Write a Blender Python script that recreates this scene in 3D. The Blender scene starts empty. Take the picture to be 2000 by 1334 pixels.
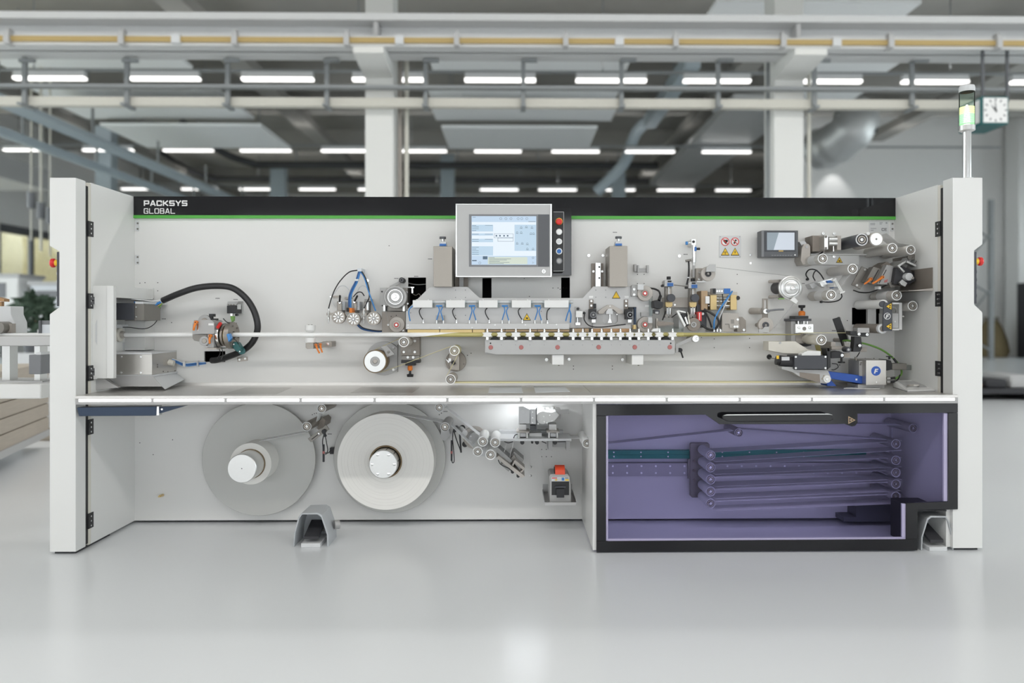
import bpy, bmesh, math, random
from mathutils import Vector, Matrix
random.seed(7)
sc = bpy.context.scene
col = sc.collection
# ---------------------------------------------------------------- camera
F, PPX, PPY, PSI, H = 1556.0, 1025.0, 625.0, math.radians(0.8), 0.985   # pixels of a 2000x1334 frame, metres
YB = 3.89                                   # distance of the machine's white mounting panel
cd = bpy.data.cameras.new('camera'); cam = bpy.data.objects.new('camera', cd); col.objects.link(cam)
cd.sensor_width = 36; cd.lens = F / 2000 * 36
cd.shift_x = (1000 - PPX) / 2000; cd.shift_y = (PPY - 667) / 2000
cd.clip_start = .05; cd.clip_end = 200
cam.location = (0, 0, H); cam.rotation_euler = (math.pi / 2, 0, -PSI)
cd.dof.use_dof = True; cd.dof.focus_distance = 3.68; cd.dof.aperture_fstop = 1.15
sc.camera = cam
# ---------------------------------------------------------------- world and lights
w = bpy.data.worlds.new('world'); sc.world = w; w.use_nodes = True
w.node_tree.nodes['Background'].inputs[0].default_value = (.93, .97, 1, 1)
w.node_tree.nodes['Background'].inputs[1].default_value = 4.3
def area(name, loc, sx, sy, power, rot=(0, 0, 0), color=(1, .985, .96)):
    l = bpy.data.lights.new(name, 'AREA'); l.shape = 'RECTANGLE'; l.size = sx; l.size_y = sy
    l.energy = power; l.color = color
    o = bpy.data.objects.new(name, l); o.location = loc; o.rotation_euler = rot; col.objects.link(o); return o
for i, (y, p) in enumerate(((-9.0, 70), (-5.0, 110), (-.9, 450), (6.9, 330))):
    area('luminaire_light', (0, y, 5.1), 26, .25, p)
for y, z, p in ((-5.0, 5.3, 60), (-.9, 5.3, 60), (6.9, 5.3, 50), (13.4, 5.25, 35), (20.3, 5.5, 35), (27.0, 5.65, 50)):
    area('ceiling_fill_light', (-1, y, z), 24, .12, p, (math.pi, 0, 0))         # upward fill added unseen above the lamp rows to brighten the ceiling
sc.view_settings.view_transform = 'Standard'; sc.view_settings.look = 'None'
sc.view_settings.gamma = 1; sc.view_settings.use_curve_mapping = False
sc.view_settings.exposure = 0.02
# ---------------------------------------------------------------- pixels to places
SP, CP = math.sin(PSI), math.cos(PSI)
def ray(px, py):
    u = (px - PPX) / F; return Vector((SP + u * CP, CP - u * SP, -(py - PPY) / F))
def PY(px, py, y):
    d = ray(px, py); t = y / d.y; return Vector((d.x * t, y, H + d.z * t))
def P(px, py, o=0.0): return PY(px, py, YB - o)          # o: metres proud of the mounting panel
def PF(px, py):
    d = ray(px, py); t = -H / d.z; return Vector((d.x * t, d.y * t, 0))
def S(px, o=0.0): return px * (YB - o) / F               # pixel length to metres
# ---------------------------------------------------------------- materials
MATS = {}
def mat(name, c, rough=.45, metal=0.0, emit=0.0, var=.04, scale=30, aniso=None, bump=0, coat=0, ecol=None, spec=.5):
    m = bpy.data.materials.new(name); m.use_nodes = True; nt = m.node_tree; b = nt.nodes['Principled BSDF']
    c4 = (*c, 1)
    b.inputs['Roughness'].default_value = rough; b.inputs['Metallic'].default_value = metal
    b.inputs['Specular IOR Level'].default_value = spec
    if coat: b.inputs['Coat Weight'].default_value = coat; b.inputs['Coat Roughness'].default_value = .08
    if emit:
        b.inputs['Emission Color'].default_value = (*(ecol or c), 1); b.inputs['Emission Strength'].default_value = emit
    b.inputs['Base Color'].default_value = c4
    if var:
        tc = nt.nodes.new('ShaderNodeTexCoord'); mp = nt.nodes.new('ShaderNodeMapping'); n = nt.nodes.new('ShaderNodeTexNoise')
        n.inputs['Scale'].default_value = scale; n.inputs['Detail'].default_value = 3
        if aniso: mp.inputs['Scale'].default_value = aniso
        nt.links.new(tc.outputs['Object'], mp.inputs['Vector']); nt.links.new(mp.outputs['Vector'], n.inputs['Vector'])
        r = nt.nodes.new('ShaderNodeMapRange'); r.inputs['To Min'].default_value = 1 - var; r.inputs['To Max'].default_value = 1 + var
        nt.links.new(n.outputs['Fac'], r.inputs['Value'])
        h = nt.nodes.new('ShaderNodeHueSaturation'); h.inputs['Color'].default_value = c4
        nt.links.new(r.outputs['Result'], h.inputs['Value']); nt.links.new(h.outputs['Color'], b.inputs['Base Color'])
        if bump:
            bp = nt.nodes.new('ShaderNodeBump'); bp.inputs['Strength'].default_value = bump; bp.inputs['Distance'].default_value = .002
            nt.links.new(n.outputs['Fac'], bp.inputs['Height']); nt.links.new(bp.outputs['Normal'], b.inputs['Normal'])
    MATS[name] = m; return m
def glass(name, tint, gloss=.08, rough=.03):
    m = bpy.data.materials.new(name); m.use_nodes = True; nt = m.node_tree; nt.nodes.clear()
    out = nt.nodes.new('ShaderNodeOutputMaterial'); mx = nt.nodes.new('ShaderNodeMixShader')
    t = nt.nodes.new('ShaderNodeBsdfTransparent'); t.inputs[0].default_value = (*tint, 1)
    g = nt.nodes.new('ShaderNodeBsdfGlossy'); g.inputs['Roughness'].default_value = rough
    fr = nt.nodes.new('ShaderNodeLayerWeight'); fr.inputs['Blend'].default_value = gloss
    nt.links.new(fr.outputs['Fresnel'], mx.inputs[0]); nt.links.new(t.outputs[0], mx.inputs[1]); nt.links.new(g.outputs[0], mx.inputs[2])
    nt.links.new(mx.outputs[0], out.inputs[0]); MATS[name] = m; return m
mat('white', (.80, .80, .785), .38, var=.012, scale=4)
mat('panel', (.80, .795, .78), .42, var=.012, scale=3)
mat('white_plastic', (.86, .86, .85), .4, var=.01)
mat('cream', (.72, .69, .62), .5)
mat('steel', (.36, .33, .295), .4, .75, var=.06, scale=60, aniso=(1, 1, 30))
mat('steel_h', (.55, .53, .50), .34, .85, var=.06, scale=60, aniso=(1, 1, 30))
mat('table_steel', (.70, .68, .655), .33, .75, var=.05, scale=50, aniso=(.5, 20, 1))
mat('alu', (.70, .70, .69), .28, .9, var=.04, scale=60, aniso=(1, 1, 20))
mat('grey_alu', (.56, .555, .55), .42, .35, var=.03, scale=60, aniso=(.3, 1, 30))
mat('chrome', (.82, .82, .82), .16, 1, var=.02)
mat('plate_grey', (.43, .425, .42), .45, .3, var=.03)
mat('warm_plate', (.42, .385, .345), .42, .5, var=.04)
mat('dark_steel', (.25, .235, .215), .4, .6)
mat('stone', (.38, .345, .31), .55, .1, var=.05)
mat('stone_light', (.50, .465, .43), .5, .1, var=.05)
mat('stone_dark', (.27, .235, .205), .5, .15)
mat('black', (.018, .018, .02), .45)
mat('black_soft', (.035, .035, .04), .6)
mat('black_gloss', (.010, .010, .012), .06, var=0, spec=.4)
mat('rubber', (.022, .022, .024), .38, var=.05)
mat('anthracite', (.06, .063, .075), .42)
mat('dark_grey', (.11, .115, .125), .45)
mat('mid_grey', (.22, .225, .24), .5)
mat('light_grey', (.52, .52, .52), .5, var=.02)
mat('pale_grey', (.68, .69, .70), .45, var=.02)
mat('navy', (.025, .045, .085), .3, .2)
mat('green', (.09, .42, .06), .45, var=.02)
mat('orange', (.86, .24, .03), .42, var=.02)
mat('red', (.72, .03, .025), .35, var=.02)
mat('dull_red', (.47, .17, .16), .55)
mat('ring_red', (.50, .14, .13), .4)
mat('yellow', (.90, .58, .03), .42, var=.01)
mat('blue_hose', (.05, .25, .62), .3, var=.03)
mat('dark_blue_hose', (.03, .11, .32), .32, var=.03)
mat('blue', (.02, .09, .42), .35, .1)
mat('blue_cap', (.03, .16, .50), .35)
mat('teal', (.02, .13, .13), .4)
mat('rail_green', (.04, .30, .22), .45)
mat('cable_green', (.22, .45, .10), .45)
mat('brass', (.66, .50, .24), .42, .45)
mat('wood_resin', (.47, .33, .20), .55)
mat('copper', (.42, .25, .13), .4, .5)
mat('gold_film', (.56, .50, .20), .33, .15, var=.03, scale=8)
mat('gold_pale', (.70, .64, .36), .35, .1, var=.02)
mat('tube_white', (.97, .97, .96), .35, var=.005)

mat('paper', (.86, .845, .81), .7, var=.015, scale=6)
mat('tape_red', (.86, .085, .03), .35, var=.02); mat('pedal_grey', (.50, .52, .54), .5, var=.03); mat('winding', (.80, .785, .75), .7, var=0)
mat('core_brown', (.24, .17, .095), .7)
mat('disc_grey', (.55, .55, .53), .5, .15, var=.012, scale=3)
mat('sheet', (.72, .75, .79), .4, var=.01)
mat('logo_blue', (.015, .10, .50), .3)
mat('print_grey', (.35, .36, .38), .6, var=0)
mat('print_dark', (.10, .10, .11), .6, var=0)
mat('led', (1, 1, 1), .5, emit=1.8, var=0)
mat('lamp', (1, .98, .95), .5, emit=2.2, var=0)
mat('lamp_far', (1, .98, .94), .5, emit=2.0, var=0)
glass('clear', (.90, .93, .93), .12)
glass('violet_glass', (.84, .825, .955), .10)
def translucent(name, c, f):
    m = bpy.data.materials.new(name); m.use_nodes = True; nt = m.node_tree; nt.nodes.clear()
    out = nt.nodes.new('ShaderNodeOutputMaterial'); mx = nt.nodes.new('ShaderNodeMixShader'); mx.inputs[0].default_value = f
    t = nt.nodes.new('ShaderNodeBsdfTransparent'); d = nt.nodes.new('ShaderNodeBsdfDiffuse'); d.inputs[0].default_value = (*c, 1)
    nt.links.new(t.outputs[0], mx.inputs[1]); nt.links.new(d.outputs[0], mx.inputs[2]); nt.links.new(mx.outputs[0], out.inputs[0]); MATS[name] = m
translucent('film', (.92, .92, .92), .5)
def web(name, c):
    m = bpy.data.materials.new(name); m.use_nodes = True; nt = m.node_tree; nt.nodes.clear()
    out = nt.nodes.new('ShaderNodeOutputMaterial'); mx = nt.nodes.new('ShaderNodeMixShader'); mx.inputs[0].default_value = .42
    d = nt.nodes.new('ShaderNodeBsdfDiffuse'); t = nt.nodes.new('ShaderNodeBsdfTranslucent'); d.inputs[0].default_value = t.inputs[0].default_value = (*c, 1)
    nt.links.new(d.outputs[0], mx.inputs[1]); nt.links.new(t.outputs[0], mx.inputs[2]); nt.links.new(mx.outputs[0], out.inputs[0]); MATS[name] = m
web('web_white', (.95, .955, .96))
mat('roller_grey', (.60, .58, .55), .42, .3, var=.03, scale=60, aniso=(1, 1, 20))
# ---------------------------------------------------------------- mesh builder
class MB:
    def __init__(s): s.v = []; s.f = []
    def add(s, vs, fs):
        n = len(s.v); s.v += [Vector(p) for p in vs]; s.f += [[i + n for i in f] for f in fs]; return s
    def box(s, x0, x1, y0, y1, z0, z1):
        return s.add([(x, y, z) for x in (x0, x1) for y in (y0, y1) for z in (z0, z1)],
                     [(0, 1, 3, 2), (4, 6, 7, 5), (0, 4, 5, 1), (2, 3, 7, 6), (0, 2, 6, 4), (1, 5, 7, 3)])
    def prism(s, pts, y0, y1):                      # pts: (x, z)
        n = len(pts); vs = [(x, y0, z) for x, z in pts] + [(x, y1, z) for x, z in pts]
        return s.add(vs, [list(range(n)), list(range(2 * n - 1, n - 1, -1))] + [(i, (i + 1) % n, n + (i + 1) % n, n + i) for i in range(n)])
    def lathe(s, c, ax, prof, seg=20, ph=0):        # prof: (distance along ax, radius)
        c = Vector(c); ax = Vector(ax).normalized(); a = ax.orthogonal().normalized(); b = ax.cross(a)
        vs = []; fs = []
        for d, r in prof:
            for k in range(seg):
                t = 2 * math.pi * k / seg + ph; vs.append(c + ax * d + (a * math.cos(t) + b * math.sin(t)) * max(r, 1e-5))
        m = len(prof)
        for i in range(m - 1):
            for k in range(seg):
                k2 = (k + 1) % seg; fs.append((i * seg + k, i * seg + k2, (i + 1) * seg + k2, (i + 1) * seg + k))
        fs.append(list(range(seg))[::-1]); fs.append([(m - 1) * seg + k for k in range(seg)])
        return s.add(vs, fs)
    def cyl(s, A, B, r, seg=14, r2=None):
        A = Vector(A); B = Vector(B); return s.lathe(A, B - A, [(0, r), ((B - A).length, r if r2 is None else r2)], seg)
    def tube(s, pts, r, seg=8, smooth=True, sub=5):
        pts = [Vector(p) for p in pts]
        if smooth and len(pts) > 2:
            q = []; e = [pts[0] * 2 - pts[1]] + pts + [pts[-1] * 2 - pts[-2]]
            for i in range(1, len(e) - 2):
                for k in range(sub):
                    t = k / sub; a, b, c, d = e[i - 1:i + 3]
                    q.append(.5 * (2 * b + (c - a) * t + (2 * a - 5 * b + 4 * c - d) * t * t + (3 * b - a - 3 * c + d) * t ** 3))
            pts = q + [pts[-1]]
        n = len(pts); vs = []; fs = []; nrm = None
        for i, p in enumerate(pts):
            tg = (pts[min(i + 1, n - 1)] - pts[max(i - 1, 0)]).normalized()
            if nrm is None: nrm = tg.orthogonal().normalized()
            nrm = (nrm - tg * nrm.dot(tg)).normalized(); bn = tg.cross(nrm)
            rr = r[i * (len(r) - 1) // max(1, n - 1)] if isinstance(r, (list, tuple)) else r
            for k in range(seg):
                a = 2 * math.pi * k / seg; vs.append(p + (nrm * math.cos(a) + bn * math.sin(a)) * rr)
        for i in range(n - 1):
            for k in range(seg):
                k2 = (k + 1) % seg; fs.append((i * seg + k, i * seg + k2, (i + 1) * seg + k2, (i + 1) * seg + k))
        fs.append(list(range(seg))[::-1]); fs.append([(n - 1) * seg + k for k in range(seg)])
        return s.add(vs, fs)
    def sheet(s, A, B, y0, y1, th=.0006):           # ribbon from A to B (x, z), width along y
        ax, az = A; bx, bz = B; dx, dz = bx - ax, bz - az; L = math.hypot(dx, dz) or 1; nx, nz = -dz / L * th, dx / L * th
        return s.prism([(ax + nx, az + nz), (bx + nx, bz + nz), (bx - nx, bz - nz), (ax - nx, az - nz)], y0, y1)
    # ---- the same shapes placed by photo pixels at a depth o in front of the panel
    def pbox(s, x0, y0, x1, y1, o0, o1=0.0):
        a = P(x0, y0, o0); b = P(x1, y1, o0); return s.box(a.x, b.x, YB - o0, YB - o1, b.z, a.z)
    def pprism(s, pts, o0, o1=0.0):
        q = [P(x, y, o0) for x, y in pts]; return s.prism([(p.x, p.z) for p in q], YB - o0, YB - o1)
    def plathe(s, px, py, o0, prof, seg=24):        # prof: (depth o, radius px), axis through pixel at depth o0, front to back
        c = P(px, py, o0); return s.lathe(c, (0, 1, 0), [(o0 - o, S(r, o0)) for o, r in prof], seg)
    def pcyl(s, px, py, r, o0, o1=0.0, seg=20):
        ch = min(.0012, (o0 - o1) * .3); rm = ch / S(1, o0)
        return s.plathe(px, py, o0, [(o0, max(r - rm, r * .5)), (o0 - ch, r), (o1, r)], seg)
    def ptube(s, pts, r, seg=8, sub=5, smooth=True):
        return s.tube([P(*p) for p in pts], S(r, pts[0][2]), seg, smooth, sub)
    def ring(s, px, py, r0, r1, o0, o1, seg=28):
        c = P(px, py, o0); R, r = S(r0, o0), S(r1, o0); d = o0 - o1
        vs = []; fs = []
        for (dy, rr) in ((0, r), (0, R), (d, R), (d, r)):
            for k in range(seg):
                t = 2 * math.pi * k / seg; vs.append((c.x + rr * math.cos(t), c.y + dy, c.z + rr * math.sin(t)))
        for i in range(4):
            for k in range(seg):
                fs.append((i * seg + k, i * seg + (k + 1) % seg, ((i + 1) % 4) * seg + (k + 1) % seg, ((i + 1) % 4) * seg + k))
        return s.add(vs, fs)
    def screw(s, px, py, r, o, h=.006):             # cap screw with a socket
        return s.plathe(px, py, o + h, [(o + h - h * .6, r * .45), (o + h, r * .5), (o + h, r * .9), (o + h * .85, r), (o, r)], 12)
    def build(s, name, m, origin, smooth=True, bevel=0):
        me = bpy.data.meshes.new(name); me.from_pydata([p - origin for p in s.v], [], s.f)
        b = bmesh.new(); b.from_mesh(me); bmesh.ops.recalc_face_normals(b, faces=b.faces); b.to_mesh(me); b.free()
        me.materials.append(MATS[m] if isinstance(m, str) else m)
        if smooth:
            me.polygons.foreach_set('use_smooth', [True] * len(me.polygons)); me.set_sharp_from_angle(angle=math.radians(38))
        o = bpy.data.objects.new(name, me); col.objects.link(o)
        if bevel:
            md = o.modifiers.new('bevel', 'BEVEL'); md.width = bevel; md.segments = 2; md.limit_method = 'ANGLE'; md.angle_limit = math.radians(40)
        return o
    def bounds(s):
        return [(min(p[i] for p in s.v), max(p[i] for p in s.v)) for i in range(3)]
def mb(): return MB()
THINGS = []
class Thing:
    def __init__(s, name, label, cat, group=None, kind=None):
        s.name, s.label, s.cat, s.group, s.kind = name, label, cat, group, kind; s.parts = []; THINGS.append(s)
    def part(s, name, m, material, sub=None, label=None, kind=None, bevel=0, smooth=True):
        if not m.v: return None
        r = dict(name=name, m=m, mat=material, sub=sub, label=label, kind=kind, bevel=bevel, smooth=smooth); s.parts.append(r); return r
    def finish(s):
        if not s.parts: return
        bs = [p['m'].bounds() for p in s.parts]
        lo = [min(b[i][0] for b in bs) for i in range(3)]; hi = [max(b[i][1] for b in bs) for i in range(3)]
        base = Vector(((lo[0] + hi[0]) / 2, (lo[1] + hi[1]) / 2, lo[2]))
        if len(s.parts) == 1:
            p = s.parts[0]; root = p['m'].build(s.name, p['mat'], base, p['smooth'], p['bevel']); root.location = base
            if p['kind']: root['kind'] = p['kind']
        else:
            root = bpy.data.objects.new(s.name, None); root.empty_display_size = .05; root.location = base; col.objects.link(root)
            for p, b in zip(s.parts, bs):
                c = Vector([(b[i][0] + b[i][1]) / 2 for i in range(3)]); p['c'] = c
                o = p['m'].build(p['name'], p['mat'], c, p['smooth'], p['bevel']); p['obj'] = o
                if p['sub']: o.parent = p['sub']['obj']; o.location = c - p['sub']['c']
                else: o.parent = root; o.location = c - base
                if p['label']: o['label'] = p['label']
                if p['kind']: o['kind'] = p['kind']
        root['label'] = s.label
        if s.kind: root['kind'] = s.kind
        if s.cat and s.kind != 'structure': root['category'] = s.cat
        if s.group: root['group'] = s.group
def one(name, label, cat, m, material, group=None, kind=None, bevel=0, smooth=True):
    t = Thing(name, label, cat, group, kind); t.part(name, m, material, bevel=bevel, smooth=smooth); return t
# ================================================================ the hall
mat('floor_epoxy', (.79, .81, .83), .23, var=.02, scale=1.2, spec=.42)
mat('ceiling_concrete', (.34, .33, .305), .8, var=.12, scale=1.5)
mat('wall_white', (.83, .825, .81), .7, var=.015, scale=2)
mat('beam_grey', (.72, .725, .725), .55, var=.03)
mat('column_white', (.80, .80, .775), .6, var=.015)
mat('tray_grey', (.27, .285, .29), .5)
mat('duct_silver', (.60, .61, .61), .4, .5, var=.08, scale=3)
mat('duct_blue', (.42, .49, .53), .5)
mat('rail_ochre', (.50, .36, .14), .5)
mat('tray_cream', (.66, .64, .57), .55)
mat('panel_ceiling', (.93, .945, .95), .5, var=.01)
mat('dark_pipe', (.05, .052, .055), .5)
mat('wood', (.50, .44, .37), .65, var=.12, scale=6, aniso=(1, 1, 14))
mat('leaf_yellow', (.50, .45, .30), .7, var=.35, scale=9)
mat('leaf_dark', (.05, .085, .055), .7, var=.4, scale=20)
mat('burlap', (.20, .155, .08), .85, var=.25, scale=14)
XL, XR, YF, YK, ZC = -14.0, 16.0, -13.0, 36.0, 6.7
one('floor', 'pale grey glossy epoxy floor of the hall', None, mb().box(XL, XR, YF, YK, -.1, 0), 'floor_epoxy', kind='structure')
one('ceiling', 'grey concrete hall ceiling', None, mb().box(XL, XR, YF, YK, ZC, ZC + .2), 'ceiling_concrete', kind='structure')
one('wall_back', 'far white end wall of the hall', None, mb().box(XL, XR, YK, YK + .2, 0, ZC), 'wall_white', kind='structure')
# left side wall with a window opening
wz0, wz1, wy0, wy1 = 1.2, 3.62, 21.9, 34.0
m = mb().box(XL - .25, XL, YF, 2.5, 0, ZC).box(XL - .25, XL, 20.8, wy0, 0, ZC).box(XL - .25, XL, 2.5, 20.8, 0, .4).box(XL - .25, XL, 2.5, 20.8, 5.4, ZC).box(XL - .25, XL, wy1, YK, 0, ZC).box(XL - .25, XL, wy0, wy1, 0, wz0).box(XL - .25, XL, wy0, wy1, wz1, ZC)
one('wall_left', 'white side wall of the hall with a window', None, m, 'wall_white', kind='structure')
t = Thing('window_1', 'dark framed window looking onto yellow autumn trees', None, kind='structure')
fr = mb()
for a, b in ((wy0, wy0 + .1), (wy1 - .1, wy1), (23.35, 23.5), (25.3, 25.45), (27.3, 27.45), (29.3, 29.45), (31.4, 31.55)): fr.box(XL - .12, XL - .02, a, b, wz0, wz1)
fr.box(XL - .12, XL + .03, wy0, wy1, wz1 - .22, wz1); fr.box(XL - .12, XL - .02, wy0, wy1, wz0, wz0 + .08)
t.part('window_frame', fr, 'dark_grey')
t.part('pane', mb().box(XL - .08, XL - .07, wy0, 23.35, wz0, wz1), 'clear'); t.part('pane', mb().box(XL - .08, XL - .07, 23.5, 25.3, wz0, wz1), 'clear')
for a, b in ((25.45, 27.3), (27.45, 29.3), (29.45, 31.4), (31.55, 33.9)): t.part('pane', mb().box(XL - .08, XL - .07, a, b, wz0, wz1), 'clear')  # further panes out of view, added to let in more daylight
t = Thing('added_glazing', 'unseen glazed bays added along the left side to let in daylight', None, kind='structure')  # invented glazing out of view, lets in daylight to brighten the background
for k in range(10):
    y = 2.5 + k * 2.0; t.part('mullion', mb().box(XL - .12, XL - .02, y, y + .12, .4, 5.4), 'dark_grey')
    if k < 9: t.part('pane', mb().box(XL - .08, XL - .07, y + .12, y + 2.0, .4, 5.4), 'clear')
for z in (.4, 2.8, 5.3): t.part('transom', mb().box(XL - .11, XL - .03, 2.5, 20.8, z, z + .1), 'dark_grey')
one('wall_east', 'right side wall of the hall with a window band', None, mb().box(XR, XR + .2, YF, YK, 0, 1.0).box(XR, XR + .2, YF, YK, 3.9, ZC).box(XR, XR + .2, YF, -10, 1.0, 3.9).box(XR, XR + .2, 20.0, YK, 1.0, 3.9), 'wall_white', kind='structure')
t = Thing('window_3', 'band of windows in the right side wall of the hall', None, kind='structure')
for k in range(16):
    y = -10 + k * 2.0
    if k < 15: t.part('pane', mb().box(XR + .08, XR + .09, y + .1, y + 2.0, 1.0, 3.9), 'clear')
    t.part('mullion', mb().box(XR + .02, XR + .16, y, y + .1, 1.0, 3.9) if k < 15 else mb().box(XR + .02, XR + .16, 19.9, 20.0, 1.0, 3.9), 'dark_grey')
# white partition on the right, its corner and the return wall
a = PY(1560, 400, 22); b = PY(1963, 400, 22)
one('wall_right', 'white partition wall at the right end of the hall', None, mb().box(a.x, b.x + .01, 22, 22.2, 0, ZC), 'wall_white', kind='structure')
c0 = PY(1963, 400, 21.9)
one('wall_return', 'cream return wall beside the partition', None, mb().box(c0.x, XR - .001, 21.3, 21.9, 0, ZC), 'wall_white', kind='structure')
# wall behind the camera with a band of windows
wf = mb().box(XL, XR, YF - .2, YF, 0, 1.0).box(XL, XR, YF - .2, YF, 3.6, ZC)
for x in (-14.0, -8.6, -3.0, 2.6, 8.2, 13.8): wf.box(x, x + 1.4 if x < 13 else XR, YF - .2, YF, 1.0, 3.6)
one('wall_front', 'wall behind the camera with a row of windows', None, wf, 'wall_white', kind='structure')
# outside trees
def blob(m, c, r, seed, n=2, amp=.25):
    rnd = random.Random(seed); bm = bmesh.new(); bmesh.ops.create_icosphere(bm, subdivisions=n, radius=1)
    vs = [Vector((v.co.x * r[0], v.co.y * r[1], v.co.z * r[2])) * (1 + rnd.uniform(-amp, amp)) + Vector(c) for v in bm.verts]
    m.add(vs, [[v.index for v in f.verts] for f in bm.faces]); bm.free(); return m
for i, y in enumerate((26.5, 35.0, 43.5)):
    t = Thing('autumn_tree', ('yellow autumn tree just outside the hall window', 'yellow autumn tree beyond the window mullion', 'farthest yellow autumn tree outside the window')[i], 'tree')
    t.part('crown', blob(mb(), (XL - 5.5, y, 3.4), (2.4, 3.7, 3.0), i, 3, .1), 'leaf_yellow')
    t.part('trunk', mb().cyl((XL - 5.5, y, 0), (XL - 5.5, y, 1.6), .16), 'core_brown')
one('ground_outside', 'grass strip outside the hall window', None, mb().box(XL - 12, XL - .26, -10, 50, -.2, 0), 'leaf_yellow', kind='structure')
# columns with corbels
for i, (x0, x1) in enumerate(((713, 768), (1512, 1570))):
    a = PY(x0, 300, 10); b = PY(x1, 300, 10); zc = PY(0, 85, 9.35).z
    t = Thing('column', ('white concrete column with a corbel behind the touch screen', 'white concrete column with a corbel behind the warning sign')[i], 'column')
    t.part('shaft', mb().box(a.x, b.x, 10, 10.4, 0, ZC), 'column_white', bevel=.012)
    cz = PY(0, 150, 10).z
    k = mb(); vs = []
    for x in (a.x, b.x): vs += [(x, 10, cz), (x, 9.25, zc - .12), (x, 9.25, zc), (x, 10, zc)]
    k.add(vs, [(0, 1, 2, 3), (4, 7, 6, 5), (0, 4, 5, 1), (1, 5, 6, 2), (2, 6, 7, 3), (3, 7, 4, 0)])
    t.part('corbel', k, 'column_white')
    t.part('bearing_pad', mb().box(a.x + .1, b.x - .05, 9.3, 9.85, zc, zc + .06), 'light_grey')
# crane beam
t = Thing('crane_beam', 'long grey steel runway beam resting on the column corbels', 'beam')
zt, zb = PY(0, 28, 9.3).z, PY(0, 84, 9.3).z
t.part('web', mb().box(XL, XR, 9.55, 9.58, zb, zt), 'beam_grey')
t.part('bottom_flange', mb().box(XL, XR, 9.3, 9.87, zb - .0, zb + .06), 'beam_grey')
t.part('top_flange', mb().box(XL, XR, 9.3, 9.87, zt - .04, zt + .04), 'beam_grey')
for px in (735, 1545):
    q = PY(px, 60, 9.54); t.part('stiffener', mb().box(q.x, q.x + .05, 9.35, 9.55, zb + .06, zt - .04), 'light_grey')
t = Thing('conductor_rail', 'ochre conductor rail fixed along the runway beam', 'rail')
rz = PY(0, 74, 9.2).z
t.part('bar', mb().box(XL, XR, 9.2, 9.24, rz - .028, rz + .028), 'rail_ochre')
t.part('channel', mb().box(XL, XR, 9.24, 9.27, rz - .06, rz + .06), 'beam_grey')
for px in (14, 237, 458, 677, 892, 1105, 1320, 1530, 1740, 1951):
    q = PY(px, 74, 9.19); t.part('rail_clip', mb().box(q.x - .03, q.x + .03, 9.16, 9.3, rz - .07, rz + .07).box(q.x - .01, q.x + .01, 9.2, 9.3, rz + .07, rz + .12), 'light_grey')
for px in (343, 780, 1210, 1635):
    q = PY(px, 74, 9.19); t.part('joint_sleeve', mb().box(q.x - .05, q.x + .05, 9.18, 9.26, rz - .05, rz + .05), 'pale_grey')
# cable tray on hangers below the beam
t = Thing('cable_tray', 'cream cable tray hanging below the runway beam', 'cable tray')
q0, q1 = PY(0, 190, 9.9), PY(0, 207, 9.9)
t.part('tray', mb().box(XL, XR, 9.85, 10.0 - .04, q1.z, q0.z), 'tray_cream')
t.part('cable_bundle', mb().box(XL, XR, 9.7, 9.8, PY(0, 178, 9.9).z, PY(0, 172, 9.9).z), 'tray_grey')
for px in (47, 247, 444, 638, 831, 1022, 1214, 1403, 1591, 1782):
    q = PY(px, 112, 9.8); r = PY(px, 206, 9.8)
    t.part('hanger', mb().box(q.x - .025, q.x + .025, 9.79, 9.84, r.z, q.z + .06).box(q.x - .02, q.x + .17, 9.72, 9.76, q.z - .08, q.z - .04), 'tray_grey')
    t.part('tray_bracket', mb().box(q.x - .03, q.x + .03, 9.7, 9.98, q1.z - .03, q1.z - .003), 'tray_grey')
# second row of columns further back, blue-grey
for i, (x0, x1, y, yt) in enumerate(((185, 217, 20.9, 245), (527, 556, 25, 325), (860, 887, 26, 300), (1197, 1222, 26, 335))):
    a = PY(x0, 380, y); b = PY(x1, 380, y)
    one('steel_post', ('pale blue-grey steel post behind the left side cabinet', 'pale blue-grey steel post left of the first white column', 'pale blue-grey steel post right of the first white column',
        'pale blue-grey steel post under the sloping ducts')[i], 'post', mb().box(a.x, b.x, y, y + .35, 0, PY(x0, yt, y).z), 'duct_blue', bevel=.01)
# luminaires in rows on trunking
def row(y, py, spans, name):
    for i, (x0, x1) in enumerate(spans):
        a = PY(x0, py, y); b = PY(x1, py, y); a.z = PY(1000, py, y).z
        t = Thing('linear_luminaire', 'white linear luminaire in the ' + name, 'lamp', 'linear luminaires of the ' + name)
        t.part('housing', mb().box(a.x, b.x, y - .05, y + .05, a.z + .02, a.z + .1195), 'pale_grey')
        t.part('diffuser', mb().box(a.x, b.x, y - .06, y + .06, a.z - .02, a.z + .02), 'lamp')
    a = PY(1000, py, y)
    t = Thing('lighting_trunking', 'grey trunking that carries the ' + name, 'trunking')
    t.part('trunking', mb().box(XL + .1, XR - 3.5, y - .03, y + .03, a.z + .12, a.z + .16), 'tray_grey')
    for x in (-12.5, -8, -2.6, 1.5, 7.4): t.part('suspension', mb().cyl((x, y, a.z + .16), (x, y, ZC - .001), .012, 6), 'tray_grey')
row(13.4, 157, ((-195, -55), (28, 167), (255, 390), (473, 612), (689, 828), (908, 1046), (1125, 1262), (1335, 1465), (1550, 1682), (1762, 1890), (1975, 2100)), 'nearest lamp row over the runway beam')
row(20.3, 296, ((-145, -52), (8, 103), (163, 260), (320, 416), (470, 568), (628, 722), (780, 872), (927, 1018), (1078, 1170), (1222, 1317), (1372, 1466), (1523, 1612)), 'middle lamp row')
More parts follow.
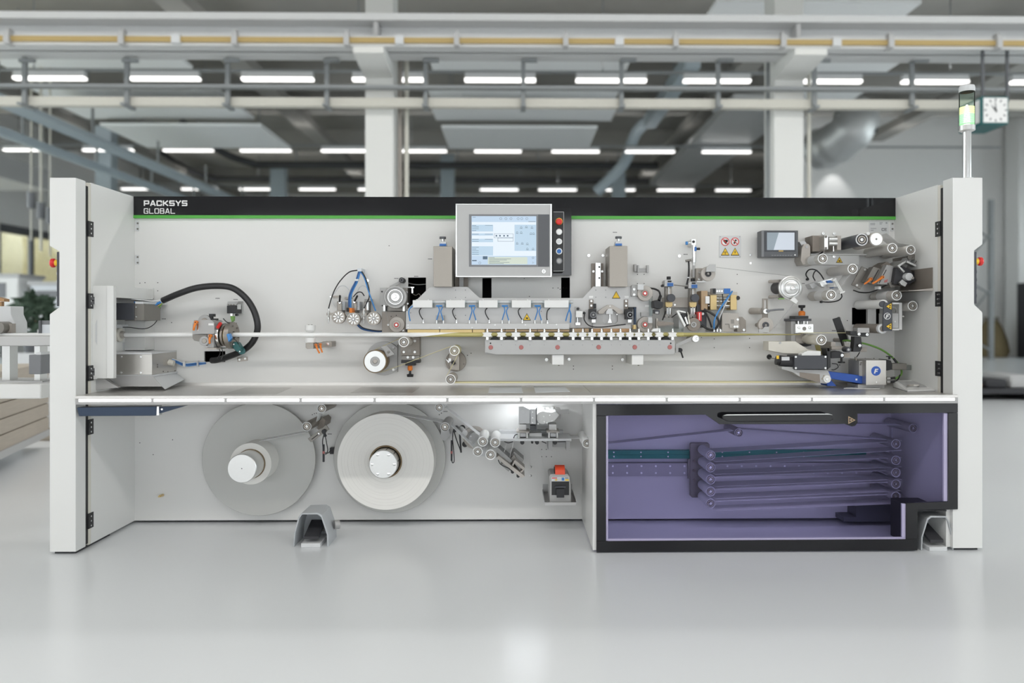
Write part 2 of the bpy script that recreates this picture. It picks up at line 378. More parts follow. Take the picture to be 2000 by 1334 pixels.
row(27.0, 371, ((120, 190), (238, 306), (355, 425), (468, 530), (585, 655), (700, 770), (938, 1012), (1052, 1126), (1168, 1240), (1284, 1355), (1398, 1466)), 'farthest lamp row')
for k, y in enumerate((-9.0, -5.0, -.9, 6.9)):
    t = Thing('lighting_trunking', ('lamp trunking far behind the camera', 'lamp trunking behind the camera', 'lamp trunking above the camera', 'lamp trunking between machine and runway beam')[k], 'trunking')
    t.part('trunking', mb().box(-13, 13, y - .12, y + .12, 5.15, 5.25), 'tray_grey')
    for x in (-6, 6): t.part('suspension', mb().cyl((x, y, 5.25), (x, y, ZC - .001), .01), 'tray_grey')
# hanging ceiling panels
def cpanel(x0, x1, yn, yf, z, label, th=.06):
    a = PY(x0, yn, (z - H) * F / (PPY - yn)); Yn = a.y; Yf = (z - H) * F / (PPY - yf); b = PY(x1, yn, Yn)
    t = Thing('ceiling_panel', label, 'ceiling panel', 'white radiant panels under the hall ceiling')
    t.part('panel', mb().box(a.x, b.x, Yn, Yf, z, z + th), 'panel_ceiling')
    for hx in (a.x + .4, b.x - .4): t.part('hanger_rod', mb().cyl((hx, (Yn + Yf) / 2, z + th), (hx, (Yn + Yf) / 2, ZC - .001), .012), 'tray_grey')
cpanel(-30, 350, 116, 137, 5.7, 'white ceiling panel above the nearest lamps, over the left side cabinet')
cpanel(838, 1232, 116, 141, 5.7, 'white ceiling panel above the nearest lamps, right of the first column')
cpanel(55, 420, 176, 203, 5.7, 'white ceiling panel just above the cream tray, over the left side cabinet')
cpanel(835, 1210, 176, 208, 5.7, 'white ceiling panel just above the cream tray, right of the first column')
cpanel(100, 455, 203, 235, 5.4, 'white ceiling panel just below the cream tray, over the left side cabinet')
cpanel(842, 1205, 211, 236, 5.4, 'white ceiling panel just below the cream tray, right of the first column')
cpanel(195, 510, 248, 291, 5.2, 'white ceiling panel above the middle lamps, over the left side cabinet')
cpanel(862, 1167, 250, 291, 5.2, 'white ceiling panel above the middle lamps, right of the first column')
cpanel(1545, 1760, 118, 141, 5.7, 'white ceiling panel above the nearest lamps, right of the second column')
cpanel(1570, 1690, 176, 196, 5.7, 'white ceiling panel right of the second column, above the flexible duct')
cpanel(1400, 1800, 2, 38, 5.7, 'white ceiling panel above the runway beam, beside the second column')
# ceiling ribs
for i, y in enumerate((12.2, 15.2, 17.5, 19.6, 24.0, 30.0)):
    one('ceiling_rib', 'concrete ceiling rib between the lamp rows', 'rib', mb().box(XL + .01, XR - .01, y, y + .5, 6.15, ZC - .002), 'ceiling_concrete', group='concrete ceiling ribs')
for i, x in enumerate((-11.6, -5.6, 3.2, 9.8)):
    one('ceiling_girder', 'dark concrete girder running down the hall', 'girder', mb().box(x + (1.2 if x == 3.2 else 0), x + .45 + (1.2 if x == 3.2 else 0), 10.9, YK, 5.95, 6.149), 'ceiling_concrete', group='dark girders running down the hall')
# black ducts across the hall
for i, (y, py0, py1, xa, xb) in enumerate(((24.2, 315, 331, 500, 1285), (28, 344, 358, 420, 1270))):
    a = PY(xa, py0, y); b = PY(xb, py1, y); r = (a.z - b.z) / 2
    t = Thing('black_duct', ('upper black pipe duct crossing the far hall', 'lower black pipe duct crossing the far hall')[i], 'duct')
    t.part('pipe', mb().cyl((a.x, y, (a.z + b.z) / 2), (b.x, y, (a.z + b.z) / 2), r, 16), 'dark_pipe')
    t.part('bend', mb().tube([(a.x, y, (a.z + b.z) / 2), (a.x - .8, y - .6, (a.z + b.z) / 2 + .25), (a.x - 1.6, y - 1.6, (a.z + b.z) / 2 + .9)], r, 14), 'dark_pipe')
    for k in range(5):
        x = a.x + (b.x - a.x) * (k + .5) / 5; t.part('pipe_hanger', mb().box(x - .02, x + .02, y - .02, y + .02, a.z - .02, ZC), 'tray_grey')
# receding services on the left and right
def ptrack(x0, y0, z, Y1, w, h, name, label, cat, m, hang=True):
    a = PY(x0, y0, (z - H) * F / (PPY - y0))
    t = Thing(name, label, cat); t.part('run', mb().box(a.x, a.x + w, a.y, Y1, z, z + h), m, bevel=.01)
    if hang:
        n = 7
        for k in range(n):
            y = a.y + (Y1 - a.y) * (k + .5) / n; t.part('hanger', mb().box(a.x + w / 2 - .02, a.x + w / 2 + .02, y, y + .04, z + h, z + h + .55), 'tray_grey')
    return t
ptrack(-160, 150, 4.3, 30, .35, .09, 'service_tray', 'pale tray running down the hall over the left side cabinet', 'cable tray', 'duct_blue')
ptrack(-60, 250, 4.05, 30, .14, .14, 'service_pipe', 'pale pipe running down the hall over the left conveyor', 'pipe', 'duct_blue')
ptrack(-330, 300, 4.2, 20, 1.5, .5, 'air_duct', 'large grey air duct along the left side of the hall', 'duct', 'light_grey', False)
ptrack(1432, 200, 5.46, 26.5, 1.5, .2, 'air_duct', 'wide grey air duct running down the hall behind the second column', 'duct', 'duct_silver', False)
ptrack(1338, 130, 5.8, 20.0, .3, .3, 'service_duct', 'narrow blue-grey duct sloping beside the wide air duct', 'duct', 'duct_blue')
t = Thing('diagonal_strut', 'blue-grey diagonal pipe dropping between the ceiling panels and far posts', 'pipe')
q = PY(1264, 236, 20.8)
t.part('pipe', mb().tube([q, PY(1240, 264, 21.2), PY(1218, 320, 22), PY(1165, 375, 22.4)], .16, 10), 'duct_blue'); t.part('hanger', mb().cyl(q, (q.x, q.y, ZC - .001), .03, 8), 'tray_grey')
# cable pipes at the columns
one('conduit', 'thin cream conduit beside the first white column', 'pipe', mb().cyl(PY(794, 116, 10.2), Vector((PY(794, 392, 10.2).x, 10.2, 0)), .03), 'tray_cream')
one('conduit', 'brown conduit running down the side of the first column', 'pipe', mb().cyl(PY(781, 116, 10.2), Vector((PY(781, 392, 10.2).x, 10.2, 0)), .03), 'stone')
one('conduit', 'thin cream conduit beside the second white column', 'pipe', mb().cyl(PY(1580, 116, 10.2), Vector((PY(1580, 395, 10.2).x, 10.2, 0)), .025), 'tray_cream')
one('conduit', 'grey conduit on the shaded side of the second column', 'pipe', mb().cyl(PY(1501, 116, 10.2), Vector((PY(1501, 395, 10.2).x, 10.2, 0)), .035), 'tray_grey')
# flexible aluminium duct in front of the partition wall
t = Thing('flexible_duct', 'ribbed aluminium flexible duct hanging before the white partition', 'duct')
pts = [PY(1600, 292, 19), PY(1625, 285, 18.6), PY(1650, 268, 18.2), PY(1672, 243, 18), PY(1668, 222, 18.2)]
t.part('hose', mb().tube(pts, [.5, .47, .5, .47] * 8, 18), 'duct_silver')
t.part('box_end', mb().box(PY(1662, 0, 18).x, PY(1702, 0, 18).x, 17.7, 18.8, PY(0, 258, 18).z, PY(0, 212, 18).z), 'dark_grey')
t.part('strap', mb().box(PY(1690, 0, 18).x, PY(1694, 0, 18).x, 18.2, 18.25, PY(0, 213, 18).z, ZC - .001), 'tray_grey')
# wall washer
t = Thing('wall_spot', 'small spotlight throwing a cone of light on the partition', 'lamp')
q = PY(1640, 292, 21.5)
t.part('can', mb().cyl(q, q + Vector((0, 0, .25)), .09), 'pale_grey'); t.part('arm', mb().box(q.x - .02, q.x + .02, 21.5, 22, q.z + .2, q.z + .24), 'tray_grey')
sp = bpy.data.lights.new('wall_spot_light', 'SPOT'); sp.energy = 40; sp.spot_size = math.radians(62); sp.spot_blend = .5; sp.shadow_soft_size = .06
so = bpy.data.objects.new('wall_spot_light', sp); so.location = q - Vector((0, 0, .02)); so.rotation_euler = (math.radians(14), 0, 0); col.objects.link(so)
# clock
t = Thing('hanging_clock', 'cube shaped station clock with dark green sides hanging from the beam', 'clock')
a = PY(1917, 188, 9.15); b = PY(1970, 243, 9.15); w_ = b.x - a.x
t.part('case', mb().box(a.x, b.x, 9.15, 9.15 + w_ * 1.5, b.z, a.z), 'teal', bevel=.01)
fc = t.part('dial', mb().box(a.x + .02, b.x - .02, 9.14, 9.15, b.z + .02, a.z - .02), 'white_plastic')
t.part('side_dial', mb().box(a.x - .008, a.x, 9.19, 9.15 + w_ * 1.5 - .04, b.z + .03, a.z - .03), 'white_plastic')
cx, cz, rr = (a.x + b.x) / 2, (a.z + b.z) / 2, w_ / 2
hm = mb()
for k in range(12):
    an = k * math.pi / 6; dx, dz = math.sin(an), math.cos(an); L0, L1 = rr * .68, rr * .84; wd = .007
    hm.prism([(cx + dx * L0 + dz * wd, cz + dz * L0 - dx * wd), (cx + dx * L1 + dz * wd, cz + dz * L1 - dx * wd), (cx + dx * L1 - dz * wd, cz + dz * L1 + dx * wd), (cx + dx * L0 - dz * wd, cz + dz * L0 + dx * wd)], 9.137, 9.14)
t.part('hour_marks', hm, 'dark_grey', sub=fc)
for an, L, wd, nm in ((-.04, rr * .75, .008, 'minute_hand'), (-.75, rr * .5, .011, 'hour_hand')):
    dx, dz = math.sin(an), math.cos(an)
    t.part(nm, mb().prism([(cx + dz * wd, cz - dx * wd), (cx + dx * L, cz + dz * L), (cx - dz * wd, cz + dx * wd), (cx - dx * .03, cz - dz * .03)], 9.134, 9.137), 'dark_grey', sub=fc)
for px in (1919, 1967):
    q = PY(px, 150, 9.4); t.part('suspension_rod', mb().cyl((q.x, 9.4, a.z), (q.x, 9.4, zb), .02), 'dark_grey')
# right background: rack post, sack, leaning boards, cabinet, odds and ends on the floor
t = Thing('pallet_rack', 'tall grey pallet rack frame with diagonal bracing by the partition', 'rack')
for px in (1898, 1938):
    q = PF(px, 702); t.part('upright', mb().box(q.x - .05, q.x + .05, q.y, q.y + .1, 0, 4.0 if px > 1930 else 3.9), 'tray_grey')
qa, qb = PF(1898, 702), PF(1938, 702)
for k in range(5):
    z = .5 + k * .7; t.part('brace', mb().tube([(qa.x, qa.y, z), (qb.x, qb.y, z + (.6 if k % 2 else -.3))], .025, 6), 'tray_grey')
q = PF(1936, 697)
t = Thing('sack', 'slumped brown sack standing on the floor by the rack', 'sack')
t.part('body', mb().lathe((q.x, q.y, 0), (0, 0, 1), [(0, .38), (.15, .44), (.45, .38), (.8, .26), (1.0, .15), (1.06, .18)], 14), 'burlap')
t.part('tie', mb().lathe((q.x, q.y, .97), (0, 0, 1), [(0, .18), (.05, .18)], 12), 'dark_steel')
q = PF(1968, 690)
for k in range(2):
    d = .12 * k
    t = Thing('leaning_board', ('white ribbed board leaning beside the brown sack', 'second white board leaning behind the ribbed one')[k], 'board')
    vs = []
    for yy in (q.y + d, q.y + d + .06): vs += [(q.x - .25 + d * 2, yy, .02), (q.x + .75 + d, yy, .12), (q.x + .1 + d, yy, 1.25), (q.x - .7 + d, yy, 1.05)]
    bp = t.part('sheet', mb().add(vs, [(0, 1, 2, 3), (7, 6, 5, 4), (0, 4, 5, 1), (1, 5, 6, 2), (2, 6, 7, 3), (3, 7, 4, 0)]), 'white_plastic')
    if not k:
        for j in range(5):
            f0 = (j + .6) / 6; A = Vector(vs[0]).lerp(Vector(vs[3]), f0); Bv = Vector(vs[1]).lerp(Vector(vs[2]), f0)
            t.part('rib', mb().tube([A + Vector((.03, -.02, 0)), Bv + Vector((-.03, -.02, 0))], .018, 6), 'light_grey')
q = PF(1996, 700)
t = Thing('black_cabinet', 'tall black cabinet standing behind the leaning boards', 'cabinet')
t.part('body', mb().box(q.x + .25, q.x + 1.2, q.y, q.y + .6, 0, 1.95), 'black_soft', bevel=.01); t.part('door', mb().box(q.x + .27, q.x + 1.18, q.y - .02, q.y, .08, 1.92), 'anthracite')
q = PF(1945, 782)
t = Thing('tool_pallet', 'low black pallet with orange packed parts on the floor', 'pallet')
t.part('deck', mb().box(q.x - .4, q.x + 1.4, q.y, q.y + 1.0, .08, .14), 'black_soft')
for k in range(3): t.part('runner', mb().box(q.x - .4 + k * .8, q.x - .2 + k * .8, q.y, q.y + 1.0, 0, .08), 'black_soft')
for k in range(5):
    x = q.x - .35 + k * .3; one('packed_part', ('orange packed part', 'black packed part', 'grey packed part', 'dark wrapped part', 'tan packed part')[k] + ' lying on the low black pallet', 'package',
        mb().box(x, x + .25, q.y + .1, q.y + .6 + .05 * k, .142, .2 + .05 * (k % 3)), ('copper', 'black_soft', 'light_grey', 'anthracite', 'wood_resin')[k], bevel=.02)
# left: infeed conveyor and clutter beyond
t = Thing('infeed_conveyor', 'aluminium infeed conveyor beam on posts beside the left side cabinet', 'conveyor')
XE = P(105, 660, .2).x
def lbox(m, x0, y0, x1, y1, o0, o1): a = P(x0, y0, o0); b = P(x1, y1, o0); return m.box(a.x, min(b.x, XE), YB - o0, YB - o1, b.z, a.z)
t.part('beam', lbox(mb(), -60, 656, 110, 676, .22, .02), 'grey_alu', bevel=.004)
t.part('belt', lbox(mb(), -60, 651, 110, 655.5, .2, .04), 'white_plastic')
t.part('lower_rail', lbox(mb(), -60, 744, 83, 749, .2, .0), 'light_grey')
for x in (4, 67): t.part('leg', lbox(mb(), x, 676, x + (15 if x < 50 else 11), 746, .16, .1), 'alu')
t.part('gear_box', lbox(mb(), 56, 693, 110, 731, .3, .18), 'mid_grey', bevel=.003)
t.part('gear_box_lid', lbox(mb(), 70, 688, 110, 693, .3, .18), 'pale_grey')
t = Thing('white_beam', 'thick white machine beam under the infeed conveyor', 'beam')
t.part('beam', lbox(mb(), -80, 750, 110, 779, .3, -.1), 'white', bevel=.006)
t.part('foot', mb().box(P(-75, 0, .3).x, P(-60, 0, .3).x, YB - .28, YB - .15, 0, P(0, 779, .3).z), 'white')
t = Thing('sealing_motor', 'steel housing with a round motor standing on the conveyor', 'motor')
t.part('housing', mb().pprism([(-15, 651), (-15, 598), (21, 598), (21, 614), (28, 630), (28, 651)], .15, .05), 'pale_grey', bevel=.003)
t.part('motor', mb().pcyl(-4, 640, 12, .22, .1), 'dark_steel'); t.part('clamp', mb().pbox(2, 632, 23, 650, .18, .15), 'stone')
t.part('knob', mb().pprism([(-6, 588), (-6, 580), (8, 584), (8, 589)], .14, .1).pbox(-1, 589, 3, 598, .13, .11), 'copper')
t = Thing('control_box', 'small blue-grey box on the conveyor beside the left post', 'box')
t.part('body', mb().pbox(80, 634, 100, 651, .18, .08), 'sheet'); t.part('lid', mb().pbox(80, 626, 100, 634, .18, .08), 'mid_grey'); t.part('side_plate', mb().pbox(75, 626, 79.5, 651, .19, .07), 'dark_grey')
# timber crate on the floor
q = PF(40, 905)
t = Thing('timber_crate', 'weathered timber crate on castors behind the white beam', 'crate')
n = 5; zc0 = .14; zc1 = .66
A = PF(95, 873); Bq = PF(-40, 945); A.z = Bq.z = 0
d = (A - Bq).normalized(); nrm = Vector((-d.y, d.x, 0))
def slab(m, p, q, th, z0, z1):
    vs = [p, q, q + nrm * th, p + nrm * th]; return m.add([(v.x, v.y, z0) for v in vs] + [(v.x, v.y, z1) for v in vs], [(0, 3, 2, 1), (4, 5, 6, 7), (0, 1, 5, 4), (1, 2, 6, 5), (2, 3, 7, 6), (3, 0, 4, 7)])
for k in range(n):
    h = (zc1 - zc0) / n; t.part('plank', slab(mb(), Bq - d * .6, A, .03, zc0 + k * h, zc0 + (k + 1) * h - .008), 'wood')
t.part('body', slab(mb(), Bq - d * .6 + nrm * .031, A - d * .01 + nrm * .031, .6, zc0, zc1 - .01), 'wood')
t.part('base_rail', slab(mb(), Bq - d * .6 - nrm * .01, A - nrm * .01, .5, zc0 - .05, zc0 - .001), 'light_grey')
for s_ in (.05, .55):
    c = Bq - d * s_ * .9 + nrm * .1; t.part('castor', mb().cyl((c.x - .02, c.y, .05), (c.x + .02, c.y, .05), .05).box(c.x - .03, c.x + .03, c.y - .02, c.y + .02, .05, .09), 'black')
# plastic wrapped goods and workbench far left
q = PF(30, 720)
t = Thing('wrapped_pallet', 'pallet of goods wrapped in crumpled clear film behind the conveyor', 'pallet')
rnd = random.Random(3); m = mb(); nx, nz = 10, 7; vs = []
for j in range(nz):
    for i in range(nx): vs.append((-3.9 + i * .2 + rnd.uniform(-.04, .04), 6.6 + rnd.uniform(-.05, .05), .1 + j * .13 + rnd.uniform(-.03, .03)))
fs = [(j * nx + i, j * nx + i + 1, (j + 1) * nx + i + 1, (j + 1) * nx + i) for j in range(nz - 1) for i in range(nx - 1)]
m.add(vs, fs); t.part('film', m, 'web_white', smooth=False); t.part('goods', mb().box(-3.95, -2.1, 6.7, 7.4, .12, .86), 'light_grey', bevel=.03)
t.part('pallet', mb().box(-4, -2.05, 6.55, 7.5, 0, .1), 'wood')
lx = -7.2
for i, (x0, x1, y, z0, z1, m_, lab, cat) in enumerate((
    (-9.6, -6.6, 13.2, 0, 1.15, 'pale_grey', 'pale grey work bench far behind the infeed conveyor', 'bench'),
    (-8.9, -8.2, 13.3, 1.151, 1.75, 'white_plastic', 'white apparatus case standing on the far work bench', 'machine'),
    (-8.0, -7.1, 13.3, 1.151, 1.62, 'sheet', 'bluish instrument standing on the far work bench', 'machine'))):
    t = Thing(('work_bench', 'apparatus', 'instrument')[i], lab, cat)
    t.part('body', mb().box(x0, x1, y, y + .7, z0 + (.75 if i == 0 else 0), z1 - (.06 if i == 0 else 0)), m_, bevel=.02)
    t.part('top', mb().box(x0 - .03, x1 + .03, y - .03, y + .73, z1 - .059, z1), 'light_grey')
    if i == 0:
        for lxx in (x0 + .05, x1 - .15): t.part('leg', mb().box(lxx, lxx + .1, y + .05, y + .15, 0, .75), 'light_grey')
    else: t.part('display', mb().box(x0 + .1, x1 - .2, y - .01, y, z0 + .2, z1 - .15), 'mid_grey')
q = PF(72, 718)
t = Thing('potted_plant', 'dark green bushy plant in a pot behind the conveyor', 'plant')
cx, cy = PY(72, 640, 9.5).x, 9.5
m = mb(); rnd = random.Random(5)
for k in range(260):
    a1, a2 = rnd.uniform(0, 6.28), rnd.uniform(-.7, 1.4); r = rnd.uniform(.12, .27)
    c = Vector((cx + r * math.cos(a1) * math.cos(a2), cy + r * math.sin(a1) * math.cos(a2), 1.02 + r * math.sin(a2) * 1.1))
    dv = Vector((rnd.uniform(-1, 1), rnd.uniform(-1, 1), rnd.uniform(-.3, 1))).normalized() * .09; sv = dv.cross(Vector((rnd.uniform(-1, 1), 1, .2))).normalized() * .03
    m.add([c - dv, c + sv, c + dv, c - sv], [(0, 1, 2, 3)])
t.part('foliage', m, 'leaf_dark', kind='stuff', smooth=False)
t.part('pot', mb().lathe((cx, cy, .6), (0, 0, 1), [(0, .12), (.25, .17)], 16), 'dark_grey'); t.part('stem', mb().cyl((cx, cy, .8), (cx, cy, 1.1), .02), 'core_brown')
t.part('stand', mb().box(cx - .2, cx + .2, cy - .2, cy + .2, 0, .6), 'pale_grey')
# yellow hoist chains before the left window
for i, px in enumerate((61, 80, 98)):
    a = PY(px, 380, 15); b = PY(px, (470, 490, 500)[i], 15)
    t = Thing('hoist_cable', ('yellow hoist cable', 'thicker yellow hoist cable', 'yellow hoist cable close to the left post')[i] + ' hanging in front of the window', 'cable')
    t.part('cable', mb().cyl(Vector((a.x, a.y, ZC - .001)), b, .018 + .008 * (i == 1)), 'tray_cream'); t.part('pendant', mb().cyl(b + Vector((0, 0, .6)), b + Vector((0, 0, .9)), .07), 'mid_grey')
# ================================================================ machine: mounting panel, side cabinets, worktop
def mesh_grid(m, x0, x1, z0, z1, y0, y1, holes):
    """slab facing -Y with rectangular openings; holes are (xa, xb, za, zb)"""
    xs = sorted({x0, x1, *[h[0] for h in holes], *[h[1] for h in holes]}); zs = sorted({z0, z1, *[h[2] for h in holes], *[h[3] for h in holes]})
    idx = {}; vs = []
    def V(x, y, z):
        k = (x, y, z)
        if k not in idx: idx[k] = len(vs); vs.append(k)
        return idx[k]
    solid = lambda i, j: 0 <= i < len(xs) - 1 and 0 <= j < len(zs) - 1 and not any(h[0] - 1e-6 <= xs[i] and xs[i + 1] <= h[1] + 1e-6 and h[2] - 1e-6 <= zs[j] and zs[j + 1] <= h[3] + 1e-6 for h in holes)
    fs = []
    for i in range(len(xs) - 1):
        for j in range(len(zs) - 1):
            if not solid(i, j): continue
            a, b, c, d = xs[i], xs[i + 1], zs[j], zs[j + 1]
            fs.append((V(a, y0, c), V(b, y0, c), V(b, y0, d), V(a, y0, d))); fs.append((V(a, y1, d), V(b, y1, d), V(b, y1, c), V(a, y1, c)))
            if not solid(i - 1, j): fs.append((V(a, y0, c), V(a, y0, d), V(a, y1, d), V(a, y1, c)))
            if not solid(i + 1, j): fs.append((V(b, y0, c), V(b, y1, c), V(b, y1, d), V(b, y0, d)))
            if not solid(i, j - 1): fs.append((V(a, y0, c), V(a, y1, c), V(b, y1, c), V(b, y0, c)))
            if not solid(i, j + 1): fs.append((V(a, y0, d), V(b, y0, d), V(b, y1, d), V(a, y1, d)))
    m.add(vs, fs); return m
XA, XBR = P(263, 600).x, P(1747, 600).x          # inner faces of the side cabinets
ZT = P(1003, 386).z                              # top of the panel
ZW = P(1003, 752).z                              # worktop level
ZG = P(1003, 425).z
OF = .52                                         # post fronts
def hole(x0, y0, x1, y1): a = P(x0, y0); b = P(x1, y1); return (a.x, b.x, b.z, a.z)
tP = Thing('mounting_panel', 'large white machine panel on which all the units are mounted', 'machine panel')
up = mesh_grid(mb(), XA, XBR, ZW - .05, P(1003, 422).z, YB, YB + .012, [hole(797, 542, 832, 602), hole(942, 543, 960, 584), hole(1096, 542, 1113, 584), hole(399, 686, 440, 707), hole(1664, 601, 1737, 634)])
tP.part('panel', up, 'panel', smooth=False)
XM = P(1146, 900).x                              # partition between the lower bays
tP.part('lower_panel', mb().box(XA, XBR, YB, YB + .012, .012, ZW - .052), 'panel')
zf = P(1003, 428).z
tH = Thing('header_panel', 'black glossy machine header with white lettering and a green stripe', 'header')
hd = tH.part('header', mb().box(XA + .0005, XBR - .0005, YB - .012, YB + .012, P(1003, 422).z + .0005, ZT + .0005), 'black_gloss')
tH.part('green_stripe', mb().box(XA + .0005, XBR - .0005, YB - .014, YB - .0004, zf, P(1003, 422).z - .0005), 'green')
tP.part('housing', mb().box(XA, XBR, YB + .5, YB + .52, .012, ZT).box(XA, XBR, YB + .0125, YB + .5, ZT - .02, ZT - .001).box(XA, XBR, YB + .0125, YB + .5, .012, .03).box(XA - .0, XA + .01, YB + .0125, YB + .5, .03, ZT - .02).box(XBR - .01, XBR, YB + .0125, YB + .5, .03, ZT - .02), 'black_soft')
# lettering drawn with strokes
G = {'P': [[(0, 0), (0, 1), (.9, 1), (1, .9), (1, .45), (.9, .38), (0, .38)]], 'A': [[(0, 0), (.42, 1), (.58, 1), (1, 0)], [(.2, .26), (.8, .26)]],
     'C': [[(1, .75), (1, .92), (.9, 1), (.1, 1), (0, .9), (0, .1), (.1, 0), (.9, 0), (1, .08), (1, .25)]], 'K': [[(0, 0), (0, 1)], [(.95, 1), (.3, .5), (1, 0)], [(0, .5), (.3, .5)]],
     'S': [[(1, 1), (.1, 1), (0, .93), (0, .57), (.1, .5), (.9, .5), (1, .43), (1, .07), (.9, 0), (0, 0)]], 'Y': [[(0, 1), (.5, .45), (1, 1)], [(.5, .45), (.5, 0)]],
     'G': [[(1, .78), (.92, 1), (.1, 1), (0, .9), (0, .1), (.1, 0), (1, 0), (1, .48), (.55, .48)]], 'L': [[(0, 1), (0, 0), (1, 0)]],
     'O': [[(.1, 0), (.9, 0), (1, .1), (1, .9), (.9, 1), (.1, 1), (0, .9), (0, .1), (.1, 0), (.2, 0)]], 'B': [[(0, 0), (0, 1), (.85, 1), (.95, .9), (.95, .58), (.85, .52), (0, .52)], [(.85, .52), (1, .44), (1, .1), (.9, 0), (0, 0)]],
     'E': [[(1, 1), (0, 1), (0, 0), (1, 0)], [(0, .5), (.85, .5)]], 'F': [[(1, 1), (0, 1), (0, 0)], [(0, .5), (.85, .5)]], '!': [[(.5, 1), (.5, .35)], [(.5, .12), (.5, 0)]]}
def stroke(m, pts, wx, y0, y1):
    for kk, (a, b) in enumerate(zip(pts, pts[1:])):
        y0 -= .00004; d = (b - a); L = math.hypot(d[0], d[1])
        if L < 1e-6: continue
        ux, uz = d[0] / L, d[1] / L; e = wx * .5
        a2 = (a[0] - ux * e * .9, a[1] - uz * e * .9); b2 = (b[0] + ux * e * .9, b[1] + uz * e * .9)
        m.prism([(a2[0] - uz * e, a2[1] + ux * e), (b2[0] - uz * e, b2[1] + ux * e), (b2[0] + uz * e, b2[1] - ux * e), (a2[0] + uz * e, a2[1] - ux * e)], y0, y1)
def word(m, txt, x0, y0, x1, y1, o, wpx, gap=.32, th=.0012):
    """txt set between pixel corners (x0, y0 top) and (x1, y1 bottom)"""
    A = P(x0, y1, o); Bp = P(x1, y0, o); n = len(txt); W = Bp.x - A.x; Hh = Bp.z - A.z; wd = S(wpx, o)
    cw = W / (n + (n - 1) * gap)
    for i, ch in enumerate(txt):
        ox = A.x + i * cw * (1 + gap)
        for ks, st in enumerate(G.get(ch, [])):
            stroke(m, [Vector((ox + wd / 2 + sx * (cw - wd), A.z + wd / 2 + sz * (Hh - wd))) for sx, sz in st], wd, YB - o - th - ks * .0007, YB - o)
    return m
tH.part('lettering', word(mb(), 'PACKSYS', 281, 391.6, 366, 402.3, .0125, 2.35, .16), 'white_plastic', sub=hd, label='bold white lettering on the header')
tH.part('lettering', word(mb(), 'GLOBAL', 281, 407, 342, 417.4, .0125, 1.5, .2), 'white_plastic', sub=hd, label='thin white lettering on the header')
# drilled holes and bolts of the panel
hm = mb()
for x, y in ((273, 553), (283, 552), (308, 552), (308, 568), (653, 671), (1024, 544), (1080, 562.5), (1090, 562.5), (1100, 562), (1107, 562.5), (1094, 565), (1034, 579), (811, 689), (819, 694), (913, 694), (920, 690),
             (1245, 536), (1258, 536), (1245, 554), (1258, 554), (1246, 587), (1440, 536), (1440, 554), (1395, 662), (1370, 659), (1464, 661), (1120, 715), (1120, 721), (1196, 715), (1196, 721), (1655, 626), (1690, 700), (1707, 700), (1640, 713), (1395, 679), (1464, 679), (760, 480), (1245, 572)):
    hm.pcyl(x, y, 1.0, .0006, -.001, 8)
for x, y in ((273, 865), (299, 888), (337, 859), (610, 810), (614, 808), (618, 807), (858, 810), (862, 807), (1048, 878), (1058, 878), (1067, 878), (1048, 892), (1058, 892), (1067, 892), (1077, 892), (335, 630)):
    hm.pcyl(x, y, 1.0, .0006, -.001, 8)
tP.part('drill_holes', hm, 'black', kind='stuff')
for x, y, r in ((1150, 499, 3), (1178, 499, 3), (1327, 500, 3), (1037, 912, 2.2), (1037, 929, 2.2), (1466, 498, 2), (1466, 514, 2)):
    tP.part('bolt', mb().screw(x, y, r, 0), 'chrome')
def smalltext(m, x, y, n, o=.0004, s=1.6):          # tiny item number
    for k in range(n): m.pbox(x + k * s * 1.3, y, x + k * s * 1.3 + s, y + 1.5, o, -.0004)
    return m
tm = mb()
for x, y in ((770, 543), (809, 539), (836, 505), (421, 582), (456, 584), (1197, 453), (1335, 496), (366, 709), (316, 622), (284, 659), (640, 1005 - 158), (1625, 645), (1564, 553), (866, 803)): smalltext(tm, x, y, 4)
tP.part('item_numbers', tm, 'print_dark', kind='stuff')
for x0, y0, x1, y1 in ((264, 432, 271, 451), (264, 498, 271, 517), (1739, 433, 1746, 451)):
    pl = tP.part('joint_plate', mb().pbox(x0, y0, x1, y1, .004), 'pale_grey')
    for yy in (y0 + 4, y1 - 4): tP.part('screw', mb().screw((x0 + x1) / 2 + 1, yy, 1.8, .004, .003), 'dark_steel', sub=pl)
for x0, y0, x1, y1, n in ((271, 567, 294, 581, 2), (277, 662, 295, 677, 1)):
    pl = tP.part('joint_plate', mb().pbox(x0, y0, x1, y1, .006), 'white', bevel=.001)
    for k in range(n): tP.part('screw', mb().screw(x0 + (x1 - x0) * (k + .5) / n, (y0 + y1) / 2, 2.6, .006, .005), 'chrome', sub=pl)
one('air_coupling', 'small brass air coupling sticking out of the reel bay panel', 'fitting', mb().cyl(P(318, 967, 0), P(312, 969, .05), S(2.6), 12).cyl(P(312, 969, .05), P(310, 970, .065), S(1.6), 10), 'brass')
one('forked_bracket', 'small grey forked bracket on the panel right of the tall steel cover', 'bracket', mb().pbox(1245, 532 - 14, 1248, 532, .02).pbox(1263, 518, 1267, 532, .02).pbox(1240, 524, 1266, 531, .006).pbox(1239, 516, 1243, 530, .03), 'plate_grey')
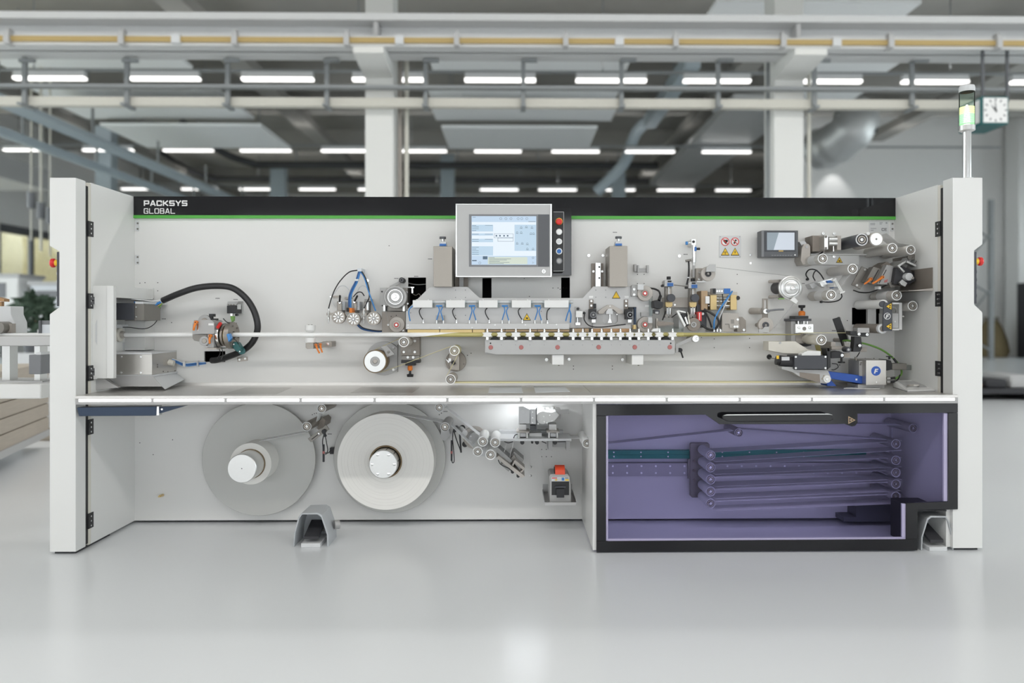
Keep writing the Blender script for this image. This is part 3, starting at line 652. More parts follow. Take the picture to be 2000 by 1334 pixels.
# side cabinets
def side_cab(sgn, xi, xo_px, label, nk, name):
    t = Thing(name, label, 'cabinet')
    a = P(xo_px, 600, OF); xo = a.x; yf = YB - OF
    q = lambda x, y: (P(x, y, OF).x, P(x, y, OF).z)
    ztop = P(xo_px, 347, OF).z
    if sgn < 0: pts = [q(97, 347), (xi, ztop), (xi, .012), (xo, .012), q(97, 614), q(115.5, 600), q(115.5, 491), q(97, 480)]
    else: pts = [(xi, ztop), (xo, ztop), q(1919, 477), q(1903, 489), q(1903, 595), q(1919, 610), (xo, .012), (xi, .012)]
    t.part('post', mb().prism(pts, yf, yf + .078), 'white', bevel=.0015)
    t.part('door_seal', mb().box(xi + sgn * .002, xo - sgn * .002, yf + .0785, yf + .1, .02, ZT - .02), 'black')
    ys = yf + .101
    t.part('door_edge', mb().box(xi + sgn * .0005, xo - sgn * .001, ys, ys + .02, .012, P(176 if sgn < 0 else 1838, 357 if sgn < 0 else 362, YB - 3.47 if 0 else YB - ys).z), 'cream')
    t.part('side_panel', mb().box(xi, xo, ys + .0205, YB + .55, .012, P(176 if sgn < 0 else 1838, 357 if sgn < 0 else 361, YB - ys - .02).z), 'white')
    for y in nk:
        z = P(170 if sgn < 0 else 1848, y, .41).z
        hg = t.part('hinge', mb().box(xi - sgn * .003, xi + sgn * .004, ys - .005, ys + .036, z - .033, z + .033), 'black')
        for dz in (-.02, 0, .02): t.part('hinge_screw', mb().cyl((xi - sgn * .003, ys + .006, z + dz), (xi - sgn * .009, ys + .006, z + dz), .004, 8), 'chrome', sub=hg)
    # control plate in the notch, buttons facing outward
    xs = 115.5 if sgn < 0 else 1903
    xw = P(xs, 545, OF).x; z0, z1 = P(xs, 598 if sgn < 0 else 593, OF).z, P(xs, 492, OF).z
    cp = t.part('control_plate', mb().box(xw + sgn * .009, xw, yf - .001, yf + .07, z0, z1), 'anthracite')
    zz = P(xs, 513 if sgn < 0 else 510, OF).z; xb = xw + sgn * .0092; yc = yf + .02
    t.part('emergency_collar', mb().lathe((xb, yc, zz), (sgn, 0, 0), [(0, .014), (.016, .014)], 16), 'yellow', sub=cp)
    t.part('emergency_button', mb().lathe((xb + sgn * .0161, yc, zz), (sgn, 0, 0), [(0, .013), (.002, .0135), (.006, .0185), (.014, .0195), (.019, .016), (.021, .008)], 18), 'red', sub=cp)
    for k in range(4):
        zk = zz - .045 - k * .034
        t.part('push_button', mb().lathe((xb, yc, zk), (sgn, 0, 0), [(0, .013), (.006, .013), (.008, .010)], 14), 'pale_grey' if sgn < 0 else 'anthracite', sub=cp)
    t.part('foot_plate', mb().box(xi + sgn * .01, xo - sgn * .01, yf + .02, yf + .3, 0, .012), 'black_soft')
    return t
side_cab(-1, XA, 97, 'white machine side cabinet with notched control post beside the infeed conveyor', (447, 588, 729, 834, 1017), 'side_cabinet')
side_cab(1, XBR, 1919, 'white machine side cabinet with notched control post under the signal tower', (447, 584, 720), 'side_cabinet')
# worktop
tW = Thing('worktop', 'stainless steel machine worktop with a lit front edge', 'worktop')
yW = YB - .535; xw0, xw1 = P(147, 780, .535).x, P(1871, 775, .535).x
xs_ = P(1159, 772, .535).x
ys_ = YB - OF + .079
for a, b in ((XA + .001, xs_ - .001), (xs_ + .001, XBR - .001)):
    tW.part('top_plate', mb().box(a, b, ys_ + .045, YB - .001, ZW - .012, ZW), 'table_steel')
tW.part('front_lip', mb().box(xw0, xw1, yW, yW + .012, ZW - .012, ZW), 'table_steel').update(bevel=.001)
tW.part('top_plate', mb().box(XA + .001, XBR - .001, yW + .0125, ys_ + .044, ZW - .012, ZW), 'table_steel')
tW.part('upstand', mb().prism([(XA + .001, ZW), (XBR - .001, ZW), (XBR - .001, ZW + .014), (XA + .001, ZW + .014)], YB - .008, YB - .0005), 'table_steel')
fe = tW.part('front_edge', mb().box(xw0, xw1, yW, yW + .03, ZW - .036, ZW - .0125), 'plate_grey')
bd = [151, 297.5, 440.5, 587, 731.5, 873.5, 1017.5, 1160, 1302, 1444.5, 1585.5, 1726.5, 1867]
zl = ZW - .0115
for i in range(12):
    a = P(bd[i] + 3, 780, .5352).x; b = P(bd[i + 1] - 2.6, 780, .5352).x
    tW.part('light_segment', mb().box(a, b, yW - .0015, yW + .002, ZW - .0245, ZW - .013), 'led', sub=fe)
tW.part('support_rail', mb().box(XA + .002, XBR - .002, yW + .06, yW + .09, ZW - .034, ZW - .0125), 'white')
# navy bracket under the worktop on the left
t = Thing('flap_bracket', 'dark navy hinged flap folded under the worktop by the left post', 'bracket')
t.part('flap', mb().pprism([(150, 796), (305, 794), (304, 812), (154, 813)], .525, .47), 'navy', bevel=.002)
t.part('arm', mb().pprism([(311, 795), (362, 793), (311, 808)], .51, .48), 'navy')
hg = t.part('hinge', mb().pbox(304.5, 794, 310.5, 811, .52, .49), 'chrome')
t.part('screw', mb().screw(316, 799.5, 2.2, .511, .003), 'chrome', sub=hg)
# partition wall between the lower bays
t = Thing('bay_partition', 'white partition panel between the open reel bay and the tinted door', 'panel')
xp = P(1137, 1000, .0).x
t.part('sheet', mb().box(xp, xp + .012, YB - OF + .02, YB - .001, .01, ZW - .037), 'white')
t.part('front_flange', mb().box(xp, P(1164, 900, .5).x, YB - OF, YB - OF + .0195, .01, ZW - .037), 'white', bevel=.001)
xr = P(1180, 1000, .0).x
# ================================================================ shared small builders
def roller(px, py, r, o0, o1, label, body='roller_grey', rim='white_plastic', group=None, shaft_to=0.0, band=None, name='guide_roller', rs=.42):
    t = Thing(name, label, 'roller', group)
    t.part('sleeve', mb().plathe(px, py, o0, [(o0 - .012, r * .78), (o0, r * .80), (o0, r * .97), (o0 - .002, r), (o1, r)], 28), body)
    c = mb(); c.v = []
    t.part('end_ring', mb().ring(px, py, r * 1.0, r * .82, o0 + .0012, o0 - .003), rim)
    b = t.part('bearing', mb().ring(px, py, r * .66, r * .42, o0 - .003, o0 - .0118, 22), 'steel')
    t.part('bolt', mb().plathe(px, py, o0, [(o0 - .002, r * .12), (o0, r * .16), (o0, r * .27), (o0 - .0118, r * .30)], 14), 'alu', sub=b)
    if o1 > shaft_to + .001:
        C = P(px, py, o0); t.part('shaft', mb().lathe(Vector((C.x, YB - o1 - .0005, C.z)), (0, 1, 0), [(0, S(r * rs, o0)), (o1 - shaft_to, S(r * rs, o0))], 18), 'steel')
    if band:
        C = P(px, py, o0); t.part('web_band', mb().lathe(Vector((C.x, YB - band[0], C.z)), (0, 1, 0), [(0, S(r * 1.015, o0)), (band[0] - band[1], S(r * 1.015, o0))], 28), 'web_white')
    return t
def tri_sign(t, cx, cy, s, o, glyph='!', sub=None, tilt=0):
    """yellow warning triangle, s = height in px"""
    def tri(k): return [(cx + k * s * .56 * -1, cy + s * .45 * k), (cx + k * s * .56, cy + s * .45 * k), (cx, cy - s * .55 * k)]
    b = t.part('warning_triangle', mb().pprism(tri(1), o + .0008, o), 'black', sub=sub)
    par = b if sub is None else sub
    t.part('triangle_face', mb().pprism(tri(.80), o + .0012, o + .0008), 'yellow', sub=par)
    g = mb()
    if glyph == '!': g.pbox(cx - s * .05, cy - s * .18, cx + s * .05, cy + s * .12, o + .0015, o + .0012).pbox(cx - s * .05, cy + s * .17, cx + s * .05, cy + s * .26, o + .0015, o + .0012)
    elif glyph == 'hand': g.pbox(cx - s * .15, cy + s * .05, cx + s * .17, cy + s * .17, o + .0015, o + .0012).pbox(cx - s * .1, cy + s * .17, cx + s * .17, cy + s * .23, o + .0015, o + .0012)
    elif glyph == 'gear': g.pcyl(cx - s * .10, cy + s * .12, s * .12, o + .0015, o + .0012, 10).pcyl(cx + s * .12, cy + s * .12, s * .11, o + .0015, o + .0012, 10).pprism([(cx - s * .12, cy - s * .05), (cx + s * .02, cy - s * .12), (cx + s * .06, cy - s * .02), (cx - s * .05, cy + s * .04)], o + .0015, o + .0012)
    elif glyph == 'bolt': g.pprism([(cx + s * .05, cy - s * .26), (cx - s * .09, cy + s * .04), (cx, cy + s * .04), (cx - s * .05, cy + s * .28), (cx + s * .10, cy - s * .03), (cx + s * .01, cy - s * .03)], o + .0015, o + .0012)
    elif glyph == 'wave':
        g.pcyl(cx, cy + s * .02, s * .07, o + .0015, o + .0012, 10).pprism([(cx, cy + s * .05), (cx - s * .06, cy + s * .28), (cx + s * .06, cy + s * .28)], o + .0015, o + .0012)
        for d in (-1, 1): g.pprism([(cx + d * s * .13, cy - s * .08), (cx + d * s * .18, cy - s * .08), (cx + d * s * .20, cy + s * .14), (cx + d * s * .15, cy + s * .14)], o + .0015, o + .0012)
    t.part('pictogram', g, 'black', sub=par)
def lever(t, x0, y0, x1, y1, r, o, m='orange', sub=None):
    a = P(x0, y0, o + .012); b = P(x1, y1, o + .018); rr = S(r, o)
    h = t.part('clamp_lever', mb().lathe(Vector((a.x, YB - o - .02, a.z)), (0, 1, 0), [(0, rr * .9), (.002, rr * 1.1), (.018, rr * 1.05)], 14).tube([a, (a + b) / 2 + Vector((0, -.006, 0)), b], [rr * .85, rr * .7, rr * .62], 10), m, sub=sub)
    if sub is None: t.part('lever_screw', mb().lathe(Vector((a.x, YB - o - .0215, a.z)), (0, 1, 0), [(0, rr * .4), (.003, rr * .4)], 8), 'black', sub=h)
# ================================================================ left: infeed
OL = .16                                   # product line in front of the panel
zl = P(600, 653.7, OL).z
t = Thing('infeed_cover', 'white folded cover with handle slot inside the left side cabinet', 'cover')
xc0, xc1 = XA + .0005, P(222, 640, .39).x
yc0 = YB - .385
z1, z0 = P(200, 558, .385).z, P(200, 740, .385).z
t.part('front_sheet', mb().box(xc0, P(190, 640, .385).x, yc0, yc0 + .003, z0, z1), 'white')
xa_, xb_ = P(190, 640, .385).x, P(209, 640, .385).x
t.part('folded_front', mb().prism([(xa_, z0 + .004), (xb_, z0 + .002), (xb_, z1), (xa_, z1)], yc0 + .0, yc0 + .02), 'white')
t.part('front_stile', mb().box(xb_ + .0005, xc1, yc0 - .006, yc0 + .02, z0 + .002, z1), 'white', bevel=.002)
t.part('handle_recess', mb().pprism([(186, 633), (189.5, 624), (189.5, 674), (186, 667)], .3865, .3855), 'pale_grey')
t.part('top_arm', mb().box(xc1 - .003, xc1, yc0 + .0205, YB - .012, P(222, 581, .385).z, z1), 'white')
t.part('top_sheet', mb().box(xc0, xc1 - .0035, yc0 + .0205, YB - .012, z1 - .003, z1), 'white')
t.part('arm_flange', mb().box(xc1 + .0005, P(268, 570, .013).x, YB - .014, YB - .0005, P(268, 582, .014).z, P(268, 563, .014).z), 'white')
for y in (587, 726):
    q = P(172, y, .385); pl = t.part('latch', mb().box(XA + .0008, XA + .010, yc0 - .004, yc0 - .0005, q.z - .016, q.z + .016), 'chrome')
    t.part('latch_bolt', mb().cyl((XA + .005, yc0 - .009, q.z), (XA + .005, yc0 - .004, q.z), .003, 8), 'black', sub=pl)
# drive block inside
t = Thing('feed_drive', 'black feed motor with aluminium bracket behind the infeed cover', 'motor')
t.part('motor', mb().pbox(223, 592, 261, 625, .26, .06), 'anthracite', bevel=.002)
t.part('flange', mb().pbox(261.5, 594, 281, 626, .25, .08), 'dark_steel', bevel=.001)
t.part('bracket', mb().pbox(264, 589, 280, 593.5, .25, .0), 'pale_grey')
for y in (600, 619): t.part('screw', mb().screw(266, y, 1.8, .2505, .004), 'chrome')
t.part('rear_plate', mb().pbox(240, 626.5, 283, 684, .1, .0), 'white', bevel=.001)
t = Thing('tube_collar', 'round cream nozzle collar where the tube leaves the infeed cover', 'collar')
cc = P(231, 653.7, OL)
t.part('flange', mb().lathe(cc, (1, 0, 0), [(-.02, S(13)), (0, S(13)), (.012, S(13)), (.014, S(12))], 26), 'cream')
t.part('nozzle', mb().lathe(cc + Vector((.0145, 0, 0)), (1, 0, 0), [(0, S(7)), (.014, S(6))], 20), 'stone_light')
t.part('mount_bracket', mb().pbox(222, 634, 238, 641, .18, .12), 'pale_grey'); t.part('mount_bracket', mb().pbox(222, 668.6, 240, 684, .12, .0), 'pale_grey')
one('sensor_cable', 'thin black cable looping from the feed motor to the tube collar', 'cable', mb().ptube([(313, 600, .05), (311, 617, .06), (302, 632, .08), (288, 641, .1), (272, 642, .12), (255, 639.5, .16), (240, 639, .19)], .8, 6), 'black')
# stainless housing and chute
t = Thing('steel_housing', 'low stainless steel housing with screws under the infeed tube', 'housing')
xh0, xh1 = P(222, 700, .264).x, P(297, 700, .264).x; zh0, zh1 = P(250, 732, .264).z, P(250, 692, .264).z
t.part('box', mb().box(xh0, xh1, YB - .264, YB - .0005, zh0, zh1), 'steel_h', bevel=.001)
t.part('lid', mb().box(xh0 - .004, xh1 + .0, YB - .268, YB - .0, zh1 + .0003, zh1 + .008), 'pale_grey')
t.part('base_lip', mb().box(xh0 - .004, xh1 + .004, YB - .27, YB - .0, zh0 - .009, zh0 - .0003), 'pale_grey')
for x, y in ((236, 697), (275, 697), (236, 728), (275, 728)): t.part('screw', mb().screw(x, y, 2.2, .2642, .003), 'chrome')
for dy, dz in ((-.21, -.05), (-.21, -.06), (-.1, -.09), (-.02, -.09), (-.15, -.085)):
    t.part('side_screw', mb().cyl((xh1, YB + dy, zh1 + dz), (xh1 + .002, YB + dy, zh1 + dz), .0035, 8), 'dark_steel')
t.part('plug', mb().cyl((xh1, YB - .09, zh1 - .045), (xh1 + .025, YB - .09, zh1 - .05), .014, 12), 'cream')
t = Thing('waste_chute', 'grey sheet metal chute below the stainless housing', 'chute')
za = zh0 - .0095
t.part('front_sheet', mb().pprism([(205, 733.5), (297, 733.5), (316, 755), (233, 755)], .275, .272), 'plate_grey')
t.part('side_sheet', mb().add([(xh1, YB - .27, za), (xh1 + .0, YB - .005, za), (P(345, 755, .1).x, YB - .005, ZW + .03), (P(322, 757, .272).x, YB - .27, ZW + .004)], [(0, 1, 2, 3)]), 'pale_grey')
t.part('wedge', mb().pprism([(168, 741), (205, 741), (232, 757), (168, 763.5)], .36, .34), 'plate_grey')
# blue/white pneumatic lines from the housing
for i, (m_, d, r) in enumerate((('blue_hose', 0, 1.2), ('dark_blue_hose', 2.2, 1.2), ('blue_hose', 3.6, 1.0), ('white_plastic', -1.6, 1.0))):
    one('air_line', ('bright blue air line leaving the stainless housing', 'dark blue air line leaving the stainless housing', 'lower blue air line leaving the stainless housing', 'white air line leaving the stainless housing')[i], 'hose',
        mb().ptube([(320, 700.5 + d * .3, .08), (332, 701 + d * .6, .06), (345, 705 + d, .03), (362, 711 + d, .012), (384, 709 + d, .008), (402, 708 + d * .6, .006)], r, 6), m_)
t = Thing('cable_gland', 'grey cable clip holding the blue air lines', 'clip')
t.part('clip', mb().pbox(384, 705, 386.5, 716, .02, .0), 'pale_grey'); t.part('clip_tie', mb().pbox(357, 706, 360.5, 716, .025, .0), 'white_plastic')
# hose bundle at the left
t = Thing('corrugated_hose', 'thick black cable hose arching over the forming head', 'hose')
t.part('hose', mb().ptube([(318, 587, .10), (348, 574, .12), (385, 562, .13), (425, 558.5, .13), (455, 563, .13), (480, 582, .13), (496, 607, .13), (503, 633, .13), (501, 652, .12), (491, 671, .11), (472, 686, .09), (445, 697, .05), (424, 703, .02), (414, 704, .0)], 6.1, 14, 7), 'rubber')
t.part('end_collar', mb().cyl(P(322, 584.5, .103), P(316, 588, .1), S(5.2), 12), 'sheet')
for i, (m_, pts, r) in enumerate((('blue_hose', [(318, 587, .1), (302, 594, .12), (285, 595, .16), (262, 590, .2)], 1.6), ('white_plastic', [(318, 585, .1), (300, 588, .12), (280, 586, .16), (256, 584, .2)], 1.2),
        ('blue_hose', [(316, 590, .1), (300, 597, .14), (285, 598, .18)], 1.3), ('brass', [(316, 592, .1), (298, 604, .12), (284, 611, .18)], 1.3), ('black', [(314, 592, .1), (296, 606, .11), (282, 616, .12)], 2.2), ('cable_green', [(317, 592, .1), (310, 601, .09), (304, 606, .08)], 1.6))):
    one('hose_core_line', ('thick blue line fanning out of the black hose', 'white line fanning out of the black hose', 'thin blue line fanning out of the black hose', 'tan wire fanning out of the black hose', 'black cable fanning out of the black hose', 'green yellow earth wire at the black hose end')[i], 'cable', mb().ptube(pts, r, 7), m_)
# tube
XTE = P(800, 655, OL).x
t = Thing('laminate_tube', 'long white laminate tube running level across the machine', 'tube')
t.part('tube', mb().lathe((cc.x + .03, YB - OL, zl), (1, 0, 0), [(0, S(4.4, OL)), (XTE - cc.x - .03, S(4.4, OL))], 22), 'tube_white')
m = mb(); n = 24; vs = []
for i in range(n + 1):
    f = i / n; x = XTE + (P(905, 0, OL).x - XTE) * f; a0 = math.radians(-80 + 150 * f); R_ = S(4.95, OL)
    for k in range(9):
        an = a0 + (math.pi - 2 * a0) * k / 8 if f < 1 else math.pi / 2
        vs.append((x, YB - OL - R_ * math.cos(an), zl + R_ * math.sin(an)))
m.add(vs, [(i * 9 + k, i * 9 + k + 1, (i + 1) * 9 + k + 1, (i + 1) * 9 + k) for i in range(n) for k in range(8)])
t.part('closing_web', m, 'tube_white')
t = Thing('formed_web', 'gold coloured web folded into a tube and narrowing towards the right', 'tube')
x0, x1, x2, x3 = XTE + .001, P(1335, 652, OL).x, P(1450, 652, OL).x, P(1562, 652, OL).x
t.part('tube', mb().lathe((x0, YB - OL, zl), (1, 0, 0), [(0, S(4.4, OL)), (x1 - x0, S(4.4, OL))], 22), 'gold_film')
w2 = mb(); A = [(x1 + .001, S(3.8, OL)), (P(1390, 0, OL).x, S(3.4, OL)), (x2, S(2.2, OL)), (P(1510, 0, OL).x, S(1.4, OL)), (x3, S(1.0, OL))]; vs = []
for x, h in A: vs += [(x, YB - OL - .004, zl - h), (x, YB - OL - .012, zl - h * .2), (x, YB - OL - .004, zl + h), (x, YB - OL + .01, zl + h * .6), (x, YB - OL + .01, zl - h * .6)]
fs = [(i * 5 + k, i * 5 + (k + 1) % 5, (i + 1) * 5 + (k + 1) % 5, (i + 1) * 5 + k) for i in range(4) for k in range(5)] + [(0, 1, 2, 3, 4), (24, 23, 22, 21, 20)]
t.part('flat_web', w2.add(vs, fs), 'gold_film')
ye = P(1562, 652, OL)
one('flat_strip', 'pale thin web strip running from the gold web to the tension roller', 'web', mb().box(x3 + .001, P(1668, 652, OL).x, YB - OL - .02, YB - OL + .02, zl - .0008 + .008, zl + .0012 + .008), 'gold_pale')
# forming head
t = Thing('forming_head', 'grey metal forming head with orange levers and stacked steel rings', 'forming head')
of = .20
t.part('front_plate', mb().pprism([(376, 633), (379, 625), (413, 625), (418.5, 630), (418.5, 652.5), (376, 652.5)], of + .03, of - .09), 'plate_grey', bevel=.001)
t.part('lower_body', mb().pprism([(376, 653), (404.5, 653), (404.5, 676), (398, 674), (389, 667), (379, 665), (376, 661)], of + .02, of - .09), 'dark_steel', bevel=.001)
t.part('lower_plate', mb().pbox(405, 653.5, 417.5, 679, of + .028, of - .09), 'plate_grey', bevel=.001)
t.part('base_plate', mb().pbox(402, 679.5, 423, 682.5, of + .03, of - .1), 'stone_light')
for (x, y, r, o) in ((399, 627, 12, of - .02), (398.5, 666, 9.3, of + .045)):
    k = t.part('adjust_wheel', mb().pcyl(x, y, r, o, o - .02, 30), 'plate_grey')
    t.part('wheel_hub', mb().pcyl(x, y, r * .5, o + .004, o, 20), 'steel', sub=k)
lever(t, 383, 629.5, 378.2, 645, 3.0, of + .03); lever(t, 411, 656, 409.6, 671, 2.8, of + .03)
t.part('slot', mb().pbox(384.5, 633, 387.5, 646, of + .0305, of + .03), 'chrome'); t.part('maker_plate', mb().pbox(407, 631.5, 417, 635.5, of + .0306, of + .0301), 'white_plastic')
t.part('solenoid', mb().pbox(408, 613, 416.5, 618.5, of - .02, of - .05).pbox(410, 618.5, 414, 625, of - .025, of - .045).pbox(415, 622, 422, 626, of - .02, of - .05), 'black')
ax = Vector((1, -.10, 0)).normalized(); c0 = P(421, 655, OL)
for k, (d, r, r2, w_, mm) in enumerate(((.0, 25, 9, .012, 'steel'), (.016, 23, 9, .008, 'dark_steel'), (.027, 25.5, 9, .012, 'chrome'), (.043, 21, 8, .01, 'steel'), (.056, 19, 8, .006, 'brass'), (.066, 26, 8, .022, 'steel'))):
    c = c0 + ax * d; R1, R2 = S(r, OL), S(r2 if k == 5 else 7, OL); m = mb(); sg = 30; vs = []; a_ = Vector((0, 0, 1)); b_ = ax.cross(a_)
    for dd, rr in ((0, R2), (0, R1), (w_, R1), (w_, R2)):
        for q in range(sg): an = 2 * math.pi * q / sg; vs.append(c + ax * dd + (a_ * math.cos(an) + b_ * math.sin(an)) * rr)
    m.add(vs, [(i * sg + q, i * sg + (q + 1) % sg, ((i + 1) % 4) * sg + (q + 1) % sg, ((i + 1) % 4) * sg + q) for i in range(4) for q in range(sg)])
    rg = t.part('ring', m, mm)
    if k == 5:
        for q in range(6):
            an = 2 * math.pi * q / 6 + .3; p = c + ax * w_ + (a_ * math.cos(an) + b_ * math.sin(an)) * S(19, OL); t.part('ring_bolt', mb().cyl(p, p + ax * .005, .004, 8), 'dark_steel', sub=rg)
t.part('red_fitting', mb().cyl(P(425, 640, .22), P(431, 631, .23), S(3), 12), 'red'); t.part('blue_block', mb().pprism([(442, 653), (447, 651), (451, 662), (446, 668)], .25, .22), 'blue_hose', bevel=.002)
t.part('cable', mb().ptube([(436, 622, .2), (443, 629, .2), (452, 632, .18), (459, 633, .12), (462, 631, .05)], .9, 6), 'black'); t.part('cable', mb().ptube([(451, 661, .24), (460, 664, .22), (466, 672, .18)], .7, 6), 'black'); t.part('cable', mb().ptube([(427, 678, .2), (430, 690, .15), (424, 700, .06)], .8, 6), 'black'); t.part('cable', mb().ptube([(433, 678, .2), (435, 692, .15), (432, 702, .06)], .8, 6), 'black')
t.part('mount_arm', mb().pbox(412, 640, 424, 668, of - .09, .0), 'dark_steel')
t = Thing('bolt_plate', 'small steel plate with two bolts under the teal sensor', 'plate')
b_ = t.part('plate', mb().pprism([(463, 698.5), (483, 696.5), (483.5, 704.5), (463.5, 706.5)], .006, .0), 'steel')
for x, y in ((467.5, 702.5), (478.5, 700.5)): t.part('bolt', mb().screw(x, y, 2.2, .006, .004), 'alu', sub=b_)
t = Thing('leak_sensor', 'dark teal sensor capsule on a stalk beside the forming head', 'sensor')
t.part('capsule', mb().pprism([(453, 672), (457, 667.5), (463, 669), (470, 681), (468, 688), (461, 687), (455, 680)], .18, .13), 'teal', bevel=.004)
t.part('mount_disc', mb().cyl(P(474, 685, .0), P(472, 685.5, .14), S(6.5), 18), 'teal')
for x, y in ((456.5, 672.5), (468, 686.5)): t.part('screw', mb().screw(x, y, 1.5, .1802, .003), 'chrome')
t = Thing('relay_box', 'small black and grey sensor box inside the arch of the black hose', 'sensor')
t.part('case', mb().pbox(443, 596.5, 460.5, 612, .1, .02), 'black', bevel=.002); t.part('terminal_cover', mb().pprism([(443, 596), (445, 589), (466, 589), (460.5, 596)], .098, .03), 'plate_grey')
for x in (446, 451, 456.5): t.part('terminal', mb().screw(x, 595, 1.4, .101, .002), 'dark_steel')
t.part('mount_plate', mb().pbox(465, 588, 473, 612, .02, .0), 'light_grey'); t.part('label_plate', mb().pbox(461, 594, 466.5, 604, .08, .05), 'white_plastic')
t.part('connector', mb().pbox(450, 612.4, 454, 617, .08, .06), 'chrome'); t.part('green_plug', mb().pprism([(450, 617.4), (456, 617.4), (455.5, 626), (452.5, 629), (450.5, 622)], .082, .058), 'cable_green'); t.part('knob', mb().pcyl(461, 615, 2.4, .07, .05), 'black')
# tube support clamp
t = Thing('tube_guide', 'white spool shaped tube guide on a steel bracket with two orange levers', 'guide')
c = P(606, 655, OL)
def zat(py): return P(606, py, OL).z
for (ya, yb, r) in ((635, 648.5, 9.5), (659.5, 669, 9.5)):
    t.part('guide_spool', mb().lathe((c.x, c.y, zat(yb)), (0, 0, 1), [(0, S(r)), (zat(ya) - zat(yb), S(r))] if ya > 650 else [(0, S(5.5)), (.008, S(r)), (zat(ya) - zat(yb), S(r))], 22), 'white_plastic')
t.part('guide_neck', mb().lathe((c.x, c.y + .012, zat(659)), (0, 0, 1), [(0, S(4)), (zat(649) - zat(659), S(4))], 16), 'white_plastic')
for x in (603, 609): t.part('cap_screw', mb().cyl(P(x, 634.8, OL), P(x, 633.8, OL), S(1.6), 8), 'dark_steel')
br = t.part('bracket', mb().pprism([(597, 670), (625, 669), (630, 667.5), (648, 667), (648, 677.5), (630, 678.5), (625, 680.5), (600, 681.5), (597, 679)], .1, .088).pbox(630, 667, 648, 677.5, .088, .0), 'steel', bevel=.001)
t.part('support', mb().pbox(600, 669.5, 612, 681, OL + .01, .1005), 'steel'); t.part('bolt', mb().screw(640, 672, 2.8, .1, .004), 'chrome', sub=br)
lever(t, 617, 673.5, 624, 690, 2.2, OL + .005); lever(t, 625.5, 672.5, 629.5, 688.5, 2.2, OL)
# ================================================================ three pressure wheels
def wheel(px, py, r, label, k):
    t = Thing('pressure_pulley', label, 'wheel', 'three spoked silver pressure wheels')
    o = .24
    t.part('tyre', mb().ring(px, py, r, r * .80, o, o - .03, 34), 'steel')
    face = mb(); n = 18; c = P(px, py, o)
    for i in range(n):
        a0 = 2 * math.pi * (i + .12) / n; a1 = 2 * math.pi * (i + .88) / n; r0, r1 = S(r * .30, o), S(r * .79, o)
        face.prism([(c.x + r0 * math.cos(a0), c.z + r0 * math.sin(a0)), (c.x + r1 * math.cos(a0), c.z + r1 * math.sin(a0)), (c.x + r1 * math.cos(a1), c.z + r1 * math.sin(a1)), (c.x + r0 * math.cos(a1), c.z + r0 * math.sin(a1))], YB - o + .003 + .002 * (i % 2), YB - o + .012)
    t.part('spoke_face', face, 'alu', smooth=False); t.part('web_disc', mb().pcyl(px, py, r * .795, o - .0045, o - .028, 30), 'steel')
    h = t.part('hub', mb().pcyl(px, py, r * .30, o + .001, o - .012, 18), 'plate_grey'); t.part('axle_screw', mb().pcyl(px, py, r * .1, o + .003, o + .001, 10), 'chrome', sub=h)
    c2 = P(px, py, o); t.part('axle', mb().lathe((c2.x, YB - o + .0285, c2.z), (0, 1, 0), [(0, .008), (o - .09, .008)], 10), 'steel')
    return t
for k, (x, y, lab) in enumerate(((660.5, 619.5, 'spoked silver pressure wheel beside the outer spray nozzle'), (690, 623.5, 'spoked silver pressure wheel between its two neighbours, set lowest'), (729.5, 622, 'spoked silver pressure wheel next to the stone coloured plate'))):
    wheel(x, y, 13, lab, k)
    xs = (658, 690.5, 711.5)[k]; w_ = (15, 11.5, 13)[k]
    t = Thing('slide_unit', ('steel slide unit with scale above the outermost pressure wheel', 'steel slide unit with scale above the lowest pressure wheel', 'steel slide unit above the pressure wheel by the stone plate')[k], 'slide')
    b = t.part('rail', mb().pbox(xs, 588.5, xs + w_ - 5.5, 611, .07, .0), 'dark_steel', bevel=.001); t.part('carriage', mb().pbox(xs + 1, 592, xs + w_ - 6, 606, .09, .071), 'steel')
    if k < 2:
        t.part('scale', mb().pbox(xs + w_ - 5, 589, xs + w_, 605.5, .075, .0), 'sheet')
        for j in range(6): t.part('scale_mark', mb().pbox(xs + w_ - 4.4, 591 + j * 2.4, xs + w_ - 2, 591.6 + j * 2.4, .0756, .075), 'print_dark', sub=b)
        a = ((663.3, 591), (692, 590))[k]; e = ((664, 577), (698, 577.5))[k]
        t.part('handle', mb().ptube([(a[0], a[1], .1), (e[0], e[1], .115)], 1.9, 8), 'black'); t.part('handle_hub', mb().pcyl(a[0], a[1], 2.3, .105, .09, 12), 'chrome')
    else:
        t.part('bracket', mb().pbox(712, 584, 724, 588, .06, .0), 'plate_grey'); t.part('cylinder', mb().cyl(P(718, 590, .085), P(718, 606, .085), S(4), 14), 'alu')
for k, x in enumerate((641.7, 710.7)):
    t = Thing('spray_nozzle', ('pointed chrome spray nozzle left of the three wheels', 'pointed chrome spray nozzle between two pressure wheels')[k], 'nozzle')
    c = P(x, 603, .2); z = lambda y: P(x, y, .2).z
    t.part('body', mb().lathe((c.x, c.y, z(632)), (0, 0, 1), [(0, S(.5)), (z(626) - z(632), S(1.8)), (z(619) - z(632), S(2.4)), (z(617) - z(632), S(1.6)), (z(610) - z(632), S(2.6)), (z(607) - z(632), S(1.4)), (z(603) - z(632), S(1.3))], 12), 'chrome')
    t.part('holder', mb().pbox(x - 4, 611, x + 5 + 2 * (1 - k), 616, .2, .19).pbox(x + 3, 612, x + 6, 615, .19, .09), 'steel')
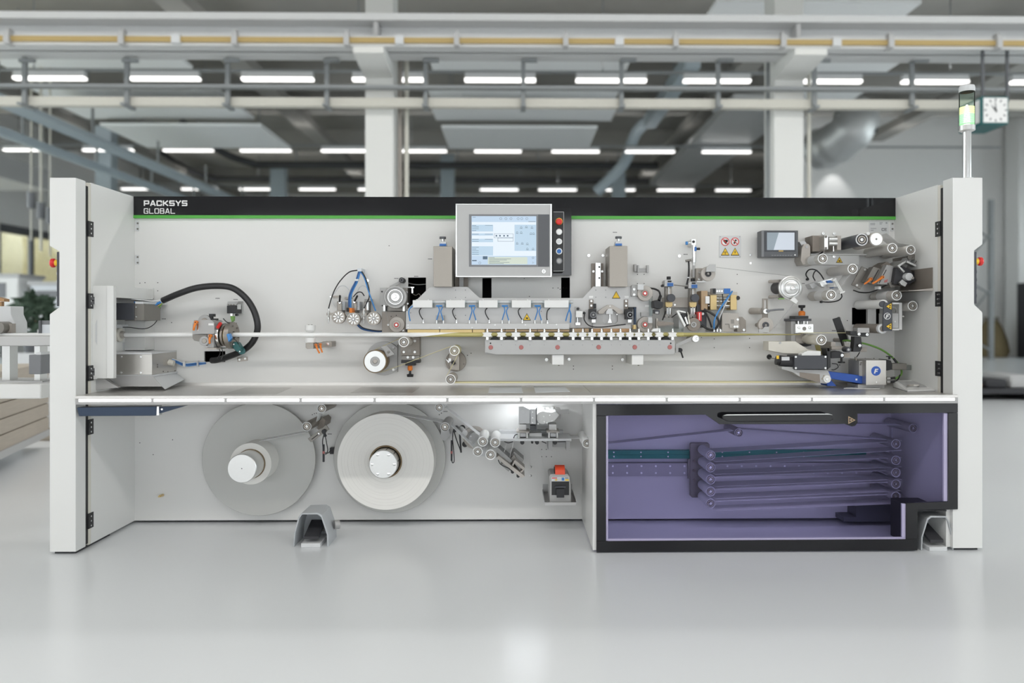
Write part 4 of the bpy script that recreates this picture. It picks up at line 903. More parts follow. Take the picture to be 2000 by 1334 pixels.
for i, (pts, r, m_, lab) in enumerate((
    ([(641.7, 603, .2), (645.5, 588.5, .19), (653, 567.5, .17), (665, 548, .14), (682, 531.5, .1), (699.5, 527.7, .06)], 1.2, 'black', 'black hose arcing from the outer spray nozzle'),
    ([(701.7, 528.5, .07), (695, 549.5, .08), (687, 565, .1), (682, 580, .1), (682, 600, .1)], 1.9, 'dark_blue_hose', 'thick dark blue hose dropping behind the pressure wheels'),
    ([(704, 527.5, .07), (698, 549.5, .08), (691, 563.5, .09), (685.5, 578, .1), (685, 601, .1)], 1.6, 'blue_hose', 'blue hose running beside the thick dark blue one'),
    ([(701, 526.5, .07), (711, 541, .08), (718, 563, .1), (724, 581, .11), (733.5, 607, .12)], 1.4, 'blue_hose', 'blue hose slanting down to the wheel by the stone plate'),
    ([(703.5, 525.5, .075), (713, 541, .085), (720, 561, .1), (721, 580, .11), (716, 592, .14), (710.7, 603, .2)], 1.2, 'rubber', 'black hose feeding the inner spray nozzle'),
    ([(653, 573, .05), (663, 559.5, .06), (675, 559, .06), (686, 572, .06), (688, 580, .05)], 1.0, 'pale_grey', 'pale thin hose arching left of the blue hoses'),
    ([(697, 576, .05), (701, 563, .06), (709, 558, .06), (717, 562, .05)], .9, 'pale_grey', 'pale thin hose arching between the blue hoses'),
    ([(690, 580, .1), (698, 571.5, .1), (706, 571, .1), (711.5, 578, .1)], 1.1, 'black', 'short black hose arching above the middle slide unit'),
    ([(656, 600, .08), (650, 590, .09), (648, 580, .08), (653, 573, .05)], .9, 'pale_grey', 'pale hose dropping beside the outermost slide unit'),
    ([(697, 633.5, .1), (707, 642, .08), (724, 646, .07), (744.5, 647, .07), (762, 643, .07)], 1.9, 'dark_blue_hose', 'dark blue hose sagging under the pressure wheels'),
    ([(699, 631.5, .11), (709, 640, .09), (726, 644.4, .08), (745, 646, .08), (760, 641, .08)], 1.0, 'black', 'thin black hose sagging under the pressure wheels'))):
    one('air_hose', lab, 'hose', mb().ptube(pts, r, 8), m_)
t = Thing('hose_tie', 'pale clip gathering the blue hoses at their highest point', 'clip')
t.part('clip', mb().pbox(698, 524, 706, 530, .09, .0), 'sheet'); t.part('tie', mb().pbox(693, 545, 699, 548.5, .1, .06), 'white_plastic'); t.part('screw', mb().screw(717.5, 548, 3, .0, .005), 'chrome')
t = Thing('push_fitting', 'orange and black push fitting at the end of the blue hoses', 'fitting')
t.part('black_body', mb().pbox(676.5, 601, 681.5, 609, .13, .09), 'black'); t.part('orange_body', mb().pbox(682, 601.5, 688, 611, .14, .08), 'orange', bevel=.001)
t = Thing('hose_bracket', 'slotted steel hook bracket beside the blue hoses', 'bracket')
t.part('arm', mb().pprism([(645, 578), (664, 577), (666, 581), (645, 581.5)], .05, .04), 'steel'); t.part('eye', mb().pcyl(646, 579.5, 2.5, .055, .0), 'alu'); t.part('arm', mb().pprism([(675, 580), (688, 580), (688, 584), (675, 584)], .06, .05).pcyl(675.5, 582.5, 2.5, .055, .0), 'steel')
# ================================================================ pulley and stone plate
t = Thing('feed_pulley', 'large grey grooved pulley on a motor plate beside the sealing unit', 'pulley')
o = .15
t.part('rim', mb().plathe(771.8, 580, o, [(o - .006, 18), (o, 18.5), (o, 21.5), (o - .003, 22.3), (o - .009, 20.5), (o - .015, 22.3), (o - .022, 22.3)], 44), 'plate_grey')
t.part('face', mb().ring(771.8, 580, 15.5, 9, o + .001, o - .0058, 36), 'light_grey'); t.part('inner_ring', mb().ring(771.8, 580, 14.6, 13.6, o + .004, o + .001, 36), 'chrome')
h = t.part('hub', mb().pcyl(771.8, 580, 8.8, o + .006, o - .006, 26), 'alu'); t.part('nut', mb().pcyl(769.5, 579, 4.2, o + .016, o + .0061, 14), 'chrome', sub=h)
t.part('side_plate', mb().pbox(742, 562, 757, 598, .1, .0), 'plate_grey', bevel=.001); t.part('motor', mb().pbox(758, 562, 796, 607, o - .05, .0), 'dark_steel')
for x, y in ((746, 569.5), (747, 597)): t.part('screw', mb().screw(x, y, 1.6, .1, .002), 'black')
for x in (748.5, 786.5): t.part('strut', mb().pbox(x, 596, x + 4, 608, .12, .07), 'alu')
for x, y in ((794.5, 571), (796, 593)): t.part('bolt', mb().screw(x, y, 2, o - .05, .004), 'chrome')
t = Thing('tension_knob', 'small black knob on a slanted flat link above the pulley', 'knob')
t.part('knob', mb().pcyl(784.3, 547, 5.3, .06, .0, 20), 'black'); t.part('knob_ring', mb().ring(784.3, 547, 3.4, 2.4, .062, .06), 'mid_grey')
t.part('link', mb().pprism([(776, 551), (781, 546), (785, 552), (764, 562), (760, 559)], .03, .02), 'light_grey')
t = Thing('gear_plate', 'stone coloured square plate with a round disc beside the sealing bar', 'plate')
t.part('plate', mb().pbox(746, 608.5, 792, 650, .085, .0), 'stone', bevel=.001)
d = t.part('disc', mb().pcyl(775, 634, 15, .1, .0852, 36), 'stone_light'); t.part('boss', mb().pcyl(774, 634, 8, .106, .1002, 26), 'stone_light', sub=d)
t.part('red_ring', mb().ring(774, 634.5, 4.4, 2.9, .109, .1062), 'red', sub=d); t.part('hub_screw', mb().pcyl(774, 634.5, 2.7, .11, .1062, 12), 'alu', sub=d)
for x, y in ((758, 634.5), (787, 645)): t.part('screw', mb().screw(x, y, 2.2, .0852, .004), 'alu')
for x, y in ((764, 618), (774, 616)): t.part('pin_hole', mb().pcyl(x, y, 1, .0858, .0852, 8), 'black')
one('grey_cord', 'thin grey cord running from the pulley to the stone plate', 'cord', mb().ptube([(754, 607, .112), (759, 632, .112)], .5, 5, smooth=False), 'plate_grey')
t = Thing('air_fitting', 'chrome elbow fitting in front of the dark opening beside the pulley', 'fitting')
t.part('body', mb().pbox(802, 560, 809, 563, .07, .05).pbox(803.5, 563, 807, 573, .07, .05), 'chrome', bevel=.001); t.part('hose', mb().ptube([(805, 573, .06), (812, 577, .06), (818, 574, .07), (822, 579, .09)], .8, 6), 'dark_steel'); t.part('arm', mb().pbox(793, 560, 802, 562, .06, .02), 'pale_grey')
one('loose_cable', 'grey cable crossing the dark opening beside the pulley', 'cable', mb().ptube([(795, 552, -.05), (806, 555, -.05), (818, 556, -.05), (833, 555, -.05)], .9, 6), 'light_grey')
# ================================================================ sealing unit
SP_ = .10
t = Thing('sealing_unit', 'long grey sealing plate with clipped corners carrying the white cylinders', 'sealing unit')
pl = t.part('plate', mb().pprism([(792.5, 643), (792.5, 607), (816, 583.5), (840, 560), (913.5, 560), (936.7, 582), (1138, 582), (1158.5, 559.5), (1238, 559.5), (1250, 566), (1272, 590), (1274, 640), (1112, 641)], SP_, SP_ - .014), 'grey_alu', bevel=.001)
t.part('sealing_bar', mb().pbox(792.5, 632, 1112, 643, OL + .012, SP_ + .0005), 'grey_alu', bevel=.001)
for x0, x1 in ((796, 858), (859.5, 922), (923.5, 947)): t.part('heater_block', mb().pbox(x0, 643.6, x1, 649.5, OL + .006, SP_ + .0005), 'brass')
for x0, x1 in ((948, 986), (987, 1049), (1050, 1112)): t.part('heater_block', mb().pbox(x0, 643.6, x1, 647.5, OL + .006, SP_ + .0005), 'wood_resin')
for x, y in ((797, 635), (797, 640), (967, 634.5), (1026, 634.5), (1087, 634), (858, 640), (922, 640)): t.part('screw', mb().screw(x, y, 1.5, OL + .0122, .002), 'alu')
for x, y in ((889.7, 566.5), (909, 566.5), (889.7, 581), (909, 581), (802, 611), (889.7, 616), (909, 616), (1163.7, 566.5), (1183, 566.5), (1163.7, 580.5), (1183, 580.5), (1057, 608)): t.part('screw_hole', mb().pcyl(x, y, .9, SP_ + .0005, SP_, 8), 'dark_grey', sub=pl)
t.part('stand_off', mb().pbox(800, 600, 860, 635, SP_ - .0145, .0).pbox(930, 590, 1000, 635, SP_ - .0145, .0).pbox(1060, 590, 1120, 635, SP_ - .0145, .0), 'dark_steel')
tri_sign(t, 1029, 619.5, 14.5, SP_, 'hand', sub=pl); tri_sign(t, 1203.5, 576.5, 15, SP_, '', sub=pl)
for x in (1150, 1220): smalltext(mb(), x, 579, 3)
for x in (1150.5, 1220, 1260): 
    y = 578 if x < 1250 else 595.5
    t.part('item_label', mb().pbox(x, y, x + 8, y + 4, SP_ + .0006, SP_), 'white_plastic', sub=pl)
CYL = ((806, 844.5), (871, 908), (935, 972), (999.5, 1037), (1063, 1111))
wh = ['left end of the sealing plate', 'first blue tee pair', 'second blue tee pair', 'yellow hand warning triangle', 'right end of the sealing bar']
for i, (x0, x1) in enumerate(CYL):
    t = Thing('air_cylinder', 'white square air cylinder by the ' + wh[i], 'cylinder', 'white air cylinders along the sealing plate')
    t.part('body', mb().pbox(x0, 586.3, x1, 601, SP_ + .045, SP_ + .0005), 'white_plastic', bevel=.0015)
    xe = x1 + 26.5 if i < 4 else x1 + 8
    c0, c1 = P(x1, 593, SP_ + .025), P(xe, 593, SP_ + .025)
    t.part('clear_barrel', mb().lathe(c0 + Vector((.0005, 0, .008)), (1, 0, 0), [(0, S(3)), (c1.x - c0.x - .001, S(3))], 14), 'pale_grey')
    t.part('end_cap', mb().pbox(x1 + .4, 587, x1 + 4, 600, SP_ + .038, SP_ + .006), 'clear'); 
    if i < 4: t.part('end_cap', mb().pbox(xe - 4, 587, xe - .5, 600, SP_ + .038, SP_ + .006), 'clear')
    for dx in (8, 30): t.part('screw', mb().cyl(P(x0 + dx, 586, SP_ + .03), P(x0 + dx, 584.6, SP_ + .03), S(1.6), 8), 'alu')
    # black cable and chrome foot
    cx = x0 + 16.5 if i < 4 else 1071
    t = Thing('probe_cable', 'black probe cable below the white cylinder by the ' + wh[i].replace(' of the sealing plate', ''), 'cable', 'black probe cables along the sealing plate')
    t.part('cable', mb().ptube([(cx, 601.6, SP_ + .02), (cx - 3.5, 607, SP_ + .025), (cx - 2, 615, SP_ + .03), (cx + 4, 625, SP_ + .03)] if i < 4 else [(1074, 601.6, SP_ + .02), (1069, 608, SP_ + .025), (1068, 620, SP_ + .03), (1069, 626, SP_ + .03)], 1.05, 7), 'black')
    e = (cx + 4, 625) if i < 4 else (1069, 626)
    t.part('foot_fitting', mb().lathe(P(e[0], e[1] + 6, SP_ + .03), (0, 0, 1), [(0, S(2.5)), (.006, S(2.5)), (.007, S(1.6)), (.016, S(1.8))], 10), 'chrome')
for i in range(4):
    xb = 858 + i * 64
    t = Thing('tee_line', 'blue tee hoses beside the white cylinder by the ' + wh[i], 'hose', 'blue tee hoses along the sealing plate')
    t.part('tee', mb().cyl(P(xb - 6, 597.5, SP_ + .05), P(xb + 6, 597.5, SP_ + .05), S(1.7), 10), 'blue_hose')
    t.part('hose', mb().ptube([(xb - 1.5, 599, SP_ + .05), (xb, 607, SP_ + .05), (xb - 2.5, 616, SP_ + .045), (xb - 5.5, 626, SP_ + .04)], 1.1, 7), 'blue_hose')
    t.part('hose', mb().ptube([(xb + 6.5, 600, SP_ + .05), (xb + 3, 608, SP_ + .05), (xb + 5, 617, SP_ + .045), (xb + 8, 627, SP_ + .04)], 1.1, 7), 'blue_hose')
    for dx in (-5.5, 8): t.part('fitting', mb().lathe(P(xb + dx, 632, SP_ + .04), (0, 0, 1), [(0, S(2)), (.012, S(2)), (.013, S(1.3)), (.017, S(1.3))], 10), 'alu')
    if i == 0: t.part('clamp_block', mb().pbox(xb - 7, 616, xb + 9, 626, SP_ + .035, SP_ + .0005), 'plate_grey')
one('air_line', 'single blue hose bending down at the left end of the sealing plate', 'hose', mb().ptube([(806, 597.5, SP_ + .05), (799.5, 604, SP_ + .05), (798.5, 613, SP_ + .045), (801, 627, SP_ + .04)], 1.2, 7), 'blue_hose')
one('air_line', 'pair of blue hoses bending down at the right end of the sealing bar', 'hose', mb().ptube([(1114, 594, SP_ + .05), (1112, 604, SP_ + .05), (1108, 615, SP_ + .045), (1105, 627, SP_ + .04)], 1.2, 7).ptube([(1112, 604, SP_ + .05), (1115, 615, SP_ + .05), (1114, 630, SP_ + .04)], 1.5, 7), 'blue_hose')
t = Thing('pressure_switch', 'small white pressure switch with a cable on the sealing plate', 'switch')
t.part('bracket', mb().pprism([(1123, 599), (1131, 599), (1136, 606), (1136, 634), (1123, 634)], SP_ + .006, SP_ + .0005), 'plate_grey'); t.part('body', mb().pbox(1125, 607.5, 1138, 620, SP_ + .04, SP_ + .007), 'white_plastic', bevel=.001)
t.part('knob', mb().pcyl(1129, 603, 2.6, SP_ + .02, SP_ + .006), 'black'); t.part('stem', mb().cyl(P(1128, 620.5, SP_ + .03), P(1128, 630, SP_ + .03), S(1.4), 10).pbox(1124.5, 630, 1133, 635, SP_ + .035, SP_ + .007), 'chrome')
t.part('plug', mb().cyl(P(1139, 610, SP_ + .03), P(1143, 613, SP_ + .03), S(2.3), 10), 'black')
one('signal_cable', 'black cable with white ends sagging below the two camera heads', 'cable', mb().ptube([(1142, 614, SP_ + .04), (1141, 624, SP_ + .05), (1148, 634, SP_ + .06), (1160, 638.5, SP_ + .06), (1180, 638.5, SP_ + .06), (1200, 636, SP_ + .06), (1222, 633.5, SP_ + .06)], 1.1, 7), 'black')
# arch bracket with hammer
t = Thing('press_frame', 'grey press frame with a rounded window and beige arch', 'frame')
t.part('frame_side', mb().pprism([(1158, 624), (1166, 613.5), (1177, 613.5), (1177, 628), (1181, 631), (1181, 634), (1158, 634)], SP_ + .02, SP_ + .0005), 'plate_grey')
t.part('frame_side', mb().pprism([(1206.5, 613.5), (1218, 613.5), (1232, 624), (1232, 634), (1203, 634), (1203, 631), (1206.5, 628)], SP_ + .02, SP_ + .0005), 'plate_grey')
t.part('frame_foot', mb().pbox(1158, 634.3, 1232, 641.5, SP_ + .024, SP_ + .0005), 'grey_alu'); t.part('frame_sill', mb().pbox(1181.3, 631, 1202.7, 634, SP_ + .02, SP_ + .0005), 'plate_grey')
t.part('arch', mb().pprism([(1168, 608), (1187, 595.5), (1196, 595.5), (1218, 608), (1216, 613), (1207, 613), (1199, 605), (1185, 605), (1178, 613), (1169, 613)], SP_ + .03, SP_ + .0005), 'stone_light', bevel=.001)
t.part('hammer', mb().pprism([(1184, 608), (1188, 603), (1195, 603), (1197, 608), (1197, 613.5), (1184, 613.5)], SP_ + .04, SP_ + .031), 'pale_grey'); t.part('stem', mb().cyl(P(1191, 614, SP_ + .03), P(1191, 624, SP_ + .03), S(1.1), 8).pprism([(1187, 630.5), (1190, 623), (1192.5, 623), (1195, 630.5)], SP_ + .035, SP_ + .01), 'chrome')
for x, y in ((1191.5, 598), (1205, 614)): t.part('screw', mb().screw(x, y, 1.4, SP_ + .03, .002), 'alu')
for x0, x1 in ((1120, 1140), (1142, 1150), (1157, 1176), (1178, 1194), (1196, 1212), (1214, 1230)): t.part('guide_block', mb().pbox(x0, 642, x1, 648.5, OL + .006, SP_ + .0005), 'copper' if x0 > 1150 else 'wood_resin')
for k, (bx, px) in enumerate(((1151, 1159), (1219, 1231))):
    t = Thing('camera_head', ('square black camera head with lens left of the beige arch', 'square black camera head with lens right of the beige arch')[k], 'camera', 'two black camera heads')
    t.part('strip', mb().pbox(bx, 585, bx + 8, 604, SP_ + .008, SP_ + .0005), 'stone_dark')
    for y in (588, 597): t.part('screw', mb().screw(bx + 4, y, 2.3, SP_ + .008, .004), 'alu')
    x0 = (1151, 1221.5)[k]; t.part('body', mb().pbox(x0, 603.5, x0 + 14, 623.5, SP_ + .06, SP_ + .009), 'black', bevel=.001)
    ln = t.part('lens_ring', mb().ring(px, 615, 6.3, 4.6, SP_ + .067, SP_ + .0602), 'mid_grey'); t.part('lens', mb().pcyl(px, 615, 4.4, SP_ + .064, SP_ + .0602, 20), 'black_gloss', sub=ln); t.part('lens_core', mb().pcyl(px, 615, 1.6, SP_ + .067, SP_ + .0641, 12), 'light_grey', sub=ln)
    t.part('connector', mb().pbox(x0 + 5, 624, x0 + 12, 630, SP_ + .04, SP_ + .015), 'chrome')
    if k == 0: t.part('relay', mb().pbox(1159.5, 593, 1164.5, 602.5, SP_ + .03, SP_ + .0005), 'black')
t = Thing('shock_absorber', 'slim blue-black cylinder hanging beside the right camera head', 'cylinder')
t.part('body', mb().cyl(P(1240, 601, SP_ + .04), P(1240, 634, SP_ + .04), S(2.6), 14), 'navy'); t.part('holder', mb().pbox(1229, 599.5, 1243, 603, SP_ + .035, SP_ + .0005), 'black'); t.part('foot', mb().cyl(P(1239, 634.5, SP_ + .04), P(1239, 643, SP_ + .04), S(3.6), 14), 'brass')
# grooved wheels right end
for k, (y, lab) in enumerate(((573, 'upper stone coloured wheel with a red centre ring at the sealing plate end'), (634, 'lower stone coloured wheel with a red centre ring at the sealing plate end'))):
    t = Thing('sealing_pulley', lab, 'wheel', 'two stone coloured wheels at the sealing plate end')
    d = t.part('disc', mb().pcyl(1260, y, 15, SP_ + .03, SP_ + .001, 38), 'stone_light'); t.part('boss', mb().pcyl(1260, y, 7.6, SP_ + .035, SP_ + .0302, 26), 'stone', sub=d)
    t.part('red_ring', mb().ring(1260, y, 4.4, 2.9, SP_ + .038, SP_ + .0352), 'red', sub=d); t.part('hub_screw', mb().pcyl(1260, y, 2.7, SP_ + .039, SP_ + .0352, 12), 'alu', sub=d)
    if k == 0:
        b = t.part('bracket', mb().pprism([(1233, 558), (1236, 556), (1245, 556), (1245, 578), (1233, 579)], SP_ + .02, SP_ + .0005), 'plate_grey', bevel=.001)
        for yy in (565, 575.5): t.part('screw', mb().screw(1238.5, yy, 2.8, SP_ + .02, .005), 'alu', sub=b)
        t.part('guard', mb().pbox(1245.5, 555.5, 1257, 566, SP_ + .045, SP_ + .0395), 'pale_grey')
    else: t.part('guard', mb().pbox(1266, 620, 1274, 631, SP_ + .045, SP_ + .0395), 'pale_grey'); t.part('bracket', mb().pbox(1252, 610, 1268, 617.5, SP_ + .02, SP_ + .0005), 'plate_grey')
one('clear_cover', 'narrow clear plastic strip between the two stone coloured wheels', 'cover', mb().pbox(1269, 579, 1274.5, 617, SP_ + .03, SP_ + .001), 'clear')
t = Thing('line_camera', 'black industrial camera tilted on a thick cable beside the slides', 'camera')
t.part('body', mb().pprism([(1277, 588), (1283, 586), (1296, 591), (1294, 600), (1289, 604), (1277, 601)], .2, .13), 'black', bevel=.002); t.part('lens_barrel', mb().pprism([(1279, 604), (1289, 606), (1287.5, 614), (1278, 612)], .19, .14), 'anthracite', bevel=.002)
t.part('lens_glass', mb().pbox(1280, 609, 1286, 612.5, .192, .19), 'light_grey')
t.part('cable_plug', mb().cyl(P(1287, 587, .165), P(1290, 578, .15), S(3), 12), 'rubber'); t.part('cable', mb().ptube([(1290, 578, .15), (1287, 569, .12), (1279, 564.5, .09), (1270, 563, .05)], 1.9, 8), 'rubber')
# covers and rails above the sealing plate
def cover(x0, x1, y0, o, label, side):
    t = Thing('drive_cover', label, 'cover', 'tall steel drive covers with counters')
    b = t.part('cover', mb().pbox(x0, y0, x1, 560, o, .0), 'steel', bevel=.001)
    cx = (x0 + x1) / 2
    t.part('counter', mb().pprism([(cx - 7, y0 - .5), (cx - 5, y0 - 9), (cx + 6, y0 - 9), (cx + 7.5, y0 - .5)], o - .02, o - .07), 'pale_grey'); t.part('counter_window', mb().pbox(cx - 6.3, y0 - 5, cx + 6.7, y0 - .5, o - .0185, o - .0199), 'blue_cap')
    t.part('stem', mb().cyl(P(cx, y0 - 9.3, o - .045), P(cx, y0 - 14, o - .045), S(3.2), 12), 'alu'); t.part('knob', mb().cyl(P(cx, y0 - 14.2, o - .045), P(cx, y0 - 18.5, o - .045), S(6.2), 20), 'dark_grey')
    for yy in (y0 + 20, y0 + 54): t.part('side_screw', mb().pcyl(x0 - 3 if side < 0 else x1 + 3, yy, 1.5, .03, .0, 8), 'black')
    return t
cover(846.5, 883, 481, .17, 'tall steel cover with blue counter knob beside the touch screen', 1)
cover(1190.5, 1225.5, 480.5, .17, 'tall steel cover with blue counter knob beside the slotted rail', -1)
t = Thing('slide_rail', 'steel linear rail with dark holes left of the tall steel cover', 'rail')
t.part('base', mb().pbox(1155.5, 514.5, 1178, 562, .03, .0), 'stone_dark'); r_ = t.part('rail', mb().pbox(1163, 513, 1173.5, 562, .055, .0302), 'alu', bevel=.001)
for y in (521.5, 543): t.part('bore', mb().pcyl(1170.5, y, 1.8, .0556, .055, 12), 'black', sub=r_)
for x, y in ((1159, 530), (1176, 530)): t.part('screw', mb().screw(x, y, 2.5, .03, .005), 'alu')
t = Thing('slide_rail', 'steel linear rail half hidden below the touch screen', 'rail')
t.part('base', mb().pbox(889, 535, 914, 562, .03, .0), 'stone_dark'); t.part('rail', mb().pbox(897, 533, 905, 562, .05, .0302), 'light_grey')
# ================================================================ touch screen
t = Thing('touch_screen', 'large grey framed touch screen showing a pale blue control page', 'screen')
o = .17
fr = t.part('bezel', mb().pprism([(890, 398), (1078, 398.5), (1077.5, 541), (891, 541)], o, o - .03), 'light_grey', bevel=.003)
t.part('frame_edge', mb().pbox(890, 398, 1078, 400, o + .003, o + .0002).pbox(890, 539, 1077.5, 541, o + .003, o + .0002).pbox(890, 400.1, 892.5, 538.9, o + .003, o + .0002).pbox(1075, 400.1, 1077.8, 538.9, o + .003, o + .0002), 'alu')
t.part('dark_glass', mb().pbox(916, 418.5, 1073, 521, o + .0015, o + .0002), 'mid_grey')
t.part('glass_strip', mb().pbox(1051, 418.8, 1072.8, 520.6, o + .0018, o + .0016), 'dark_grey')
mat('display', (.16, .2, .24), .3, emit=.62, var=0, ecol=(.60, .76, .95)); mat('display_white', (.2, .22, .24), .3, emit=.72, var=0, ecol=(.82, .91, 1.0)); mat('display_tint', (.15, .2, .24), .3, emit=.60, var=0, ecol=(.60, .78, .95)); mat('display_yellow', (.2, .22, .18), .3, emit=.6, var=0, ecol=(.74, .82, .72)); mat('display_line', (.05, .09, .14), .4, emit=.12, var=0, ecol=(.3, .45, .62))
ds = t.part('display', mb().pbox(921, 422, 1047.5, 517.3, o + .0022, o + .0017), 'display')
oo = o + .0023
t.part('page_body', mb().pbox(921.5, 433.5, 1047, 500, oo, oo - .0001), 'display_white', sub=ds)
for (a_, b_, c_, d_) in ((921.5, 439, 963, 452), (921.5, 456, 963, 460), (921.5, 466.5, 963, 473), (921.5, 481, 963, 499), (1005, 439, 1047, 490)): t.part('page_field', mb().pbox(a_, b_, c_, d_, oo + .0001, oo), 'display_tint', sub=ds)
t.part('message_box', mb().pbox(953, 502, 1030, 516, oo + .0001, oo - .0002), 'display_yellow', sub=ds)
ln = mb(); q = oo + .0003
for y in (440, 443, 446.5, 450, 457, 467, 471, 482.5, 486, 489.5, 493, 496.5): ln.pbox(922, y, 922 + (13 if y % 2 else 8), y + .7, q, q - .0001)
for y in (440, 457, 467): ln.pbox(947, y, 962, y + .6, q, q - .0001)
for x in (978, 988, 998, 1012, 1019, 1029): 
    c = P(x, 427, q); R_ = S(2.2, q); ln.ring(x, 427, 2.4, 1.9, q, q - .0001, 14)
ln.pbox(923, 424, 929, 424.7, q, q - .0001).pbox(1032, 432.5, 1046, 433.3, q, q - .0001)
for (x0, y0, x1, y1) in ((965, 456.5, 1002.5, 464.5), (972, 464.5, 1002.5, 471.5)):
    ln.pbox(x0, y0, x1, y0 + .5, q, q - .0001).pbox(x0, y1 - .5, x1, y1, q, q - .0001).pbox(x0, y0, x0 + .5, y1, q, q - .0001).pbox(x1 - .5, y0, x1, y1, q, q - .0001)
for x in (968, 975, 983, 990): ln.pbox(x, 459, x + 3, 462, q, q - .0001)
for (x, y) in ((1018, 444), (1028, 443), (1039, 444), (1010, 454), (1018, 454), (1037, 456), (1042, 456), (1010, 475), (1020, 475), (1030, 476), (1030, 486), (1041, 486)): ln.ring(x, y, 1.9, 1.4, q, q - .0001, 10).pbox(x - 3, y + 1.8, x + 3, y + 2.3, q, q - .0001)
for i, y in enumerate((503, 505.3, 507.6, 509.9, 512.2, 514.4)): ln.pbox(955, y, (966, 998, 990, 976, 995, 984)[i], y + .7, q, q - .0001)
ln.ring(937, 513.5, 2.4, 1.9, q, q - .0001, 14).ring(1041, 513, 2.2, 1.7, q, q - .0001, 3).ring(1041, 503.5, 2, 1.4, q, q - .0001, 12).pbox(943, 500.5, 952, 506.5, q - .0001, q - .0002).pbox(922, 508, 931, 510, q, q - .0001)
t.part('page_lines', ln, 'display_line', sub=ds, kind='stuff')
k = t.part('key_switch', mb().pcyl(1062, 530, 4.2, o + .003, o, 22), 'alu'); t.part('key_slot', mb().pbox(1061.5, 527.5, 1062.6, 532.5, o + .0036, o + .003), 'dark_grey', sub=k)
t.part('support_arm', mb().pbox(960, 430, 1040, 510, o - .031, .0), 'light_grey')
t = Thing('button_panel', 'tall black button strip with five round buttons beside the touch screen', 'control panel')
t.part('back_plate', mb().pbox(1079, 405, 1116, 538, .07, .0), 'black_gloss', bevel=.001)
ip = t.part('front_plate', mb().pbox(1079.5, 413, 1101.5, 530, o - .02, .0705), 'black', bevel=.001)
t.part('edge_trim', mb().pbox(1081, 413.5, 1101, 414.3, o - .0188, o - .0199).pbox(1100.6, 414, 1101.4, 529, o - .0188, o - .0199).pbox(1081, 528.8, 1101, 529.6, o - .0188, o - .0199), 'light_grey')
o2 = o - .0195
for i, (y, m1, m2, nm) in enumerate(((432.5, 'orange', 'red', 'emergency_button'), (452.7, 'alu', 'white_plastic', 'push_button'), (471.7, 'alu', 'pale_grey', 'push_button'), (490.7, 'white_plastic', 'blue_cap', 'push_button'), (509.6, 'mid_grey', 'plate_grey', 'push_button'))):
    b = t.part(nm, mb().plathe(1092, y, o2 + (.026 if i == 0 else .006), [(o2 + .026, 3), (o2 + .024, 5.4), (o2 + .016, 6.4), (o2 + .008, 5), (o2, 5)] if i == 0 else [(o2 + .006, 5.4), (o2 + .004, 6.3), (o2, 6.3)], 24), m2 if i == 0 else m1)
    if i: t.part('button_cap', mb().pcyl(1092, y, 4.3, o2 + .009, o2 + .0061, 20), m2, sub=b)
    else: t.part('collar', mb().ring(1092, y, 7, 5.5, o2 + .004, o2, 24), 'yellow', sub=b)
# ================================================================ guide rack under the tube
OR_ = .20
t = Thing('guide_rack', 'light grey guide rack with red caps under the gold tube', 'rack')
t.part('back_rail', mb().pbox(947.4, 680, 1318, 692, OR_ - .0505, OR_ - .09), 'light_grey'); rk = t.part('rail', mb().pprism([(947.4, 664), (1318, 664), (1318, 688), (1315, 692.5), (968, 692.5), (947.4, 688)], OR_, OR_ - .02), 'light_grey', bevel=.001)
for x, y in ((958.5, 678.5), (1018, 678.5), (1089, 678.3), (1169.5, 678), (1240, 678), (1308.5, 678)): t.part('red_cap', mb().pcyl(x, y, 4.4, OR_ + .004, OR_, 20), 'dull_red', sub=rk)
for x in (958, 1310): t.part('bore', mb().pcyl(x, 670.5, 1.6, OR_ + .0006, OR_, 10), 'black', sub=rk)
for x in (979, 1007, 1035, 1063, 1119, 1138, 1157, 1175, 1194, 1212, 1230, 1248, 1267, 1289): t.part('pin', mb().pcyl(x, 673.5, .7, OR_ + .0006, OR_, 6), 'mid_grey', sub=rk)
posts = [951.7, 979.5, 1007.5, 1035.3, 1063.2, 1091, 1119.5, 1138.2, 1156.2, 1175, 1193.7, 1211.7, 1230.5, 1247.7, 1266.2, 1288.2, 1313.7]
for i, x in enumerate(posts):
    og = OR_ + .012; wv, wm = (10, 7.2) if i < 6 else (9, 6.4)
    g = t.part('tube_guide', mb().pprism([(x - wv, 650), (x - 3.5, 649.2), (x + 3.5, 649.2), (x + wv, 650), (x + wm + 1, 651.6), (x + wm, 653.6), (x + wm + 1, 655.6), (x + wv, 657.2), (x + 3.5, 658), (x - 3.5, 658), (x - wv, 657.2), (x - wm - 1, 655.6), (x - wm, 653.6), (x - wm - 1, 651.6)], og, og - .018), 'white_plastic', bevel=.0005, label='white hourglass tube guide')
    t.part('post', mb().pbox(x - 2.6, 658.2, x + 2.6, 664, og - .002, og - .018), 'alu', sub=g)
    t.part('top_pin', mb().cyl(P(x, 648.8, og - .01), P(x, 645.5, og - .01), S(2.6), 12).cyl(P(x, 645.4, og - .01), P(x, 642.2, og - .01), S(1.9), 10), 'chrome', sub=g)
for i, x in enumerate([966, 994, 1021.5, 1049.5, 1077, 1105, 1128.5, 1147, 1165.5, 1184.5, 1202.5, 1221, 1239, 1257, 1276.5, 1301]):
    white = i in (7, 10, 13)
    t.part('wheel', mb().pcyl(x, 668.2, 10.4 if i < 6 or i > 13 else 9.2, OR_ - .0215, OR_ - .05, 30), 'paper' if white else 'black_soft', label='white wheel' if white else 'black wheel')
